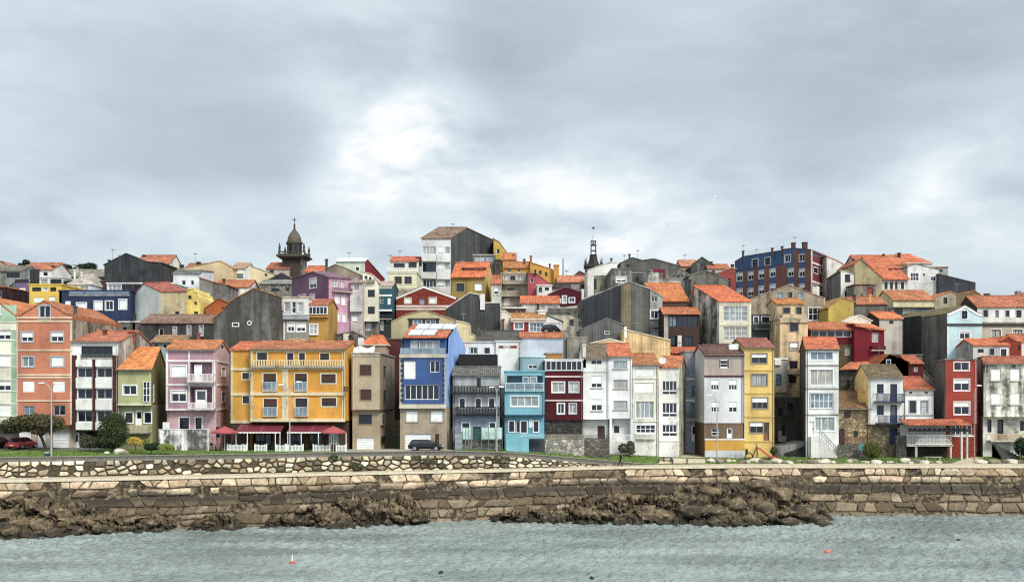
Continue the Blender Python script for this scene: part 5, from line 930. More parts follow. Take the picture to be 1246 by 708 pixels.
def masonry(name, polys, place, tints, m, depth, bev, rng):
    vs, fs, cs = [], [], []
    for poly in polys:
        cx = sum(p[0] for p in poly) / len(poly); cy = sum(p[1] for p in poly) / len(poly)
        w = max(p[0] for p in poly) - min(p[0] for p in poly); h = max(p[1] for p in poly) - min(p[1] for p in poly)
        if w < .12 or h < .10: continue
        q = []                         # round the corners a little
        for i in range(len(poly)):
            a, b, c = poly[i - 1], poly[i], poly[(i + 1) % len(poly)]
            for o, f in ((a, .09), (c, .09)): q.append((b[0] + (o[0] - b[0]) * f, b[1] + (o[1] - b[1]) * f))
        n = len(q); i0 = len(vs); d = depth * rng.uniform(.55, 1.3); t = tints[rng.integers(len(tints))]; k = rng.uniform(.55, 1.2); tl = rng.uniform(-.12, .12)
        sx = 1 - min(.45, 2 * bev / max(w, .01)); sy = 1 - min(.45, 2 * bev / max(h, .01))
        for (px, py) in q: vs.append(place(px, py, -.25))
        for (px, py) in q: vs.append(place(cx + (px - cx) * (1 - (1 - sx) * .3), cy + (py - cy) * (1 - (1 - sy) * .3), d * .55))
        for (px, py) in q: vs.append(place(cx + (px - cx) * sx, cy + (py - cy) * sy, d * (1 + tl * (py - cy) / max(h, .1) * 3) + rng.uniform(-.02, .02)))
        vs.append(place(cx, cy, d * 1.12))
        for r in (0, 1):
            for i in range(n): j = (i + 1) % n; fs.append((i0 + r * n + i, i0 + r * n + j, i0 + (r + 1) * n + j, i0 + (r + 1) * n + i))
        for i in range(n): fs.append((i0 + 2 * n + i, i0 + 2 * n + (i + 1) % n, i0 + 3 * n))
        cs += [(t[0] * k, t[1] * k, t[2] * k, 1)] * (3 * n + 1)
    me = bpy.data.meshes.new(name); me.from_pydata([tuple(v) for v in vs], [], fs); me.materials.append(m)
    ca = me.color_attributes.new('tint', 'FLOAT_COLOR', 'POINT'); ca.data.foreach_set('color', np.array(cs, np.float32).ravel()); me.update()
    o = bpy.data.objects.new(name, me); COL.objects.link(o); return o
def arc(L, x0, x1, n=400):
    xs = np.linspace(x0, x1, n); ys = np.interp(xs, L[0], L[1]); s = np.concatenate([[0], np.cumsum(np.hypot(np.diff(xs), np.diff(ys)))]); return xs, ys, s
# lower wall: big split blocks in rough courses
wx, wy, ws = arc(SEA, -100, 105)
def top_z(s): return float(np.interp(np.interp(s, ws, wx), SEA[0], SEA[2]))
def batter(x): return float(np.interp(x, [-50, 0, 20], [1.2, 2.4, 2.4]))
def place_sea(s, t, d):     # t: 0 at the top, 1 at the bottom, reaching below the water
    x, y = np.interp(s, ws, wx), np.interp(s, ws, wy); z1 = top_z(s) - .18; z = z1 - t * (z1 + .7); return (x, y - batter(x) * t - d, z)
rng = np.random.default_rng(3); H_ = 6.6; polys = []
def inset(q, g):
    a = sum(q[i][0] * q[(i + 1) % len(q)][1] - q[(i + 1) % len(q)][0] * q[i][1] for i in range(len(q))); q = q if a > 0 else q[::-1]; out = list(q)
    for i in range(len(q)):
        (x0, y0), (x1, y1) = q[i], q[(i + 1) % len(q)]; L = math.hypot(x1 - x0, y1 - y0)
        if L < 1e-6: continue
        nx, ny = (y1 - y0) / L, -(x1 - x0) / L; out = clip(out, nx, ny, nx * x0 + ny * y0 - g)
        if len(out) < 3: return []
    return out
hs = [.0, 1.05, 2.0, 3.25, 4.3, 5.5, 6.7]
def course(r, x): return hs[r] + (0 if r == 0 else .42 * (float(fbm(x * .22, r * 7.3, 3, 5)) - .5) + .30 * (float(vnoise(x * .9, r * 3.1, 8)) - .5))
for r in range(len(hs) - 1):
    x = -rng.uniform(0, 2); sl = rng.uniform(-.2, .2)
    while x < ws[-1] + 1:
        w = float(np.exp(rng.uniform(math.log(.75), math.log(3.1)))); s2 = rng.uniform(-.45, .45); a, b = x, x + w
        q = [(a - sl, course(r, a - sl)), (b - s2, course(r, b - s2)), (b + s2, course(r + 1, b + s2)), (a + sl, course(r + 1, a + sl))]
        parts = [q]; u = rng.random()
        if w > 1.3 and u < .22: f, g_ = rng.uniform(.35, .65), rng.uniform(.35, .65); m0 = (q[0][0] + (q[3][0] - q[0][0]) * f, q[0][1] + (q[3][1] - q[0][1]) * f); m1 = (q[1][0] + (q[2][0] - q[1][0]) * g_, q[1][1] + (q[2][1] - q[1][1]) * g_); parts = [[q[0], q[1], m1, m0], [m0, m1, q[2], q[3]]]
        elif u < .34: c = rng.uniform(.2, .4); parts = [[(q[0][0] + (q[1][0] - q[0][0]) * c, q[0][1] + (q[1][1] - q[0][1]) * c), q[1], q[2], q[3], (q[0][0] + (q[3][0] - q[0][0]) * c, q[0][1] + (q[3][1] - q[0][1]) * c)]]
        for p in parts:
            p = inset(p, rng.uniform(.025, .07))
            if len(p) >= 3: polys.append([(u_, v_ / H_) for u_, v_ in p])
        x, sl = b, s2
TAN = [lin(c)[:3] for c in ('d2b690', 'c4a985', 'dcc49e', 'b49a76', 'e2cba4', 'c5a688', 'a68e6a', 'd9bb96', '8f7858')]
sea = thing('sea_wall', (0, 118, 0), 'long sea wall of big split tan blocks carrying the promenade above the rocks', 'sea wall')
fix = lambda o, par: (setattr(o, 'parent', par), setattr(o, 'location', -Vector(par.location)))
fix(masonry('stone_blocks', polys, place_sea, TAN, stone_mat('split_granite', (4.1, 2.8)), .15, .07, rng), sea)
def backing(name, place, sm, m, t0=-.0, t1=1.0, n=200):
    S = np.linspace(0, sm, n); return grid_mesh(name, np.array([[place(s, t, -.05) for t in np.linspace(t1, t0, 6)] for s in S]), m, False)
fix(backing('mortar', place_sea, ws[-1], mottled('wall_mortar', ('4a4032', '352e26', '857459'), .35)), sea)
R = [];
for x in np.linspace(-100, 105, 160):
    y, z = at(SEA, x, 1), at(SEA, x, 2); R.append([(x, y - .16, z - .19), (x, y - .17, z + .03), (x, y - .13, z + .07), (x, y + .35, z + .07), (x, y + .36, z - .1)])
fix(grid_mesh('coping', np.array(R), mottled('coping_stone', ('cabc9e', 'a8987c', 'd6caae'), 1.6), False), sea)
for sx, x0, x1 in ((0, -1400, -100), (1, 105, 1400)):
    R = []
    for x in np.linspace(x0, x1, 40): y, z = at(SEA, x, 1), at(SEA, x, 2); R.append([(x, y - 1, -1), (x, y, z + .1), (x, y + .4, z + .1)])
    fix(grid_mesh('plain_length', np.array(R), mat('s:a08a70:.3'), False), sea)
# upper wall: rubble under a grey parapet
x1u = X_(783, 128); ux, uy, us = arc(LAWN, -95, x1u)
def up_z(s): x = np.interp(s, us, ux); return at(SEA, x, 2) + .05, at(LAWN, x, 2)
def place_up(s, t, d): x, y = np.interp(s, us, ux), np.interp(s, us, uy); b, tp = up_z(s); z1 = tp - .42; h = max(.02, z1 - b + .1); return (x, y - .25 - t * .45 - d, z1 - t * h)
pts = []; y = 0; H_ = 1.95; rng = np.random.default_rng(5)
while y < H_:
    rh = rng.uniform(.44, .66); x = 0
    while x < us[-1]: w = rng.uniform(.42, 1.6); pts.append((x + w / 2, y + rh / 2 + rng.uniform(-.2, .2))); x += w
    y += rh
polys = [[(a, b / H_) for a, b in p] for p in cells(pts, (0, us[-1], 0, H_), .17, 1.35)]
polys = [p for p in polys if rng.random() > .08]
RUB = [lin(c)[:3] for c in ('e6d8b4', 'dccba6', 'ece2c6', 'cdb892', 'b39c7a', '8f7c62', 'e2d2ac', 'a08870', '7a6c58', 'd9cdb0')]
upw = thing('retaining_wall', (-30, 115, 6), 'rubble wall of pale boulders under a grey parapet between lawn and promenade', 'wall')
fix(masonry('rubble_stones', polys, place_up, RUB, stone_mat('rubble_boulders'), .2, .13, rng), upw)
fix(backing('mortar', place_up, us[-1], mottled('dark_joint', ('4a4132', '3a3428', '575238'), .6)), upw)
R = []
for x in np.linspace(-95, x1u + 1.5, 140):
    y, z = at(LAWN, x, 1), at(LAWN, x, 2); k = .5
    R.append([(x, y - .28, z - k), (x, y - .30, z + .02), (x, y - .36, z + .03), (x, y - .36, z + .12), (x, y + .15, z + .12), (x, y + .16, z - .2)])
fix(grid_mesh('parapet', np.array(R), mottled('grey_parapet_stone', ('7d7a74', '6a6862', '989488'), 1.2), False), upw)

# ------------------------------------------------------------------ rocks on the shore
def rock_mat():
    n = N('shore_rock'); a = n.noise((1.1, 1.1, 2.6), 1, 7, rough=.66); b = n.noise((.35, .35, .5), 1, 5); f = n.noise((5, 5, 7), 1, 5)
    c = n.mix(n.ramp(b, .4, .6), lin('4e4231'), lin('6e5d42')); c = n.mix(n.ramp(a, .52, .72), c, lin('ab9570')); c = n.mix(n.ramp(n.noise((.25, .25, .6), 1, 6, rough=.7), .52, .6, 0, .75), c, lin('2a241c')); c = n.mix(1.0, c, n.ramp(f, .35, .65, .82, 1.12), 'MULTIPLY')
    z = n.n('ShaderNodeSeparateXYZ'); g = n.n('ShaderNodeNewGeometry'); n.l(g.outputs['Position'], z.inputs[0])
    w = n.math('ADD', z.outputs[2], n.math('MULTIPLY', n.math('SUBTRACT', a, .5), 1.6)); c = n.mix(n.ramp(w, 1.1, .4, 0, .8), c, (.022, .019, .014, 1))
    n.bump(n.math('ADD', a, n.math('MULTIPLY', f, .25)), .8, .14); return n.done(c, .82, .3)
M_ROCK = rock_mat()
def worley(x, y, seed):
    i, j = np.floor(x).astype(np.int64), np.floor(y).astype(np.int64); f1 = np.full(x.shape, 9.0); f2 = f1.copy(); h = np.zeros(x.shape); tx = h.copy(); ty = h.copy()
    for a in (-1, 0, 1):
        for b in (-1, 0, 1):
            px = i + a + _hash(i + a, j + b, np.int64(seed)); py = j + b + _hash(i + a, j + b, np.int64(seed + 1)); dd = np.hypot(x - px, y - py); hh = _hash(i + a, j + b, np.int64(seed + 2))
            t1 = _hash(i + a, j + b, np.int64(seed + 3)) - .5; t2 = _hash(i + a, j + b, np.int64(seed + 4)) - .5; near = dd < f1
            f2 = np.where(near, f1, np.minimum(f2, dd)); f1 = np.where(near, dd, f1); h = np.where(near, hh, h); tx = np.where(near, t1 * (x - px), tx); ty = np.where(near, t2 * (y - py), ty)
    return f1, f2, h, tx + ty
OUT = []
def outcrop(label, x0, x1, prof, seed, rx, step=.11):
    """prof: (x, width towards the sea, height at the wall)"""
    xs = np.arange(x0, x1, step); pw = np.array(prof); W = np.interp(xs, pw[:, 0], pw[:, 1]); Hh = np.interp(xs, pw[:, 0], pw[:, 2]); nt = 96
    t = np.linspace(0, 1, nt)[:, None]; Y = at(SEA, xs, 1)[None, :] - np.array([batter(x) for x in xs])[None, :] * .6 + .8 - t * (W[None, :] + 1.2); X = np.broadcast_to(xs[None, :], Y.shape)
    wx_ = X + (fbm(X * .5, Y * .5, 4, seed) - .5) * 2.2; wy_ = Y + (fbm(X * .5 + 40, Y * .5, 4, seed + 5) - .5) * 2.2
    f1, f2, h1, t1 = worley(wx_ * .30 + wy_ * .10, wy_ * .52, seed + 11); g1, g2, h2, t2 = worley(wx_ * .85, wy_ * 1.25 + wx_ * .2, seed + 31); k1, k2, h3, t3 = worley(wx_ * 2.1, wy_ * 2.9, seed + 51); st = fbm(X * 1.2, Y * 2.0, 5, seed + 40); lump = fbm(X * .16, Y * .22, 3, seed + 80)
    env = np.clip(1 - t ** 1.9, 0, 1); rn = np.clip((X - rx) / 9, 0, 1); b1 = np.sqrt(np.clip(1 - (f1 / .62) ** 2, 0, 1)); b2 = np.sqrt(np.clip(1 - (g1 / .6) ** 2, 0, 1)); lift = env * .85 + .15
    z = Hh[None, :] * env * (.42 + .5 * lump + .5 * h1) + t1 * 1.3 + lift * ((.8 * b1 + .55 * b2 * h2 - .5) * (.35 + .75 * rn) + (.6 * (h2 - .5) + .8 * t2) * (1 - .5 * rn)) + .08 * t3 + (st - .5) * .25
    z = z - lift * (.8 * np.exp(-(f2 - f1) / .10) + .5 * np.exp(-(g2 - g1) / .10)) - .14 * np.exp(-(k2 - k1) / .12)
    q = .5 + .25 * (lump - .5); w_ = z + (st - .5) * .5 + X * .04; fz = w_ / q; fr = fz - np.floor(fz); z = z + (np.floor(fz) + np.clip((fr - .3) / .25, 0, 1) - fz) * q * .8 * (1 - .6 * rn)
    z = z - .75 * (t ** 3) - .25; e = np.minimum(1, np.minimum(np.arange(len(xs)), np.arange(len(xs))[::-1]) / 18.0)[None, :]; z = z * e - .6 * (1 - e)
    X = X + (fbm(X * .9, Y * .9 + z, 2, seed + 7) - .5) * .4
    # blocks and ledges standing out of the seaward face, with undercuts and cracks between them
    fade = np.clip(np.minimum(t / .12, (z + .5) / .5), 0, 1) * e; wz = z + X * .10 + (fbm(X * .35, z * .5 + 9, 4, seed + 61) - .5) * 1.3; wx2 = X + (fbm(X * .6, z * .8, 4, seed + 63) - .5) * 1.2
    a1, a2, ha, ta = worley(wx2 * .27, wz * .85, seed + 65); c1_, c2_, hc, tc = worley(wx2 * .72, wz * 1.7, seed + 69); ba = np.sqrt(np.clip(1 - (a1 / .75) ** 2, 0, 1)); bc = np.sqrt(np.clip(1 - (c1_ / .7) ** 2, 0, 1))
    out = 1.5 * (ha - .5) + .8 * ba + .55 * (hc - .5) + .32 * bc + .7 * ta + .3 * tc - .9 * np.exp(-(a2 - a1) / .07) - .4 * np.exp(-(c2_ - c1_) / .09)
    Y = Y - fade * out * .85 - (fbm(X * 1.4, z * 3.2, 4, seed + 9) - .5) * .32
    OUT.append(np.stack([X, Y, z], -1).reshape(-1, 3))
    return tag(grid_mesh('rock_outcrop', np.stack([X, Y, z], -1)[::-1], M_ROCK, True), label, 'rocks')
outcrop('brown layered rocks in front of the wall at the far left', -72, -36.5, [(-72, 5, 3.9), (-60, 5.5, 3.9), (-52, 5.2, 4.0), (-47, 4.4, 3.7), (-43, 3.4, 2.2), (-36, 2.2, 1.2)], 11, 999)
outcrop('low dark rocks and weed below the wall, between the layered left rocks and centre', -37, -29, [(-37, 2.4, 1.5), (-33, 2.8, 2.0), (-29, 2.0, 1.4)], 23, 999)
outcrop('mound of broken ochre rocks against the wall left of centre', -29.5, -8.5, [(-29.5, 2.2, 1.4), (-25, 3, 2.0), (-18, 3.6, 3.2), (-12, 3.6, 3.3), (-9, 2.4, 1.2)], 37, 999)
outcrop('largest rock outcrop reaching into the sea right of centre', -4, 39.5, [(-4, 1.6, .5), (2, 5, 1.5), (8, 8, 2.2), (16, 9.5, 3.1), (24, 10.5, 3.8), (31, 10.5, 3.7), (36, 9, 2.8), (39.5, 6, 1.0)], 53, 14)

def boulder(x, y, z, r, label=None, seed=0, m=None, flat=.62, group=None, name='boulder', cat='boulder', el=1.0):
    rr = random.Random(seed * 31 + 7); mb = bpy.data.meshes.new(name); import bmesh
    bm = bmesh.new(); bmesh.ops.create_icosphere(bm, subdivisions=3, radius=1)
    dirs = [(Vector((rr.gauss(0, 1), rr.gauss(0, 1), rr.gauss(0, 1))).normalized(), rr.uniform(.62, .95)) for _ in range(11)]
    for v in bm.verts:
        c = v.co.normalized(); k = 1.0
        for d, h in dirs:
            p = c.dot(d)
            if p * k > h: k = h / p
        v.co = c * k
        v.co.x *= el
        v.co.z *= flat
    bm.to_mesh(mb); bm.free(); mb.materials.append(m or M_BLD); o = bpy.data.objects.new(name, mb); COL.objects.link(o); o.location = (x, y, z); o.scale = (r, r, r); o.rotation_euler = (0, 0, rr.uniform(0, 6)); return tag(o, label, cat, group) if label else o
def bm_mat(name, a, b, c):
    n = N(name); u = n.noise((1.5, 1.5, 1.5), 1, 6, rough=.7); v = n.noise((6, 6, 6), 1, 4); q = n.mix(n.ramp(u, .4, .62), lin(a), lin(b)); q = n.mix(n.ramp(v, .55, .7), q, lin(c)); n.bump(v, .5, .05); return n.done(q, .9, .2)
M_BLD = bm_mat('pale_boulder', 'b9ad98', 'd6ccba', '6a6050'); M_BLD2 = bm_mat('dark_boulder', '6f6352', '8d7f69', '463e33')
rr = random.Random(4)
# rounded boulders lying on the big outcrop
k = 0
for px, py, r, D in ((822, 607, 1.3, 121), (840, 600, 1.1, 122.5), (862, 612, 1.5, 119), (885, 603, 1.3, 121.5), (905, 596, 1.2, 123), (925, 606, 1.5, 120), (942, 598, 1.1, 122.5), (952, 612, 1.7, 118.5), (968, 604, 1.4, 120.5), (980, 622, 2.0, 116.5), (995, 630, 2.1, 115), (930, 628, 1.7, 115.5), (898, 622, 1.6, 116.5), (790, 618, 1.4, 118), (805, 628, 1.3, 116), (760, 606, 1.2, 121), (842, 630, 1.5, 115), (870, 630, 1.3, 115), (960, 632, 1.4, 114), (915, 636, 1.3, 113.5)):
    q_ = OUT[-1]; x_ = X_(px, D); z_ = float(np.median(q_[np.argsort((q_[:, 0] - x_) ** 2 + (q_[:, 1] - D) ** 2)[:40], 2]))
    boulder(x_, D, max(z_, -.2) + .05, r * .8, 'rounded dark boulder wedged on the big sea outcrop', k, M_ROCK, .72, 'boulders on the big outcrop', el=1.35); k += 1
# boulders edging the lawn on the right
k = 100
for i in range(46):
    px = 868 + i * 8.6 + rr.uniform(-3, 3)
    if 1155 < px < 1192 or px > 1250: continue
    D = 130.1 + rr.uniform(-.2, .9); x = X_(px, D); r = rr.choice((.35, .45, .55, .7, .8)); pale = rr.random() < .62
    boulder(x, D, ground(x, D) + r * .12, r, 'pale stone in the row edging the right lawn' if pale else 'dark stone in the row edging the right lawn', k, M_BLD if pale else M_BLD2, .6, 'stones edging the right lawn', 'edging_stone', 'stone', 1.3); k += 1

# ------------------------------------------------------------------ water
def water():
    n = N('sea_water'); a = n.noise((1.5, 1.2, 1), 1.0, 3, rough=.7); b = n.noise((.05, .13, 1), 1, 4)
    c = n.mix(n.ramp(b, .38, .62), lin('8a9892'), lin('63716c')); n.bump(a, 1.0, .35); m = n.done(c, .03, .5); n.b.inputs['IOR'].default_value = 1.42; return m
gx = np.concatenate([np.linspace(-1400, -70, 20)[:-1], np.arange(-70, 78, .14), np.linspace(78, 1400, 20)[1:]]); gy = np.concatenate([np.linspace(-900, 76, 24)[:-1], np.arange(76, 127, .15)])
GX, GY = np.meshgrid(gx, gy); Zw = np.zeros_like(GX); rg = np.random.default_rng(9)
for i in range(70):
    lam = float(np.exp(rg.uniform(math.log(.55), math.log(1.9)))); th = rg.uniform(0, math.pi); kx, ky = math.cos(th) * 2 * math.pi / lam, math.sin(th) * 2 * math.pi / lam
    ph = kx * GX + ky * GY + rg.uniform(0, 6.28); s_ = np.sin(ph); Zw +=   .0100 * lam * (s_ + .6 * s_ * s_ - .3)
gust = .6 + .8 * fbm(GX * .03, GY * .08, 3, 71); Zw *= gust * np.clip((GX + 75) / 4, 0, 1) * np.clip((82 - GX) / 4, 0, 1) * np.clip((GY - 60) / 14, 0, 1)
sw = tag(grid_mesh('sea_water', np.stack([GX, GY, Zw], -1), water()), kind='structure')

# ------------------------------------------------------------------ sky, sun, camera
SUN_EL, SUN_AZ = 46, 34        # behind the camera, to the right
w = bpy.data.worlds.new('World'); SC.world = w; w.use_nodes = True; nt = w.node_tree; bg = nt.nodes['Background']
class WN(N):
    def __init__(s): s.t = nt
n = WN(); sky = n.n('ShaderNodeTexSky', _sky_type='NISHITA', _sun_disc=False)
sky.sun_elevation = math.radians(SUN_EL); sky.sun_rotation = math.radians(180 - SUN_AZ)
g = n.n('ShaderNodeTexCoord').outputs['Generated']
def wnoise(sc, det, src, rough=.55, dist=0.0):
    mp = n.n('ShaderNodeMapping'); mp.inputs['Scale'].default_value = sc; n.l(src, mp.inputs[0]); q = n.n('ShaderNodeTexNoise', Scale=1.0, Detail=det, Roughness=rough, Distortion=dist); n.l(mp.outputs[0], q.inputs['Vector']); return q
wq = wnoise((5, 5, 9), 3, g); vm = n.n('ShaderNodeVectorMath', _operation='MULTIPLY_ADD'); n.l(wq.outputs['Color'], vm.inputs[0]); vm.inputs[1].default_value = (.09, .09, .03)
sh = n.n('ShaderNodeVectorMath', _operation='ADD'); n.l(g, sh.inputs[0]); sh.inputs[1].default_value = (-.045, -.045, -.015); n.l(sh.outputs[0], vm.inputs[2])
nm = n.n('ShaderNodeVectorMath', _operation='NORMALIZE'); n.l(vm.outputs[0], nm.inputs[0]); wd = nm.outputs[0]
c1 = wnoise((4.3, 3.7, 13), 6, wd, .52).outputs['Fac']; c2 = wnoise((9, 9, 20), 5, wd, .55).outputs['Fac']
v = n.math('ADD', n.math('MULTIPLY', n.math('SUBTRACT', c1, .5), .42), n.math('MULTIPLY', n.math('SUBTRACT', c2, .5), .30))
for px, py, r, a in BLOBS:
    d = Vector(((px - CX) / F, 1, (HY - py) / F)).normalized(); dp = n.n('ShaderNodeVectorMath', _operation='DOT_PRODUCT'); n.l(wd, dp.inputs[0]); dp.inputs[1].default_value = d
    e_ = n.math('EXPONENT', n.math('MULTIPLY', n.math('SUBTRACT', dp.outputs['Value'], 1.0), 2 / (r / F) ** 2)); v = n.math('ADD', v, n.math('MULTIPLY', n.math('MULTIPLY', e_, a), n.ramp(c2, .36, .64, .35, 1.75)))
# brighter cloud towards the veiled sun behind the camera
sd = Vector((math.sin(math.radians(SUN_AZ)) * math.cos(math.radians(SUN_EL)), -math.cos(math.radians(SUN_AZ)) * math.cos(math.radians(SUN_EL)), math.sin(math.radians(SUN_EL))))
dp = n.n('ShaderNodeVectorMath', _operation='DOT_PRODUCT'); n.l(g, dp.inputs[0]); dp.inputs[1].default_value = sd
glow = n.ramp(dp.outputs['Value'], .15, 1.0, 0.0, 1.0)
rp = n.n('ShaderNodeValToRGB'); n.l(n.math('ADD', v, .62), rp.inputs[0]); cr = rp.color_ramp
stops = [(.10, '8795a2'), (.32, '9fadb8'), (.5, 'b4c0cb'), (.66, 'c8d6de'), (.82, 'dde7ec'), (1.0, 'fafcfc')]
def slin(h): c = [int(h[i:i + 2], 16) / 255 for i in (0, 2, 4)]; return tuple(((x + .055) / 1.055) ** 2.4 for x in c) + (1,)
while len(cr.elements) < len(stops): cr.elements.new(.5)
for e, (p, h) in zip(cr.elements, stops): e.position = p; e.color = slin(h)
cl = n.mix(1.0, rp.outputs[0], n.n('ShaderNodeCombineXYZ', X=1, Y=1, Z=1).outputs[0], 'MULTIPLY')
k10 = n.math('ADD', SKYK, n.math('MULTIPLY', glow, SKYG)); kc = n.n('ShaderNodeCombineXYZ')
for i in range(3): n.l(k10, kc.inputs[i])
cl = n.mix(1.0, cl, kc.outputs[0], 'MULTIPLY')
n.l(n.mix(.96, sky.outputs[0], cl), bg.inputs['Color']); bg.inputs['Strength'].default_value = .1
sl = bpy.data.lights.new('sun', 'SUN'); sl.energy = SUNE; sl.angle = math.radians(14); sl.color = (1, .92, .80); so = bpy.data.objects.new('sun', sl); COL.objects.link(so); so.rotation_euler = Vector(-sd).to_track_quat('-Z', 'Y').to_euler()
SC.cycles.use_denoising = False; SC.cycles.filter_width = 1.2
cam = bpy.data.cameras.new('camera'); co = bpy.data.objects.new('camera', cam); COL.objects.link(co); co.location = (0, 0, ZC); co.rotation_euler = (math.radians(90), 0, 0)
cam.sensor_fit = 'HORIZONTAL'; cam.sensor_width = 36; cam.lens = 36 * F / 1246; cam.shift_y = (HY - 354) / 1246; cam.clip_end = 6000; cam.clip_start = .5; SC.camera = co
SC.view_settings.view_transform = 'Standard'; SC.view_settings.look = 'None'; SC.view_settings.gamma = 1; SC.view_settings.exposure = EXPO; SC.view_settings.use_curve_mapping = False
# ------------------------------------------------------------------ towers on the skyline
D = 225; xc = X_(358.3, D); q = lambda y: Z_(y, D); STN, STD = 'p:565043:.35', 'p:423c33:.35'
T = thing('church_tower', (xc, D, q(345)), 'dark stone church bell tower with egg shaped dome and cross', 'church tower'); O_ = Vector(T.location)
def part(fn, name, par, smooth=False): m_ = MB(O_); fn(m_); return m_.build(name, par, smooth)
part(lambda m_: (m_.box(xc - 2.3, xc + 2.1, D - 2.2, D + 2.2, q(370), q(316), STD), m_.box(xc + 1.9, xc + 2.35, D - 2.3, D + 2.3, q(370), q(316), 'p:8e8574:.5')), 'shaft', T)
part(lambda m_: (m_.box(xc - 2.9, xc + 2.9, D - 2.9, D + 2.9, q(316), q(314.2), STN), m_.box(xc - 3.4, xc + 3.4, D - 3.4, D + 3.4, q(314.2) + .002, q(312.2), STN)), 'cornice', T)
part(lambda m_: [m_.box(xc + a * 2.9 - .12, xc + a * 2.9 + .12, D + b * 2.9 - .12, D + b * 2.9 + .12, q(312.2), q(309), STN) for a, b in [(i / 3, -1) for i in range(-3, 4)] + [(i / 3, 1) for i in range(-3, 4)] + [(-1, i / 3) for i in (-2, -1, 0, 1, 2)] + [(1, i / 3) for i in (-2, -1, 0, 1, 2)]] + [m_.box(xc - 3.05, xc + 3.05, D + s_ * 2.9 - .16, D + s_ * 2.9 + .16, q(309), q(308), STN) for s_ in (-1, 1)], 'balustrade', T)
for a in (-1, 1):
    for b in (-1, 1): part(lambda m_: m_.lathe((xc + a * 2.75, D + b * 2.75, q(309)), [(.3, 0), (.3, .5), (.16, .6), (.3, 1.0), (.22, 1.4), (.1, 1.9), (.02, 2.2)], STN, 8), 'pinnacle', T)
dr = part(lambda m_: m_.lathe((xc, D, q(313)), [(1.85, 0), (1.85, .5), (1.68, .55), (1.68, 2.9), (1.95, 3.0), (1.95, 3.35), (1.7, 3.4)], STN, 8), 'drum', T)
for i in range(8):
    an = math.pi / 8 + i * math.pi / 4; c = V(xc + 1.58 * math.cos(an), D + 1.58 * math.sin(an), 0); e = V(-math.sin(an), math.cos(an), 0); r = V(math.cos(an), math.sin(an), 0)
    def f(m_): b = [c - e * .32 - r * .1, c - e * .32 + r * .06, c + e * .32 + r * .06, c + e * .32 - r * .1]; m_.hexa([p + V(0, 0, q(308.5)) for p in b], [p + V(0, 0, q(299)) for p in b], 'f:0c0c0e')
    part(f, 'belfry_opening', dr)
part(lambda m_: m_.lathe((xc, D, q(295.5)), [(1.66, 0), (1.62, .5), (1.45, 1.2), (1.1, 2.0), (.65, 2.6), (.35, 2.9), (.3, 3.0)], 'p:5f594a:.35', 16), 'dome', T, True)
part(lambda m_: m_.lathe((xc, D, q(279.8)), [(.34, 0), (.34, .2), (.2, .3), (.2, 1.0), (.3, 1.05), (.06, 1.5), (.04, 1.6)], STN, 8), 'finial', T)
part(lambda m_: (m_.box(xc - .06, xc + .06, D - .06, D + .06, q(272), q(264.5), 'f:2e2c28'), m_.box(xc - .45, xc + .45, D - .05, D + .05, q(268), q(267.2), 'f:2e2c28')), 'cross', T)
D = 225; xc = X_(722, D)
T = thing('clock_tower', (xc, D, q(345)), 'slim dark stone tower with open metal bell cage and weather vane', 'clock tower'); O_ = Vector(T.location); DK = 'p:3a3833:.6'
part(lambda m_: m_.box(xc - 1.8, xc + 1.8, D - 1.8, D + 1.8, q(372), q(326), DK), 'shaft', T)
part(lambda m_: (m_.box(xc - 2.05, xc + 2.05, D - 2.05, D + 2.05, q(326), q(324), DK), m_.box(xc - 2.5, xc - 2.06, D - 2.2, D - 1.9, q(324.9), q(324.2), DK)), 'cornice', T)
for a in (-1, 1):
    for b in (-1, 1): part(lambda m_: m_.lathe((xc + a * 1.8, D + b * 1.8, q(324)), [(.22, 0), (.22, .5), (.14, .6), (.1, 1.4), (.01, 1.9)], DK, 6), 'pinnacle', T)
part(lambda m_: m_.lathe((xc, D, q(324)), [(1.9, 0), (1.3, .6), (.95, 1.4), (.8, 2.5), (.85, 2.6)], DK, 4), 'flared_roof', T)
def cage(m_):
    for a, b in ((-1, -1), (1, -1), (1, 1), (-1, 1)): m_.tube((xc + a * .55, D + b * .55, q(311)), (xc + a * .5, D + b * .5, q(293.5)), .09, .08, 'f:26262a', 6)
    for yy in (310.5, 305.5, 299, 294): m_.box(xc - .6, xc + .6, D - .6, D + .6, q(yy), q(yy) + .14, 'f:26262a')
part(cage, 'bell_cage', T); part(lambda m_: m_.lathe((xc, D, q(299)), [(.4, 0), (.34, .2), (.22, .5), (.1, .75), (.02, .8)], 'm:3a3630', 10), 'bell', T)
part(lambda m_: m_.lathe((xc, D, q(293.4)), [(.6, 0), (.3, .6), (.1, 1.3), (.04, 1.9), (.03, 2.8)], 'f:b8bcc0', 8), 'spire', T)
part(lambda m_: m_.lathe((xc, D, q(278.8)), [(.02, 0), (.25, .12), (.32, .26), (.25, .4), (.02, .5)], 'f:1e1e20', 10), 'weather_vane', T)
m_ = MB(); m_.tube((X_(685.2, 200), 200, Z_(350, 200)), (X_(685.2, 200), 200, Z_(314, 200)), .16, .12, 'm:8d9092', 8); tag(m_.build('mast'), 'thin grey mast standing on the skyline left of the clock tower', 'mast')

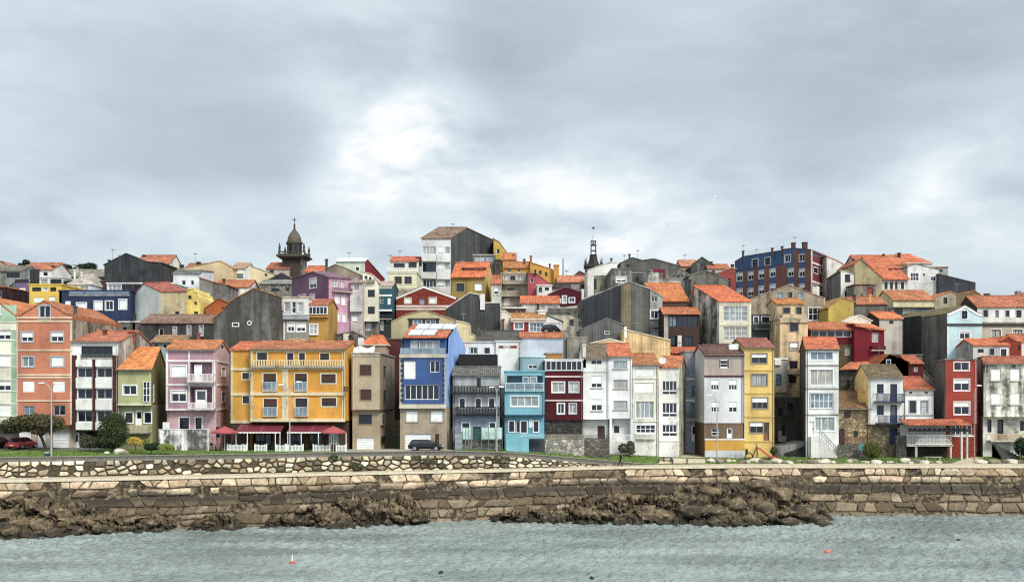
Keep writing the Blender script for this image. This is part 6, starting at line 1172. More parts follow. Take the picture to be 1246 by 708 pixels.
# ------------------------------------------------------------------ plants
def leaf_mat(name, a, b, c=None):
    n = N(name); u = n.noise((1.4, 1.4, 1.4), 1, 4); v = n.noise((11, 11, 11), 1, 2); k = n.mix(n.ramp(u, .35, .65), lin(a), lin(b)); k = n.mix(1.0, k, n.ramp(v, .25, .75, .45, 1.6), 'MULTIPLY'); return n.done(k, .75, .2)
def leaves(name, par, blobs, n, size, m, seed, up=.3):
    rg = np.random.default_rng(seed); vs, fs = [], []
    wt = np.array([b[1][0] * b[1][1] * b[1][2] for b in blobs]); wt = wt / wt.sum()
    for i in range(n):
        c, r = blobs[rg.choice(len(blobs), p=wt)]; d = rg.normal(size=3); d /= np.linalg.norm(d); k = rg.uniform(.35, 1) ** .45 * (1 + .06 * rg.normal())
        p = Vector((c[0] + d[0] * r[0] * k, c[1] + d[1] * r[1] * k, c[2] + d[2] * r[2] * k)); nv = Vector(d * .8 + rg.normal(size=3) * .7 + np.array((0, 0, up))).normalized()
        a = nv.orthogonal().normalized(); a.rotate(__import__('mathutils').Quaternion(nv, rg.uniform(0, 6.28))); b = nv.cross(a); s_ = size * rg.uniform(.6, 1.5); j = len(vs)
        vs += [p - a * s_, p + b * s_ * .55 + nv * s_ * .15, p + a * s_, p - b * s_ * .55 + nv * s_ * .15]; fs.append((j, j + 1, j + 2, j + 3))
    me = bpy.data.meshes.new(name); me.from_pydata([tuple(v) for v in vs], [], fs); me.materials.append(m); me.update(); o = bpy.data.objects.new(name, me); COL.objects.link(o); o.parent = par; return o
BARK = 'p:4a3c30:.5'
def plant(name, cat, label, px, pb, D, blobs_px, n, size, m, seed, trunk=None, group=None):
    """blobs in photograph pixels: (x, y, half width, half height, half depth in metres)"""
    x, z = X_(px, D), Z_(pb, D); z = min(z, ground(x, D) + .1) if D < 140 else z; t = thing(name, (x, D, z), label, cat, group); s_ = D / F
    bl = [((X_(bx, D) - x, dy, Z_(by, D) - z), (hw * s_, dd, hh * s_)) for bx, by, hw, hh, dd, dy in blobs_px]
    leaves('crown' if name == 'tree' else 'foliage', t, bl, n, size, m, seed); mb = MB()
    for a, b, r0, r1 in trunk or [((px, pb), (px, blobs_px[0][1]), .06, .03)]:
        p0, p1 = V(X_(a[0], D) - x, 0, Z_(a[1], D) - z - (.3 if a[1] >= pb - .5 else 0)), V(X_(b[0], D) - x, 0, Z_(b[1], D) - z); mb.tube(p0, p1, r0, r1, BARK, 8)
    mb.build('trunk' if name == 'tree' else 'stem', t); return t
LF = leaf_mat('dark_leaves', '2b3a1e', '44512a'); LO = leaf_mat('olive_leaves', '47482a', '5c5330'); LY = leaf_mat('yellow_leaves', 'c9a52a', 'a8902a'); LG = leaf_mat('bright_leaves', '85922c', '6a8028'); LB = leaf_mat('greybrown_leaves', '5a5a44', '4a4a34'); LD = leaf_mat('evergreen_leaves', '1c2a1c', '2c3a26')
plant('tree', 'tree', 'low spreading tree with flat crown and leaning trunk beside the red car', 56, 547, 118.5, [(22, 517, 22, 9, 1.9, 0), (45, 513, 26, 10, 2.2, .3), (62, 515, 17, 10, 1.9, -.2), (34, 511, 18, 7, 1.7, -.6), (10, 520, 11, 8, 1.4, .2), (52, 524, 14, 5, 1.2, -.4)], 5200, .15, LO, 1,
      [((57, 547), (51, 533), .20, .17), ((51, 533), (45, 523), .17, .12), ((45, 523), (30, 514), .11, .05), ((45, 523), (44, 510), .10, .04), ((50, 531), (62, 518), .11, .05), ((30, 514), (14, 517), .06, .03)])
plant('bush', 'bush', 'big dark green rounded bush in front of the white brick-pier block', 138, 546, 117.8, [(138, 522, 18, 19, 1.9, 0), (136, 534, 17, 12, 1.8, 0), (140, 512, 14, 10, 1.5, 0)], 7500, .10, LF, 2)
plant('bush', 'bush', 'grey brown bush left of the big dark green bush', 109, 546, 118.6, [(106, 537, 9, 8.5, 1.0, 0), (114, 538, 7, 7, .9, 0)], 1700, .09, LB, 3)
plant('bush', 'bush', 'golden yellow bush in front of the olive green house', 165, 545, 117, [(163, 536.5, 8, 5.5, .8, 0), (170, 538, 6, 4, .7, 0)], 1700, .07, LY, 4)
plant('bush', 'bush', 'small yellow green ball bush right of the golden bush', 178.5, 545, 117, [(178.5, 538, 4.4, 4.4, .45, 0)], 700, .06, LG, 5)
plant('bush', 'bush', 'low dark shrub between the ball bush and the lime green bush', 184, 549, 115.8, [(184, 543.5, 9, 4.5, .8, 0), (190, 542, 5, 4, .6, 0)], 1300, .09, LD, 6)
plant('bush', 'bush', 'low lime green bush before the white yard wall', 202, 549, 115.8, [(201, 543.5, 10, 4.6, .9, 0), (207, 544.5, 6, 3.4, .7, 0)], 1700, .07, LG, 7)
plant('bush', 'bush', 'round clipped olive bush on the lawn below the blue doors', 1061.5, 558, 131.6, [(1061.5, 547.5, 11.5, 9.5, 1.25, 0)], 4200, .09, leaf_mat('clipped_leaves', '4a5a22', '5f6428'), 8)
plant('bush', 'bush', 'sparse dark shrub on the lawn before the cream town house', 763, 553, 129.6, [(759, 545, 7, 6, .7, 0), (767, 543, 5.5, 8, .7, 0), (768, 549, 5, 4, .6, 0)], 1900, .10, LB, 9, [((764, 553), (760, 543), .05, .02), ((764, 553), (767, 538), .05, .02)])
plant('bush', 'bush', 'dark bush at the right edge by the steps', 1243, 556, 133, [(1243, 543, 8, 12, 1.0, 0), (1250, 547, 8, 8, .9, 0)], 2600, .10, LD, 10)
plant('bush', 'bush', 'small dark tuft growing on the grey parapet', 407, 561, 119.2, [(406.5, 556.5, 5, 4, .5, 0)], 600, .07, LF, 11)
plant('bush', 'bush', 'small shrub behind the red slide', 941, 556, 133, [(941.5, 548, 4.5, 5, .5, 0)], 600, .08, LF, 12)
for i, (px, py, lb) in enumerate(((430, 565, 'left'), (520, 561, 'middle'), (606, 557, 'right'))):
    D_ = float(np.interp(px, [0, 300, 620], [110.8, 116.6, 123.4])); plant('bush', 'bush', f'{lb} one of three grey green weeds hanging on the rubble wall', px, py + 5, D_ - .3, [(px, py, 6, 4, .4, 0), (px + 8, py + 2, 5, 3, .35, 0)], 500, .08, LB, 20 + i, None, 'weeds on the rubble wall')
plant('tree', 'tree', 'left round dark tree on the skyline behind the grey roofed house', 79, 332, 215, [(79, 325, 8, 4, 1.4, 0), (76, 327, 5, 3, 1.2, 0)], 1300, .16, LD, 13, [((79, 334), (79, 325), .2, .1)])
plant('tree', 'tree', 'wide dark tree on the skyline behind the grey roofed house', 105, 332, 215, [(101, 325.5, 8, 4.5, 1.5, 0), (110, 324.5, 8, 5, 1.6, 0), (93, 328, 5, 3, 1.2, 0)], 2200, .16, LD, 14, [((105, 334), (105, 325), .2, .1)])
plant('tree', 'tree', 'small dark tree on the skyline near the left edge', 31, 328, 215, [(32, 319, 4, 3, .9, 0), (26, 322, 4, 2, .8, 0)], 600, .15, LD, 15, [((30, 330), (31, 319), .15, .07)])
for i, (px, py, r) in enumerate(((146, 541, .75), (152, 543, .5), (130, 546, .35))): boulder(X_(px, 116.3), 116.3, ground(X_(px, 116.3), 116.3) + r * .25, r, ('large pale boulder between dark bush and golden bush', 'smaller grey boulder touching the golden bush', 'little stone below the big dark green bush')[i], 300 + i, M_BLD if i != 1 else M_BLD2, .75, None, 'boulder', 'boulder', 1.2)
# grass blades
rg = np.random.default_rng(21); vs, fs = [], []
while len(fs) < 30000:
    px = rg.uniform(-20, 1265); 
    if 420 < px < 552 or 1158 < px < 1190 or 800 < px < 858: continue
    lo = D0(px) + (.2 if px < 785 else 1.0); y = lo + (float(np.interp(px, [0, 1246], [6.5, 6])) if px > 150 or px < 0 else 6.0) * rg.uniform(0, 1) ** 1.3; x = X_(px, y); z = ground(x, y); h = rg.uniform(.07, .2); a = rg.uniform(0, 3.14); j = len(vs)
    c, s_ = math.cos(a) * .05, math.sin(a) * .05; vs += [(x - c, y - s_, z), (x + c, y + s_, z), (x + rg.normal() * .05, y + rg.normal() * .05, z + h)]; fs.append((j, j + 1, j + 2))
me = bpy.data.meshes.new('grass'); me.from_pydata(vs, [], fs); me.materials.append(leaf_mat('grass_blades', '597826', '738636')); o = bpy.data.objects.new('grass', me); COL.objects.link(o); tag(o, 'short green grass on the seafront lawn', 'grass', None, 'stuff')

# ------------------------------------------------------------------ street lamps
def lamp(px, top, D, heads, label, col='m:b9bcbe', basez=None):
    x = X_(px, D); z0 = ground(x, D) if basez is None else basez; z1 = Z_(top, D); t = thing('street_lamp', (x, D, z0), label, 'street lamp', 'street lamps along the seafront'); h = z1 - z0; m_ = MB(); m_.tube((0, 0, -.1), (0, 0, 1.2), .11, .10, col, 10); m_.tube((0, 0, 1.2), (0, 0, h - .5), .085, .06, col, 10); m_.build('pole', t)
    for hx, hy, kind in heads:
        dx, hz = X_(hx, D) - x, Z_(hy, D) - z0; a = MB(); P0 = V(0, 0, h - .5); pts = [P0 + (V(dx, 0, hz) - P0) * f + V(0, 0, math.sin(f * math.pi) * .22) for f in (0, .25, .5, .75, 1)]
        for p, q_ in zip(pts, pts[1:]): a.tube(p, q_, .045, .045, col, 7)
        ao = a.build('arm', t); s_ = 1 if dx > 0 else -1; hb = MB(); L = .62
        hb.hexa([V(dx, -.14, hz - .09), V(dx + s_ * L, -.12, hz - .12), V(dx + s_ * L, .12, hz - .12), V(dx, .14, hz - .09)][::s_ if s_ == 1 else -1], [V(dx, -.1, hz + .07), V(dx + s_ * L, -.08, hz - .0), V(dx + s_ * L, .08, hz - .0), V(dx, .1, hz + .07)][::s_ if s_ == 1 else -1], 'f:e4e6e8'); ho = hb.build('lamp_head', ao)
        g_ = MB(); g_.box(min(dx + s_ * .12, dx + s_ * .55), max(dx + s_ * .12, dx + s_ * .55), -.09, .09, hz - .155, hz - .115, 'f:2c2e30'); g_.build('lens', ho)
lamp(62.5, 470, 112.5, [(54, 465.5, 0), (68, 466, 0)], 'double headed pale lamp in front of the salmon orange block')
lamp(352.5, 472, 119.5, [(345, 467.5, 0), (361, 464, 0)], 'double headed lamp in front of the yellow restaurant')
lamp(604.5, 472, 125, [(601, 470.5, 0), (607.5, 470, 0)], 'white twin lamp between the timber house and turquoise house')
lamp(872.5, 489, 130.5, [(866, 480.5, 0)], 'thin lamp with one bent arm before the ochre parapet house')
lamp(1185.6, 474, 130.8, [(1188.5, 468.5, 0)], 'rust stained single lamp in front of the brick red house', 'm:b08a7a')

# ------------------------------------------------------------------ cars
def loft(mb, rings, k, cap=True):
    for a, b in zip(rings, rings[1:]):
        for i in range(len(a)): j = (i + 1) % len(a); mb.poly([a[i], a[j], b[j], b[i]], k)
    if cap: mb.poly(rings[0][::-1], k); mb.poly(rings[-1], k)
def car(label, loc, rz, paint, estate=True, L=4.5):
    t = thing('parked_car', loc, label, 'car'); t.rotation_euler = (0, 0, rz); t.scale = (1, 1, .92); k = 'f:' + paint; s_ = L / 4.5; mb = MB()
    prof = [(-2.22, .38, .62, .80), (-2.15, .27, .80, .86), (-1.7, .22, .92, .88), (-.9, .22, .94, .89), (.2, .22, .95, .89), (1.0, .22, .92, .88), (1.5, .22, .84, .86), (2.0, .25, .72, .82), (2.2, .34, .58, .74)]
    rings = [[V(x * s_, -w * .92, zl), V(x * s_, -w, (zl + zh) / 2), V(x * s_, -w * .96, zh - .06), V(x * s_, -w * .86, zh), V(x * s_, w * .86, zh), V(x * s_, w * .96, zh - .06), V(x * s_, w, (zl + zh) / 2), V(x * s_, w * .92, zl)] for x, zl, zh, w in prof]; loft(mb, rings, mat(k))
    b = mb.build('body', t, True); mt = b.data.materials[0]; mt.node_tree.nodes['Principled BSDF'].inputs['Roughness'].default_value = .3; mt.node_tree.nodes['Principled BSDF'].inputs['Coat Weight'].default_value = .15
    xr = -2.1 if estate else -1.65; g = MB(); lo = [V(xr, -.80, .9), V(1.05, -.80, .9), V(1.05, .80, .9), V(xr, .80, .9)]; hi = [V(xr + .35, -.60, 1.40), V(.25, -.60, 1.42), V(.25, .60, 1.42), V(xr + .35, .60, 1.40)]; sc = lambda q_: [V(p.x * s_, p.y, p.z) for p in q_]
    g.hexa(sc(lo), sc(hi), GL['dark'][1]); g.build('windows', t); r = MB(); r.hexa(sc([V(xr + .30, -.62, 1.40), V(.33, -.62, 1.42), V(.33, .62, 1.42), V(xr + .30, .62, 1.40)]), sc([V(xr + .42, -.54, 1.49), V(.12, -.54, 1.50), V(.12, .54, 1.50), V(xr + .42, .54, 1.49)]), k)
    for xx0, xx1 in ((xr, xr + .35), (-.55, -.5), (1.05, .25)):
        for sy in (-1, 1): r.tube((xx0 * s_, sy * .8, .9), (xx1 * s_, sy * .61, 1.42), .04, .04, k, 5)
    r.build('roof', t)
    for wx in (-1.35, 1.38):
        for sy in (-1, 1):
            w_ = MB(); w_.tube((wx * s_, sy * .70, .32), (wx * s_, sy * .90, .32), .33, .33, 'f:151515', 18); wo = w_.build('wheel', t); h_ = MB(); h_.tube((wx * s_, sy * .90, .32), (wx * s_, sy * .915, .32), .21, .2, 'm:a8abae', 12); h_.build('rim', wo)
    for sy in (-1, 1):
        l_ = MB(); l_.box(2.02 * s_, 2.17 * s_, min(sy * .45, sy * .7), max(sy * .45, sy * .7), .58, .70, 'f:e6e8ea'); l_.build('headlight', t); l_ = MB(); l_.box(-2.24 * s_, -2.14 * s_, min(sy * .52, sy * .78), max(sy * .52, sy * .78), .66, .84, 'f:8e1414'); l_.build('taillight', t)
    for xx in (-2.25, 2.17): l_ = MB(); l_.box(xx * s_, (xx + .035) * s_, -.26, .26, .42, .53, 'f:dcdcd8'); l_.build('number_plate', t)
    l_ = MB(); [l_.box((xx - .08) * s_, (xx + .08) * s_, sy * .89 - .02, sy * .89 + .02, .78, .81, k) for xx in (-.75, .35) for sy in (-1, 1)]; l_.build('handle', t)
gp = lambda px, D: (X_(px, D), D, ground(X_(px, D), D) + .03)
car('black estate car parked before the white garage door of the blue house', gp(519, 124.6), math.radians(-6), '0d0f10')
car('red car under the flat crowned tree', gp(27, 120.6), math.radians(82), 'b51624', False, 4.2)
car('dark car at the far left edge', gp(-3, 120.3), math.radians(68), '1d2024', False, 4.2)
D = 150; zj = Z_(406.5, D); m_ = MB(); m_.box(X_(655, D), X_(690, D), D - 2.5, D + 4.5, zj - 8, zj, 'p:8a857a:.5'); tag(m_.build('terrace'), kind='structure')
car('dark jeep parked on the hillside terrace by the white garage', (X_(671.5, D), D, zj), math.radians(62), '16181c', True, 3.9)

# ------------------------------------------------------------------ restaurant front
def awning(px0, px1, label):
    D1, D2 = 125.2, 122.7; x0, x1 = X_(px0, D2), X_(px1, D2); z1, z2 = Z_(516, D1), Z_(525.5, D2); t = thing('awning', ((x0 + x1) / 2, D1, z1), label, 'awning', 'awnings of the restaurant'); o_ = Vector(t.location); m_ = MB(o_); n_ = 14
    for i in range(n_):
        a, b = x0 + (x1 - x0) * i / n_, x0 + (x1 - x0) * (i + 1) / n_; m_.slab([V(a, D2, z2), V(b, D2, z2), V(b, D1, z1), V(a, D1, z1)], .03, 'f:6c2034' if i % 7 else 'f:7c3044')
    c = m_.build('canopy', t); v = MB(o_)
    for i in range(n_ * 2): a, b = x0 + (x1 - x0) * i / (2 * n_), x0 + (x1 - x0) * (i + 1) / (2 * n_); v.hexa([V(a, D2 - .03, z2 - .12 - .05 * (i % 2)), V(b, D2 - .03, z2 - .12 - .05 * (i % 2)), V(b, D2, z2 - .12), V(a, D2, z2 - .12)], [V(a, D2 - .03, z2 + .02), V(b, D2 - .03, z2 + .02), V(b, D2, z2 + .02), V(a, D2, z2 + .02)], 'f:e6dcd8')
    v.build('valance', c)
    for x in (x0 + .1, x1 - .1): p = MB(o_); p.tube((x, D2 + .06, ground(x, D2)), (x, D2 + .06, z2), .05, .05, 'f:e8e8e4', 8); p.build('post', t)
awning(286, 341.5, 'left maroon awning with white valance on the restaurant'); awning(349, 404, 'right maroon awning with white valance on the restaurant')
def parasol(px, D, label, r, top):
    x = X_(px, D); z0 = ground(x, D); zt = Z_(top, D); t = thing('parasol', (x, D, z0), label, 'parasol', 'red parasols by the restaurant'); m_ = MB(); h = zt - z0; m_.tube((0, 0, 0), (0, 0, h), .03, .03, 'f:e0dcd4', 8); m_.lathe((0, 0, 0), [(.3, 0), (.3, .07), (.05, .1)], 'f:55555a', 10); m_.build('pole', t); c = MB(); c.lathe((0, 0, h - .7), [(r, -.16), (r, 0), (r * .5, .42), (.04, .72)], 'f:a84448', 8); c.build('canopy', t)
parasol(273.5, 121.6, 'red parasol between the pink house and the left awning', 1.65, 518.5); parasol(406, 121.8, 'red parasol at the right end of the restaurant', 1.6, 518.5)
for px0, px1, lb in ((276.5, 300, 'under the left parasol'), (310, 324.5, 'short one under the left awning'), (335.5, 347.5, 'left of the lamp post'), (348.5, 369, 'right of the lamp post'), (381, 401.5, 'under the right awning'), (409, 421.5, 'at the right end of the restaurant')):
    D = 121.9; x0, x1 = X_(px0, D), X_(px1, D); z = min(ground(x0, D), ground(x1, D)); t = thing('picket_fence', ((x0 + x1) / 2, D, z), 'white picket fence panel, ' + lb, 'fence', 'white fence panels of the restaurant'); o_ = Vector(t.location); m_ = MB(o_); n_ = max(4, int((x1 - x0) / .17))
    for i in range(n_): x = x0 + (x1 - x0) * (i + .5) / n_; m_.box(x - .055, x + .055, D - .02, D + .01, z, z + .86 + .06 * math.sin(i * 1.3), 'f:eceae4')
    for zz in (.2, .68): m_.box(x0, x1, D + .012, D + .05, z + zz, z + zz + .09, 'f:e2e0da')
    m_.build('pickets', t)
    for x in (x0, x1): p = MB(o_); p.box(x - .05, x + .05, D - .03, D + .07, z, z + 1.0, 'f:eceae4'); p.build('post', t)
for px in (301, 335, 366.5, 387.5, 421):
    D = 122.4; x = X_(px, D); z = ground(x, D); m_ = MB(); m_.tube((x, D, z), (x, D, Z_(526, D)), .06, .06, 'f:e6e4de', 8); tag(m_.build('awning_post'), {301: 'white post between the left parasol and first fence panel', 335: 'white post at the right end of the left awning', 366.5: 'white post in the middle of the right awning', 387.5: 'white post under the right end of the right awning', 421: 'white post at the far right of the restaurant'}[px], 'post', 'white posts of the restaurant')
def chair0():
    t = thing('cafe_chair', (0, 0, 0), 'x', 'chair', 'cafe chairs of the restaurant'); k = 'f:2a2624'
    m_ = MB(); m_.box(-.22, .22, -.22, .22, .43, .47, k); m_.build('seat', t); m_ = MB(); m_.box(-.22, .22, .19, .23, .60, .90, k); m_.build('backrest', t)
    for a in (-.2, .2):
        for b in (-.2, .2): m_ = MB(); m_.tube((a, b, 0), (a, b, .43 if b < 0 else .62), .022, .022, k, 6); m_.build('leg', t)
    return t
def dup(t, loc, rz, label):
    r = t.copy(); COL.objects.link(r); r.location = loc; r.rotation_euler = (0, 0, rz); r['label'] = label
    for c in t.children: d = c.copy(); COL.objects.link(d); d.parent = r
    return r
c0 = None
for px, D, rz, lb in ((259, 122.6, 1.2, 'dark cafe chair left of the left parasol pole'), (266, 122.4, -1.4, 'dark cafe chair nearest the left parasol pole'), (305, 123, 1.4, 'dark cafe chair in the gap beside the first fence panel'), (329, 123, -1.2, 'dark cafe chair left of the lamp behind the fence gap'), (375, 123, 1.3, 'dark cafe chair in the gap under the right awning'), (405, 122.8, -1.5, 'dark cafe chair by the right parasol')):
    z = ground(X_(px, D), D) + .02
    if c0 is None: c0 = chair0(); c0.location = (X_(px, D), D, z); c0.rotation_euler = (0, 0, rz); c0['label'] = lb
    else: dup(c0, (X_(px, D), D, z), rz, lb)
for px, D, lb in ((262.5, 122.6, 'small dark cafe table near the left parasol'), (316, 123.2, 'small dark cafe table under the left awning'), (390, 123.2, 'small dark cafe table under the right awning')):
    x = X_(px, D); z = ground(x, D) + .02; t = thing('cafe_table', (x, D, z), lb, 'table', 'cafe tables of the restaurant'); m_ = MB(); m_.lathe((0, 0, .70), [(0, .03), (.38, .03), (.38, 0), (0, 0)], 'f:4a3a30', 14); m_.build('tabletop', t); m_ = MB(); m_.tube((0, 0, 0), (0, 0, .7), .04, .04, 'f:2a2a2c', 8); m_.lathe((0, 0, 0), [(.24, 0), (.24, .03), (.04, .06)], 'f:2a2a2c', 10); m_.build('pedestal', t)

# ------------------------------------------------------------------ yard walls and seafront things
def wallbox(name, cat, label, px0, px1, top0, top1, D, k, th=.35, cap=None, base=None):
    x0, x1 = X_(px0, D), X_(px1, D); zb = min(ground(x0, D), ground(x1, D)) - .5; m_ = MB(); z0, z1 = Z_(top0, D), Z_(top1, D)
    m_.hexa([V(x0, D, zb), V(x1, D, zb), V(x1, D + th, zb), V(x0, D + th, zb)], [V(x0, D, z0), V(x1, D, z1), V(x1, D + th, z1), V(x0, D + th, z0)], k)
    if cap: m_.hexa([V(x0 - .04, D - .05, z0), V(x1 + .04, D - .05, z1), V(x1 + .04, D + th + .05, z1), V(x0 - .04, D + th + .05, z0)], [V(x0 - .04, D - .05, z0 + .1), V(x1 + .04, D - .05, z1 + .1), V(x1 + .04, D + th + .05, z1 + .1), V(x0 - .04, D + th + .05, z0 + .1)], cap)
    return tag(m_.build(name), label, cat)
wallbox('yard_wall', 'wall', 'stained white yard wall in front of the pink house', 193, 254, 523, 522.5, 121.3, 'p:dcd8d4:.95', .3, 'p:e6e2de:.4')
wallbox('yard_screen', 'screen', 'small white panel above the left end of the stained yard wall', 198, 206, 513.5, 513.5, 122.2, 'p:e8e6e2:.1', .12)
wallbox('garden_wall', 'wall', 'lichen covered garden wall below the maroon house', 661, 711, 534, 535, 127.6, 's:a8a294:.5', .4)
wallbox('garden_wall', 'wall', 'darker stone garden wall below the first white town house', 711.2, 741.5, 533, 534, 127.8, 's:6f695c:.5', .4)
wallbox('garden_wall', 'wall', 'grey stone garden wall before the old stone cottage', 1020, 1064, 541, 541, 134.2, 's:6b665c:.4', .4)
wallbox('garden_wall', 'wall', 'dark stone wall and stair side below the blue doors', 1090, 1103, 530, 530, 134.5, 's:4c4a46:.4', .6)
wallbox('stair_wall', 'wall', 'turquoise stair wall with cut corner before the turquoise house', 616, 643.5, 527, 527, 126.3, 'p:6cc0d2:.1', .25)
wallbox('plinth_wall', 'wall', 'dark grey plinth in shade right of the turquoise stair wall', 643.7, 663, 533.5, 533.5, 127.4, 'p:3f4a50:.4', .3)  # dark sheet with the shade under the parapet put into its colour
D = 126.3; m_ = MB(); m_.hexa([V(X_(643.6, D), D, Z_(533.5, D)), V(X_(662.5, D), D, Z_(533.5, D)), V(X_(662.5, D), D + .25, Z_(533.5, D)), V(X_(643.6, D), D + .25, Z_(533.5, D))], [V(X_(643.6, D), D, Z_(527, D)), V(X_(662.5, D), D, Z_(526.5, D)), V(X_(662.5, D), D + .25, Z_(526.5, D)), V(X_(643.6, D), D + .25, Z_(527, D))], 'p:6cc0d2:.1'); pw = m_.build('terrace_parapet'); tag(pw, 'turquoise terrace parapet with small white script', 'parapet')
sm = MB(); pts = [V(X_(633 + i * .42, D), D - .02, Z_(530 + .9 * math.sin(i * 1.15) * (1 if i % 7 < 4 else .5), D)) for i in range(64)]
for a, b in zip(pts, pts[1:]): sm.tube(a, b, .025, .025, 'f:e8f2f4', 4, False)
so_ = sm.build('script_lettering', pw)
def lattice(name, cat, label, px0, px1, y0, y1, D, k, cell=.34, w=.05):
    x0, x1, z1, z0 = X_(px0, D), X_(px1, D), Z_(y0, D), Z_(y1, D); m_ = MB(); h = z1 - z0; m_.box(x0, x1, D, D + .1, z1 - .09, z1, k); m_.box(x0, x1, D, D + .1, z0, z0 + .12, k); n_ = int((x1 - x0) / cell)
    for i in range(n_ + 1):
        x = x0 + (x1 - x0) * i / max(1, n_)
        for s_ in (-1, 1):
            xa, xb = x, x + s_ * (h - .2)
            za, zb = z0 + .1, z1 - .08
            if xb < x0: f_ = (x0 - xa) / (xb - xa); zb = za + (zb - za) * f_; xb = x0
            if xb > x1: f_ = (x1 - xa) / (xb - xa); zb = za + (zb - za) * f_; xb = x1
            if abs(xb - xa) > .05: m_.tube((xa, D + .05, za), (xb, D + .05, zb), w, w, k, 4)
    return tag(m_.build(name), label, cat)
lattice('lattice_balustrade', 'balustrade', 'grey concrete lattice balustrade on the garden wall below the maroon house', 662, 711, 528.3, 534, 127.75, 'p:9a9484:.4')
def rail(name, cat, label, px0, px1, y0, y1, D, k, sp=.16):
    x0, x1, z1, z0 = X_(px0, D), X_(px1, D), Z_(y0, D), Z_(y1, D); m_ = MB(); m_.box(x0, x1, D, D + .05, z1 - .06, z1, k); m_.box(x0, x1, D + .003, D + .047, z0 + .06, z0 + .11, k); n_ = max(2, int((x1 - x0) / sp))
    for i in range(n_ + 1): x = x0 + (x1 - x0 - .04) * i / n_ + .02; m_.box(x - .018, x + .018, D + .006, D + .042, z0, z1 - .06, k)
    return tag(m_.build(name), label, cat)
rail('garden_railing', 'railing', 'dark thin railing on the darker stone garden wall', 712, 741, 529.5, 533.5, 127.95, 'f:3a3a3c')
rail('terrace_railing', 'railing', 'white railing on the terrace of the red orange roofed town house', 743, 769, 528.5, 536.2, 129.3, 'f:e2e2de')
rail('wooden_fence', 'fence', 'red brown wooden fence before the old stone cottage', 1028, 1063, 531.5, 541, 134.4, 'f:5e3428', .12)
D = 126.4; m_ = MB(); m_.box(X_(553.5, D), X_(562, D), D, D + .7, ground(X_(557, D), D) - .1, Z_(527, D), 'f:8f989e'); [m_.box(X_(553.5, D) - .02, X_(562, D) + .02, D - .03, D - .003, Z_(527 + i * 6, D) - .05, Z_(527 + i * 6, D), 'f:747c82') for i in range(4)]; tag(m_.build('metal_cabinet'), 'tall grey metal cabinet at the left foot of the timber house', 'cabinet')
m_ = MB(); D = 126.5; m_.box(X_(546.5, D), X_(549.5, D), D, D + .3, ground(X_(548, D), D) - .1, Z_(521, D), 'w:3a2622'); tag(m_.build('board_stack'), 'upright dark brown boards between the blue house and timber house', 'boards')
# white tarpaulin on the beige terrace
D = 127.6; xs_ = np.linspace(X_(430, D), X_(455, D), 30); R = np.array([[(x, D + .15 * math.sin(x * 5 + t * 3) + t * .5, Z_(430.5, D) + (Z_(420.5, D) - Z_(430.5, D)) * t * (.85 + .15 * math.sin(x * 3.1)) - .1 * math.sin(x * 9) * (1 - t)) for t in np.linspace(0, 1, 8)] for x in xs_]); tag(grid_mesh('tarpaulin', R[::-1], mat('f:ecebe8')), 'crumpled white tarpaulin over the terrace of the beige rounded house', 'tarpaulin')
# terrace bar in front of the red house
D = 134.2; xa, xb = X_(1104, D), X_(1160, D); t = thing('terrace_pavilion', ((xa + xb) / 2, D, ground((xa + xb) / 2, D)), 'raised terrace with red sheet roof and white lattice beside the red house', 'terrace'); O_ = Vector(t.location); zd = Z_(541, D)
part(lambda m_: m_.slab([V(xa, D - .2, Z_(516.5, D)), V(X_(1182, D), D - .2, Z_(516.5, D)), V(X_(1178, D), D + 2.2, Z_(510, D)), V(xa - .3, D + 2.2, Z_(510, D))], .1, 't:bb4f34'), 'roof', t)
part(lambda m_: (m_.box(xa, xb, D, D + 3.2, zd - .2, zd, 'p:c9c4b8:.4'), m_.box(xa + .3, xb - .1, D + 1.6, D + 1.9, zd - 3.5, zd - .21, 'p:26241f:.5')), 'deck_and_shade_sheet', t)  # deck slab, plus a dark sheet that paints the shade underneath
for px in (1116, 1140, 1157): part(lambda m_: m_.box(X_(px, D) - .06, X_(px, D) + .06, D + .1, D + .22, zd, Z_(516.5, D) - .1, 'f:6a6a6c'), 'post', t)
for px in (1115.5, 1157.5): part(lambda m_: m_.box(X_(px, D) - .13, X_(px, D) + .13, D + .1, D + .36, ground(X_(px, D), D) - .2, zd - .201, 'p:c9c4b8:.4'), 'pillar', t)
part(lambda m_: m_.box(xa, xb, D + 2.4, D + 2.5, zd, Z_(517, D), 'f:a8acae'), 'glazed_back', t)
lo_ = lattice('lattice_parapet', None, None, 1115, 1158.5, 529, 541, D - .12, 'p:e2e0d8:.1', .36, .05); lo_.parent = t; lo_.location = -O_
lo2 = rail('side_railing', None, None, 1104, 1114.5, 529, 541, D - .1, 'f:b8bcbe', .2); lo2.parent = t; lo2.location = -O_
D = 133.4; t = thing('pergola', (X_(1173, D), D, ground(X_(1173, D), D)), 'pergola of dark beams on two pale posts before the red house', 'pergola'); O_ = Vector(t.location)
part(lambda m_: (m_.box(X_(1106, D), X_(1180, D), D, D + .16, Z_(525, D), Z_(522.3, D), 'f:1c1c1e'), [m_.box(X_(1108 + i * 6, D) - .06, X_(1108 + i * 6, D) + .06, D - .5, D + .7, Z_(522.3, D) + .002, Z_(521, D), 'f:26262a') for i in range(12)]), 'beams', t)
for px in (1170.5, 1177.2): part(lambda m_: m_.box(X_(px, D) - .11, X_(px, D) + .11, D + .0, D + .2, ground(X_(px, D), D) - .2, Z_(525, D) - .002, 'p:cfc9bc:.3'), 'post', t)
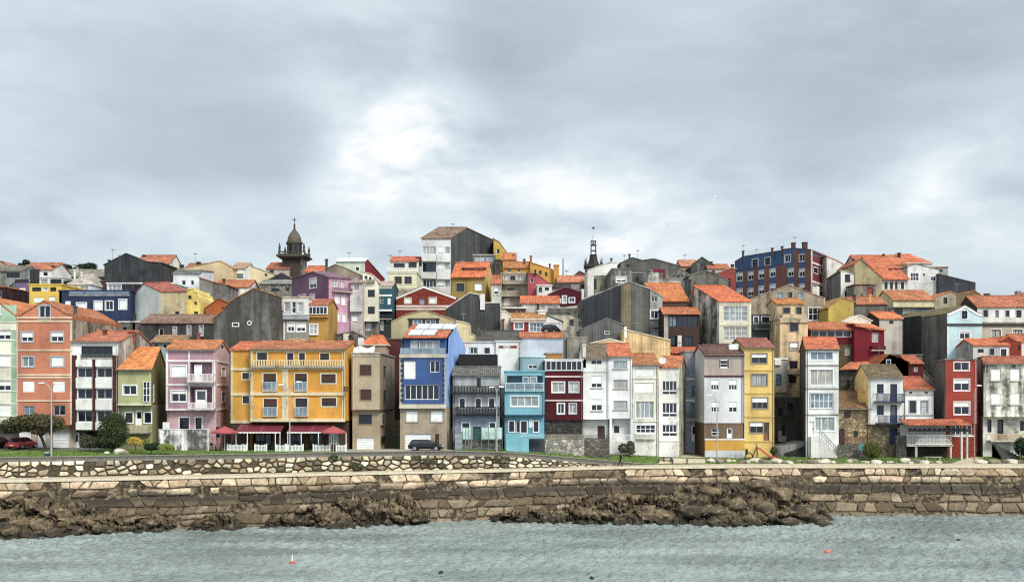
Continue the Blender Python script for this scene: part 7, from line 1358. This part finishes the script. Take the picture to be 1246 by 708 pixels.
def bench(px, D, w, label, k, stone=False):
    x = X_(px, D); z = ground(x, D); t = thing('bench', (x, D, z), label, 'bench'); m_ = MB(); m_.box(-w / 2, w / 2, -.22, .22, .40, .50, k); m_.build('seat', t)
    for a in (-1, 1): m_ = MB(); m_.box(a * w * .38 - .1, a * w * .38 + .1, -.18, .18, 0, .399, k); m_.build('leg', t)
bench(1135, 132.6, 2.3, 'pale stone bench under the white lattice terrace', 'p:b5b0a2:.3'); bench(812, 129.3, 1.3, 'dark low bench at the lawn edge by the alley path', 'f:3e3c38')
for i, (px, lb) in enumerate(((801.5, 'first'), (818.5, 'second'), (836, 'third'))):
    D = 128.6; x = X_(px, D); m_ = MB(); m_.lathe((x, D, at(SEA, x, 2)), [(.09, 0), (.09, .55), (.11, .6), (.11, .72), (.04, .78)], 'f:4a4238', 8); tag(m_.build('bollard'), f'{lb} small dark bollard from the left on the promenade by the alley', 'bollard', 'bollards at the alley')
m_ = MB(); D = 113.2; x = X_(56.5, D); m_.box(x - .3, x + .3, D, D + .35, ground(x, D), ground(x, D) + .38, 'f:3a3c3e'); m_.box(x - .24, x + .24, D - .02, D + .3, ground(x, D) + .381, ground(x, D) + .48, 'f:c8ccce'); tag(m_.build('utility_box'), 'small dark box with pale lid on the lawn by the left lamp', 'box')
# slide
D = 132; x0 = X_(921, D); z = ground(x0, D); t = thing('playground_slide', (x0, D, z), 'playground slide with red chute and dark ladder before the slim yellow house', 'slide'); s_ = D / F
m_ = MB(); rg_ = [V(0, 0, 1.6), V(.5, 0, 1.35), V(1.1, 0, .85), V(1.7, 0, .4), V(2.5, 0, .25)]
for a, b in zip(rg_, rg_[1:]):
    m_.slab([V(a.x, -.25, a.z), V(b.x, -.25, b.z), V(b.x, .25, b.z), V(a.x, .25, a.z)], .05, 'f:c8402a')
    for sy in (-.27, .23): m_.hexa([V(a.x, sy, a.z - .05), V(b.x, sy, b.z - .05), V(b.x, sy + .04, b.z - .05), V(a.x, sy + .04, a.z - .05)], [V(a.x, sy, a.z + .16), V(b.x, sy, b.z + .16), V(b.x, sy + .04, b.z + .16), V(a.x, sy + .04, a.z + .16)], 'f:c8402a')
m_.build('chute', t); m_ = MB()
for sy in (-.25, .25): m_.tube((-.75, sy, 0), (-.02, sy, 1.75), .04, .04, 'f:23242a', 7); m_.tube((.1, sy, 0), (-.0, sy, 1.6), .04, .04, 'f:23242a', 7); m_.tube((-.02, sy, 1.75), (-.1, sy, 2.1), .04, .04, 'f:2b3a7a', 7)
for i in range(1, 6): m_.tube((-.75 + .125 * i, -.25, .3 * i), (-.75 + .125 * i, .25, .3 * i), .025, .025, 'f:23242a', 6)
m_.tube((-.1, -.25, 2.1), (-.1, .25, 2.1), .04, .04, 'f:2b3a7a', 7); m_.build('ladder', t); m_ = MB(); m_.tube((1.7, -.18, 0), (1.7, -.18, .36), .03, .03, 'f:23242a', 6); m_.tube((1.7, .18, 0), (1.7, .18, .36), .03, .03, 'f:23242a', 6); m_.build('support', t)
m_ = MB(); R_ = [(-1.05 + .55 * math.cos(a), .95 * math.sin(a)) for a in np.linspace(0, math.pi, 12)]
for a, b in zip(R_, R_[1:]): m_.tube((a[0], .1, a[1]), (b[0], .1, b[1]), .07, .07, 'f:1c1d20', 7)
m_.build('climbing_arch', t)
D = 133.4; x = X_(1047, D); z = ground(x, D); t = thing('play_panel', (x, D, z), 'turquoise rounded panel on a slanted dark post left of the round olive bush', 'play panel'); m_ = MB(); m_.tube((-.55, 0, -.1), (.1, 0, 1.35), .06, .05, 'f:24302c', 7); m_.build('post', t); m_ = MB(); rr_ = [V(.15 + .34 * math.cos(a), -.08, 1.6 + .55 * math.sin(a)) for a in np.linspace(0, 2 * math.pi, 17)[:-1]]; loft(m_, [rr_, [p + V(0, .1, 0) for p in rr_]], 'f:2f8f94'); m_.build('panel', t)

# ------------------------------------------------------------------ buoys, gulls, walker
def buoy(px, py, r, k1, k2, label, tall=False):
    D = ZC * F / (py - HY); x = X_(px, D); t = thing('mooring_buoy', (x, D, 0), label, 'buoy', 'mooring buoys'); m_ = MB(); m_.lathe((0, 0, 0), [(.05, -r * .8), (r * .75, -r * .55), (r, -.05), (r * .95, r * .35), (r * .6, r * .75), (r * .2, r * .92)], k1, 14); m_.build('float', t, True); m_ = MB()
    if tall: m_.lathe((0, 0, r * .8), [(r * .28, 0), (r * .22, r * .8), (r * .1, r * 2.0), (.01, r * 2.1)], k2, 8); m_.build('top_mark', t)
    else: m_.lathe((0, 0, r * .85), [(r * .16, 0), (r * .18, r * .2), (.01, r * .25)], k2, 8); m_.build('mooring_eye', t)
buoy(355.5, 685, .28, 'f:b5543c', 'f:e9e2dc', 'red buoy with white top mark floating at lower left', True); buoy(1007, 671.5, .30, 'f:e0603c', 'f:d9a08c', 'orange round buoy floating at lower right'); buoy(537, 697.5, .25, 'f:1a1e1c', 'f:2a2e2c', 'dark buoy floating near the bottom left of centre'); buoy(720, 704, .24, 'f:1c1f1e', 'f:2a2e2c', 'dark buoy cut close to the bottom edge'); buoy(1166, 658, .26, 'f:1e2120', 'f:2a2e2c', 'dark buoy floating at the far right')
def gull(px, py, D, s_, bank, label):
    x, z = X_(px, D), Z_(py, D); t = bpy.data.meshes.new('gull'); m_ = MB(); k = 'f:d8dadc'; kd = 'f:6a6e72'; n_ = 8
    prof = [(-.30, .015), (-.2, .05), (0, .075), (.18, .06), (.26, .04), (.33, .03), (.38, .008)]
    rings = [[V(a, r * math.cos(i * 2 * math.pi / n_), r * math.sin(i * 2 * math.pi / n_)) for i in range(n_)] for a, r in prof]; loft(m_, rings, k)
    for sy in (-1, 1):
        A = [(V(.14, 0, .04), V(-.08, 0, .04)), (V(.20, sy * .32, .20), V(-.03, sy * .32, .20)), (V(.06, sy * .72, .14), V(-.02, sy * .72, .14))]
        for (a, b), (c, d) in zip(A, A[1:]): m_.slab([b, a, c, d] if sy > 0 else [a, b, d, c], .015, k if c is A[1][0] else kd)
    m_.slab([V(-.28, -.03, .0), V(-.28, .03, .0), V(-.42, .07, .0), V(-.42, -.07, .0)][::-1], .012, k)
    o = m_.build('gull'); o.location = (x, D, z); o.scale = (s_,) * 3; o.rotation_euler = (bank, -.1, .9); tag(o, label, 'gull', 'gulls in the sky')
gull(870.5, 240, 160, 1.0, .7, 'grey gull gliding in the sky right of centre'); gull(812.5, 274, 190, .8, -.4, 'tiny pale gull lower in the sky above the dark gables')

def person():
    D = 125.6; x = X_(755.5, D); z = at(SEA, x, 2) + .03
    J = [(0, 0, .92), (0, 0, 1.15), (0, 0, 1.38), (0, 0, 1.50), (.02, 0, 1.60), (.03, 0, 1.70),
         (.02, -.09, .88), (.17, -.09, .50), (.08, -.09, .08), (.22, -.09, .04), (-.02, .09, .88), (-.10, .09, .49), (-.36, .09, .12), (-.26, .09, .03),
         (0, -.19, 1.38), (-.10, -.23, 1.12), (-.02, -.22, .88), (.02, -.22, .80), (0, .19, 1.38), (.10, .23, 1.12), (.24, .22, .92), (.27, .22, .84)]
    E = [(0, 1), (1, 2), (2, 3), (3, 4), (4, 5), (0, 6), (6, 7), (7, 8), (8, 9), (0, 10), (10, 11), (11, 12), (12, 13), (2, 14), (14, 15), (15, 16), (16, 17), (2, 18), (18, 19), (19, 20), (20, 21)]
    Rr = [.19, .19, .21, .075, .095, .105, .13, .085, .06, .05, .13, .085, .06, .05, .09, .065, .045, .04, .09, .065, .045, .04]
    me = bpy.data.meshes.new('person_rig'); me.from_pydata(J, E, []); o = bpy.data.objects.new('person_rig', me); COL.objects.link(o); o.modifiers.new('s', 'SKIN'); sv = me.skin_vertices[0].data
    for i, r in enumerate(Rr): sv[i].radius = (r, r * (1.15 if i in (0, 1, 2) else 1)); sv[i].use_root = (i == 0)
    sub = o.modifiers.new('d', 'SUBSURF'); sub.levels = sub.render_levels = 2; dg = bpy.context.evaluated_depsgraph_get(); m2 = bpy.data.meshes.new_from_object(o.evaluated_get(dg)); bpy.data.objects.remove(o); m2.name = 'person'
    p = bpy.data.objects.new('person', m2); COL.objects.link(p); p.location = (x, D, z); p.rotation_euler = (0, 0, .15); m2.materials.clear()
    for k in ('f:101116', 'f:15171c', 'f:b58a70', 'f:141414'): m2.materials.append(mat(k))
    for f in m2.polygons: c = f.center; f.material_index = 2 if (c.z > 1.5 or (abs(c.y) > .17 and c.z < .89)) else 3 if c.z < .1 else 1 if c.z < .92 else 0; f.use_smooth = True
    h = MB(); h.lathe((.02, 0, 1.62), [(.095, .0), (.112, .06), (.105, .12), (.07, .165), (.01, .18)], 'f:1e1814', 12); ho = h.build('hair', p, True)
    tag(p, 'person in dark clothes walking along the promenade', 'person')
person()
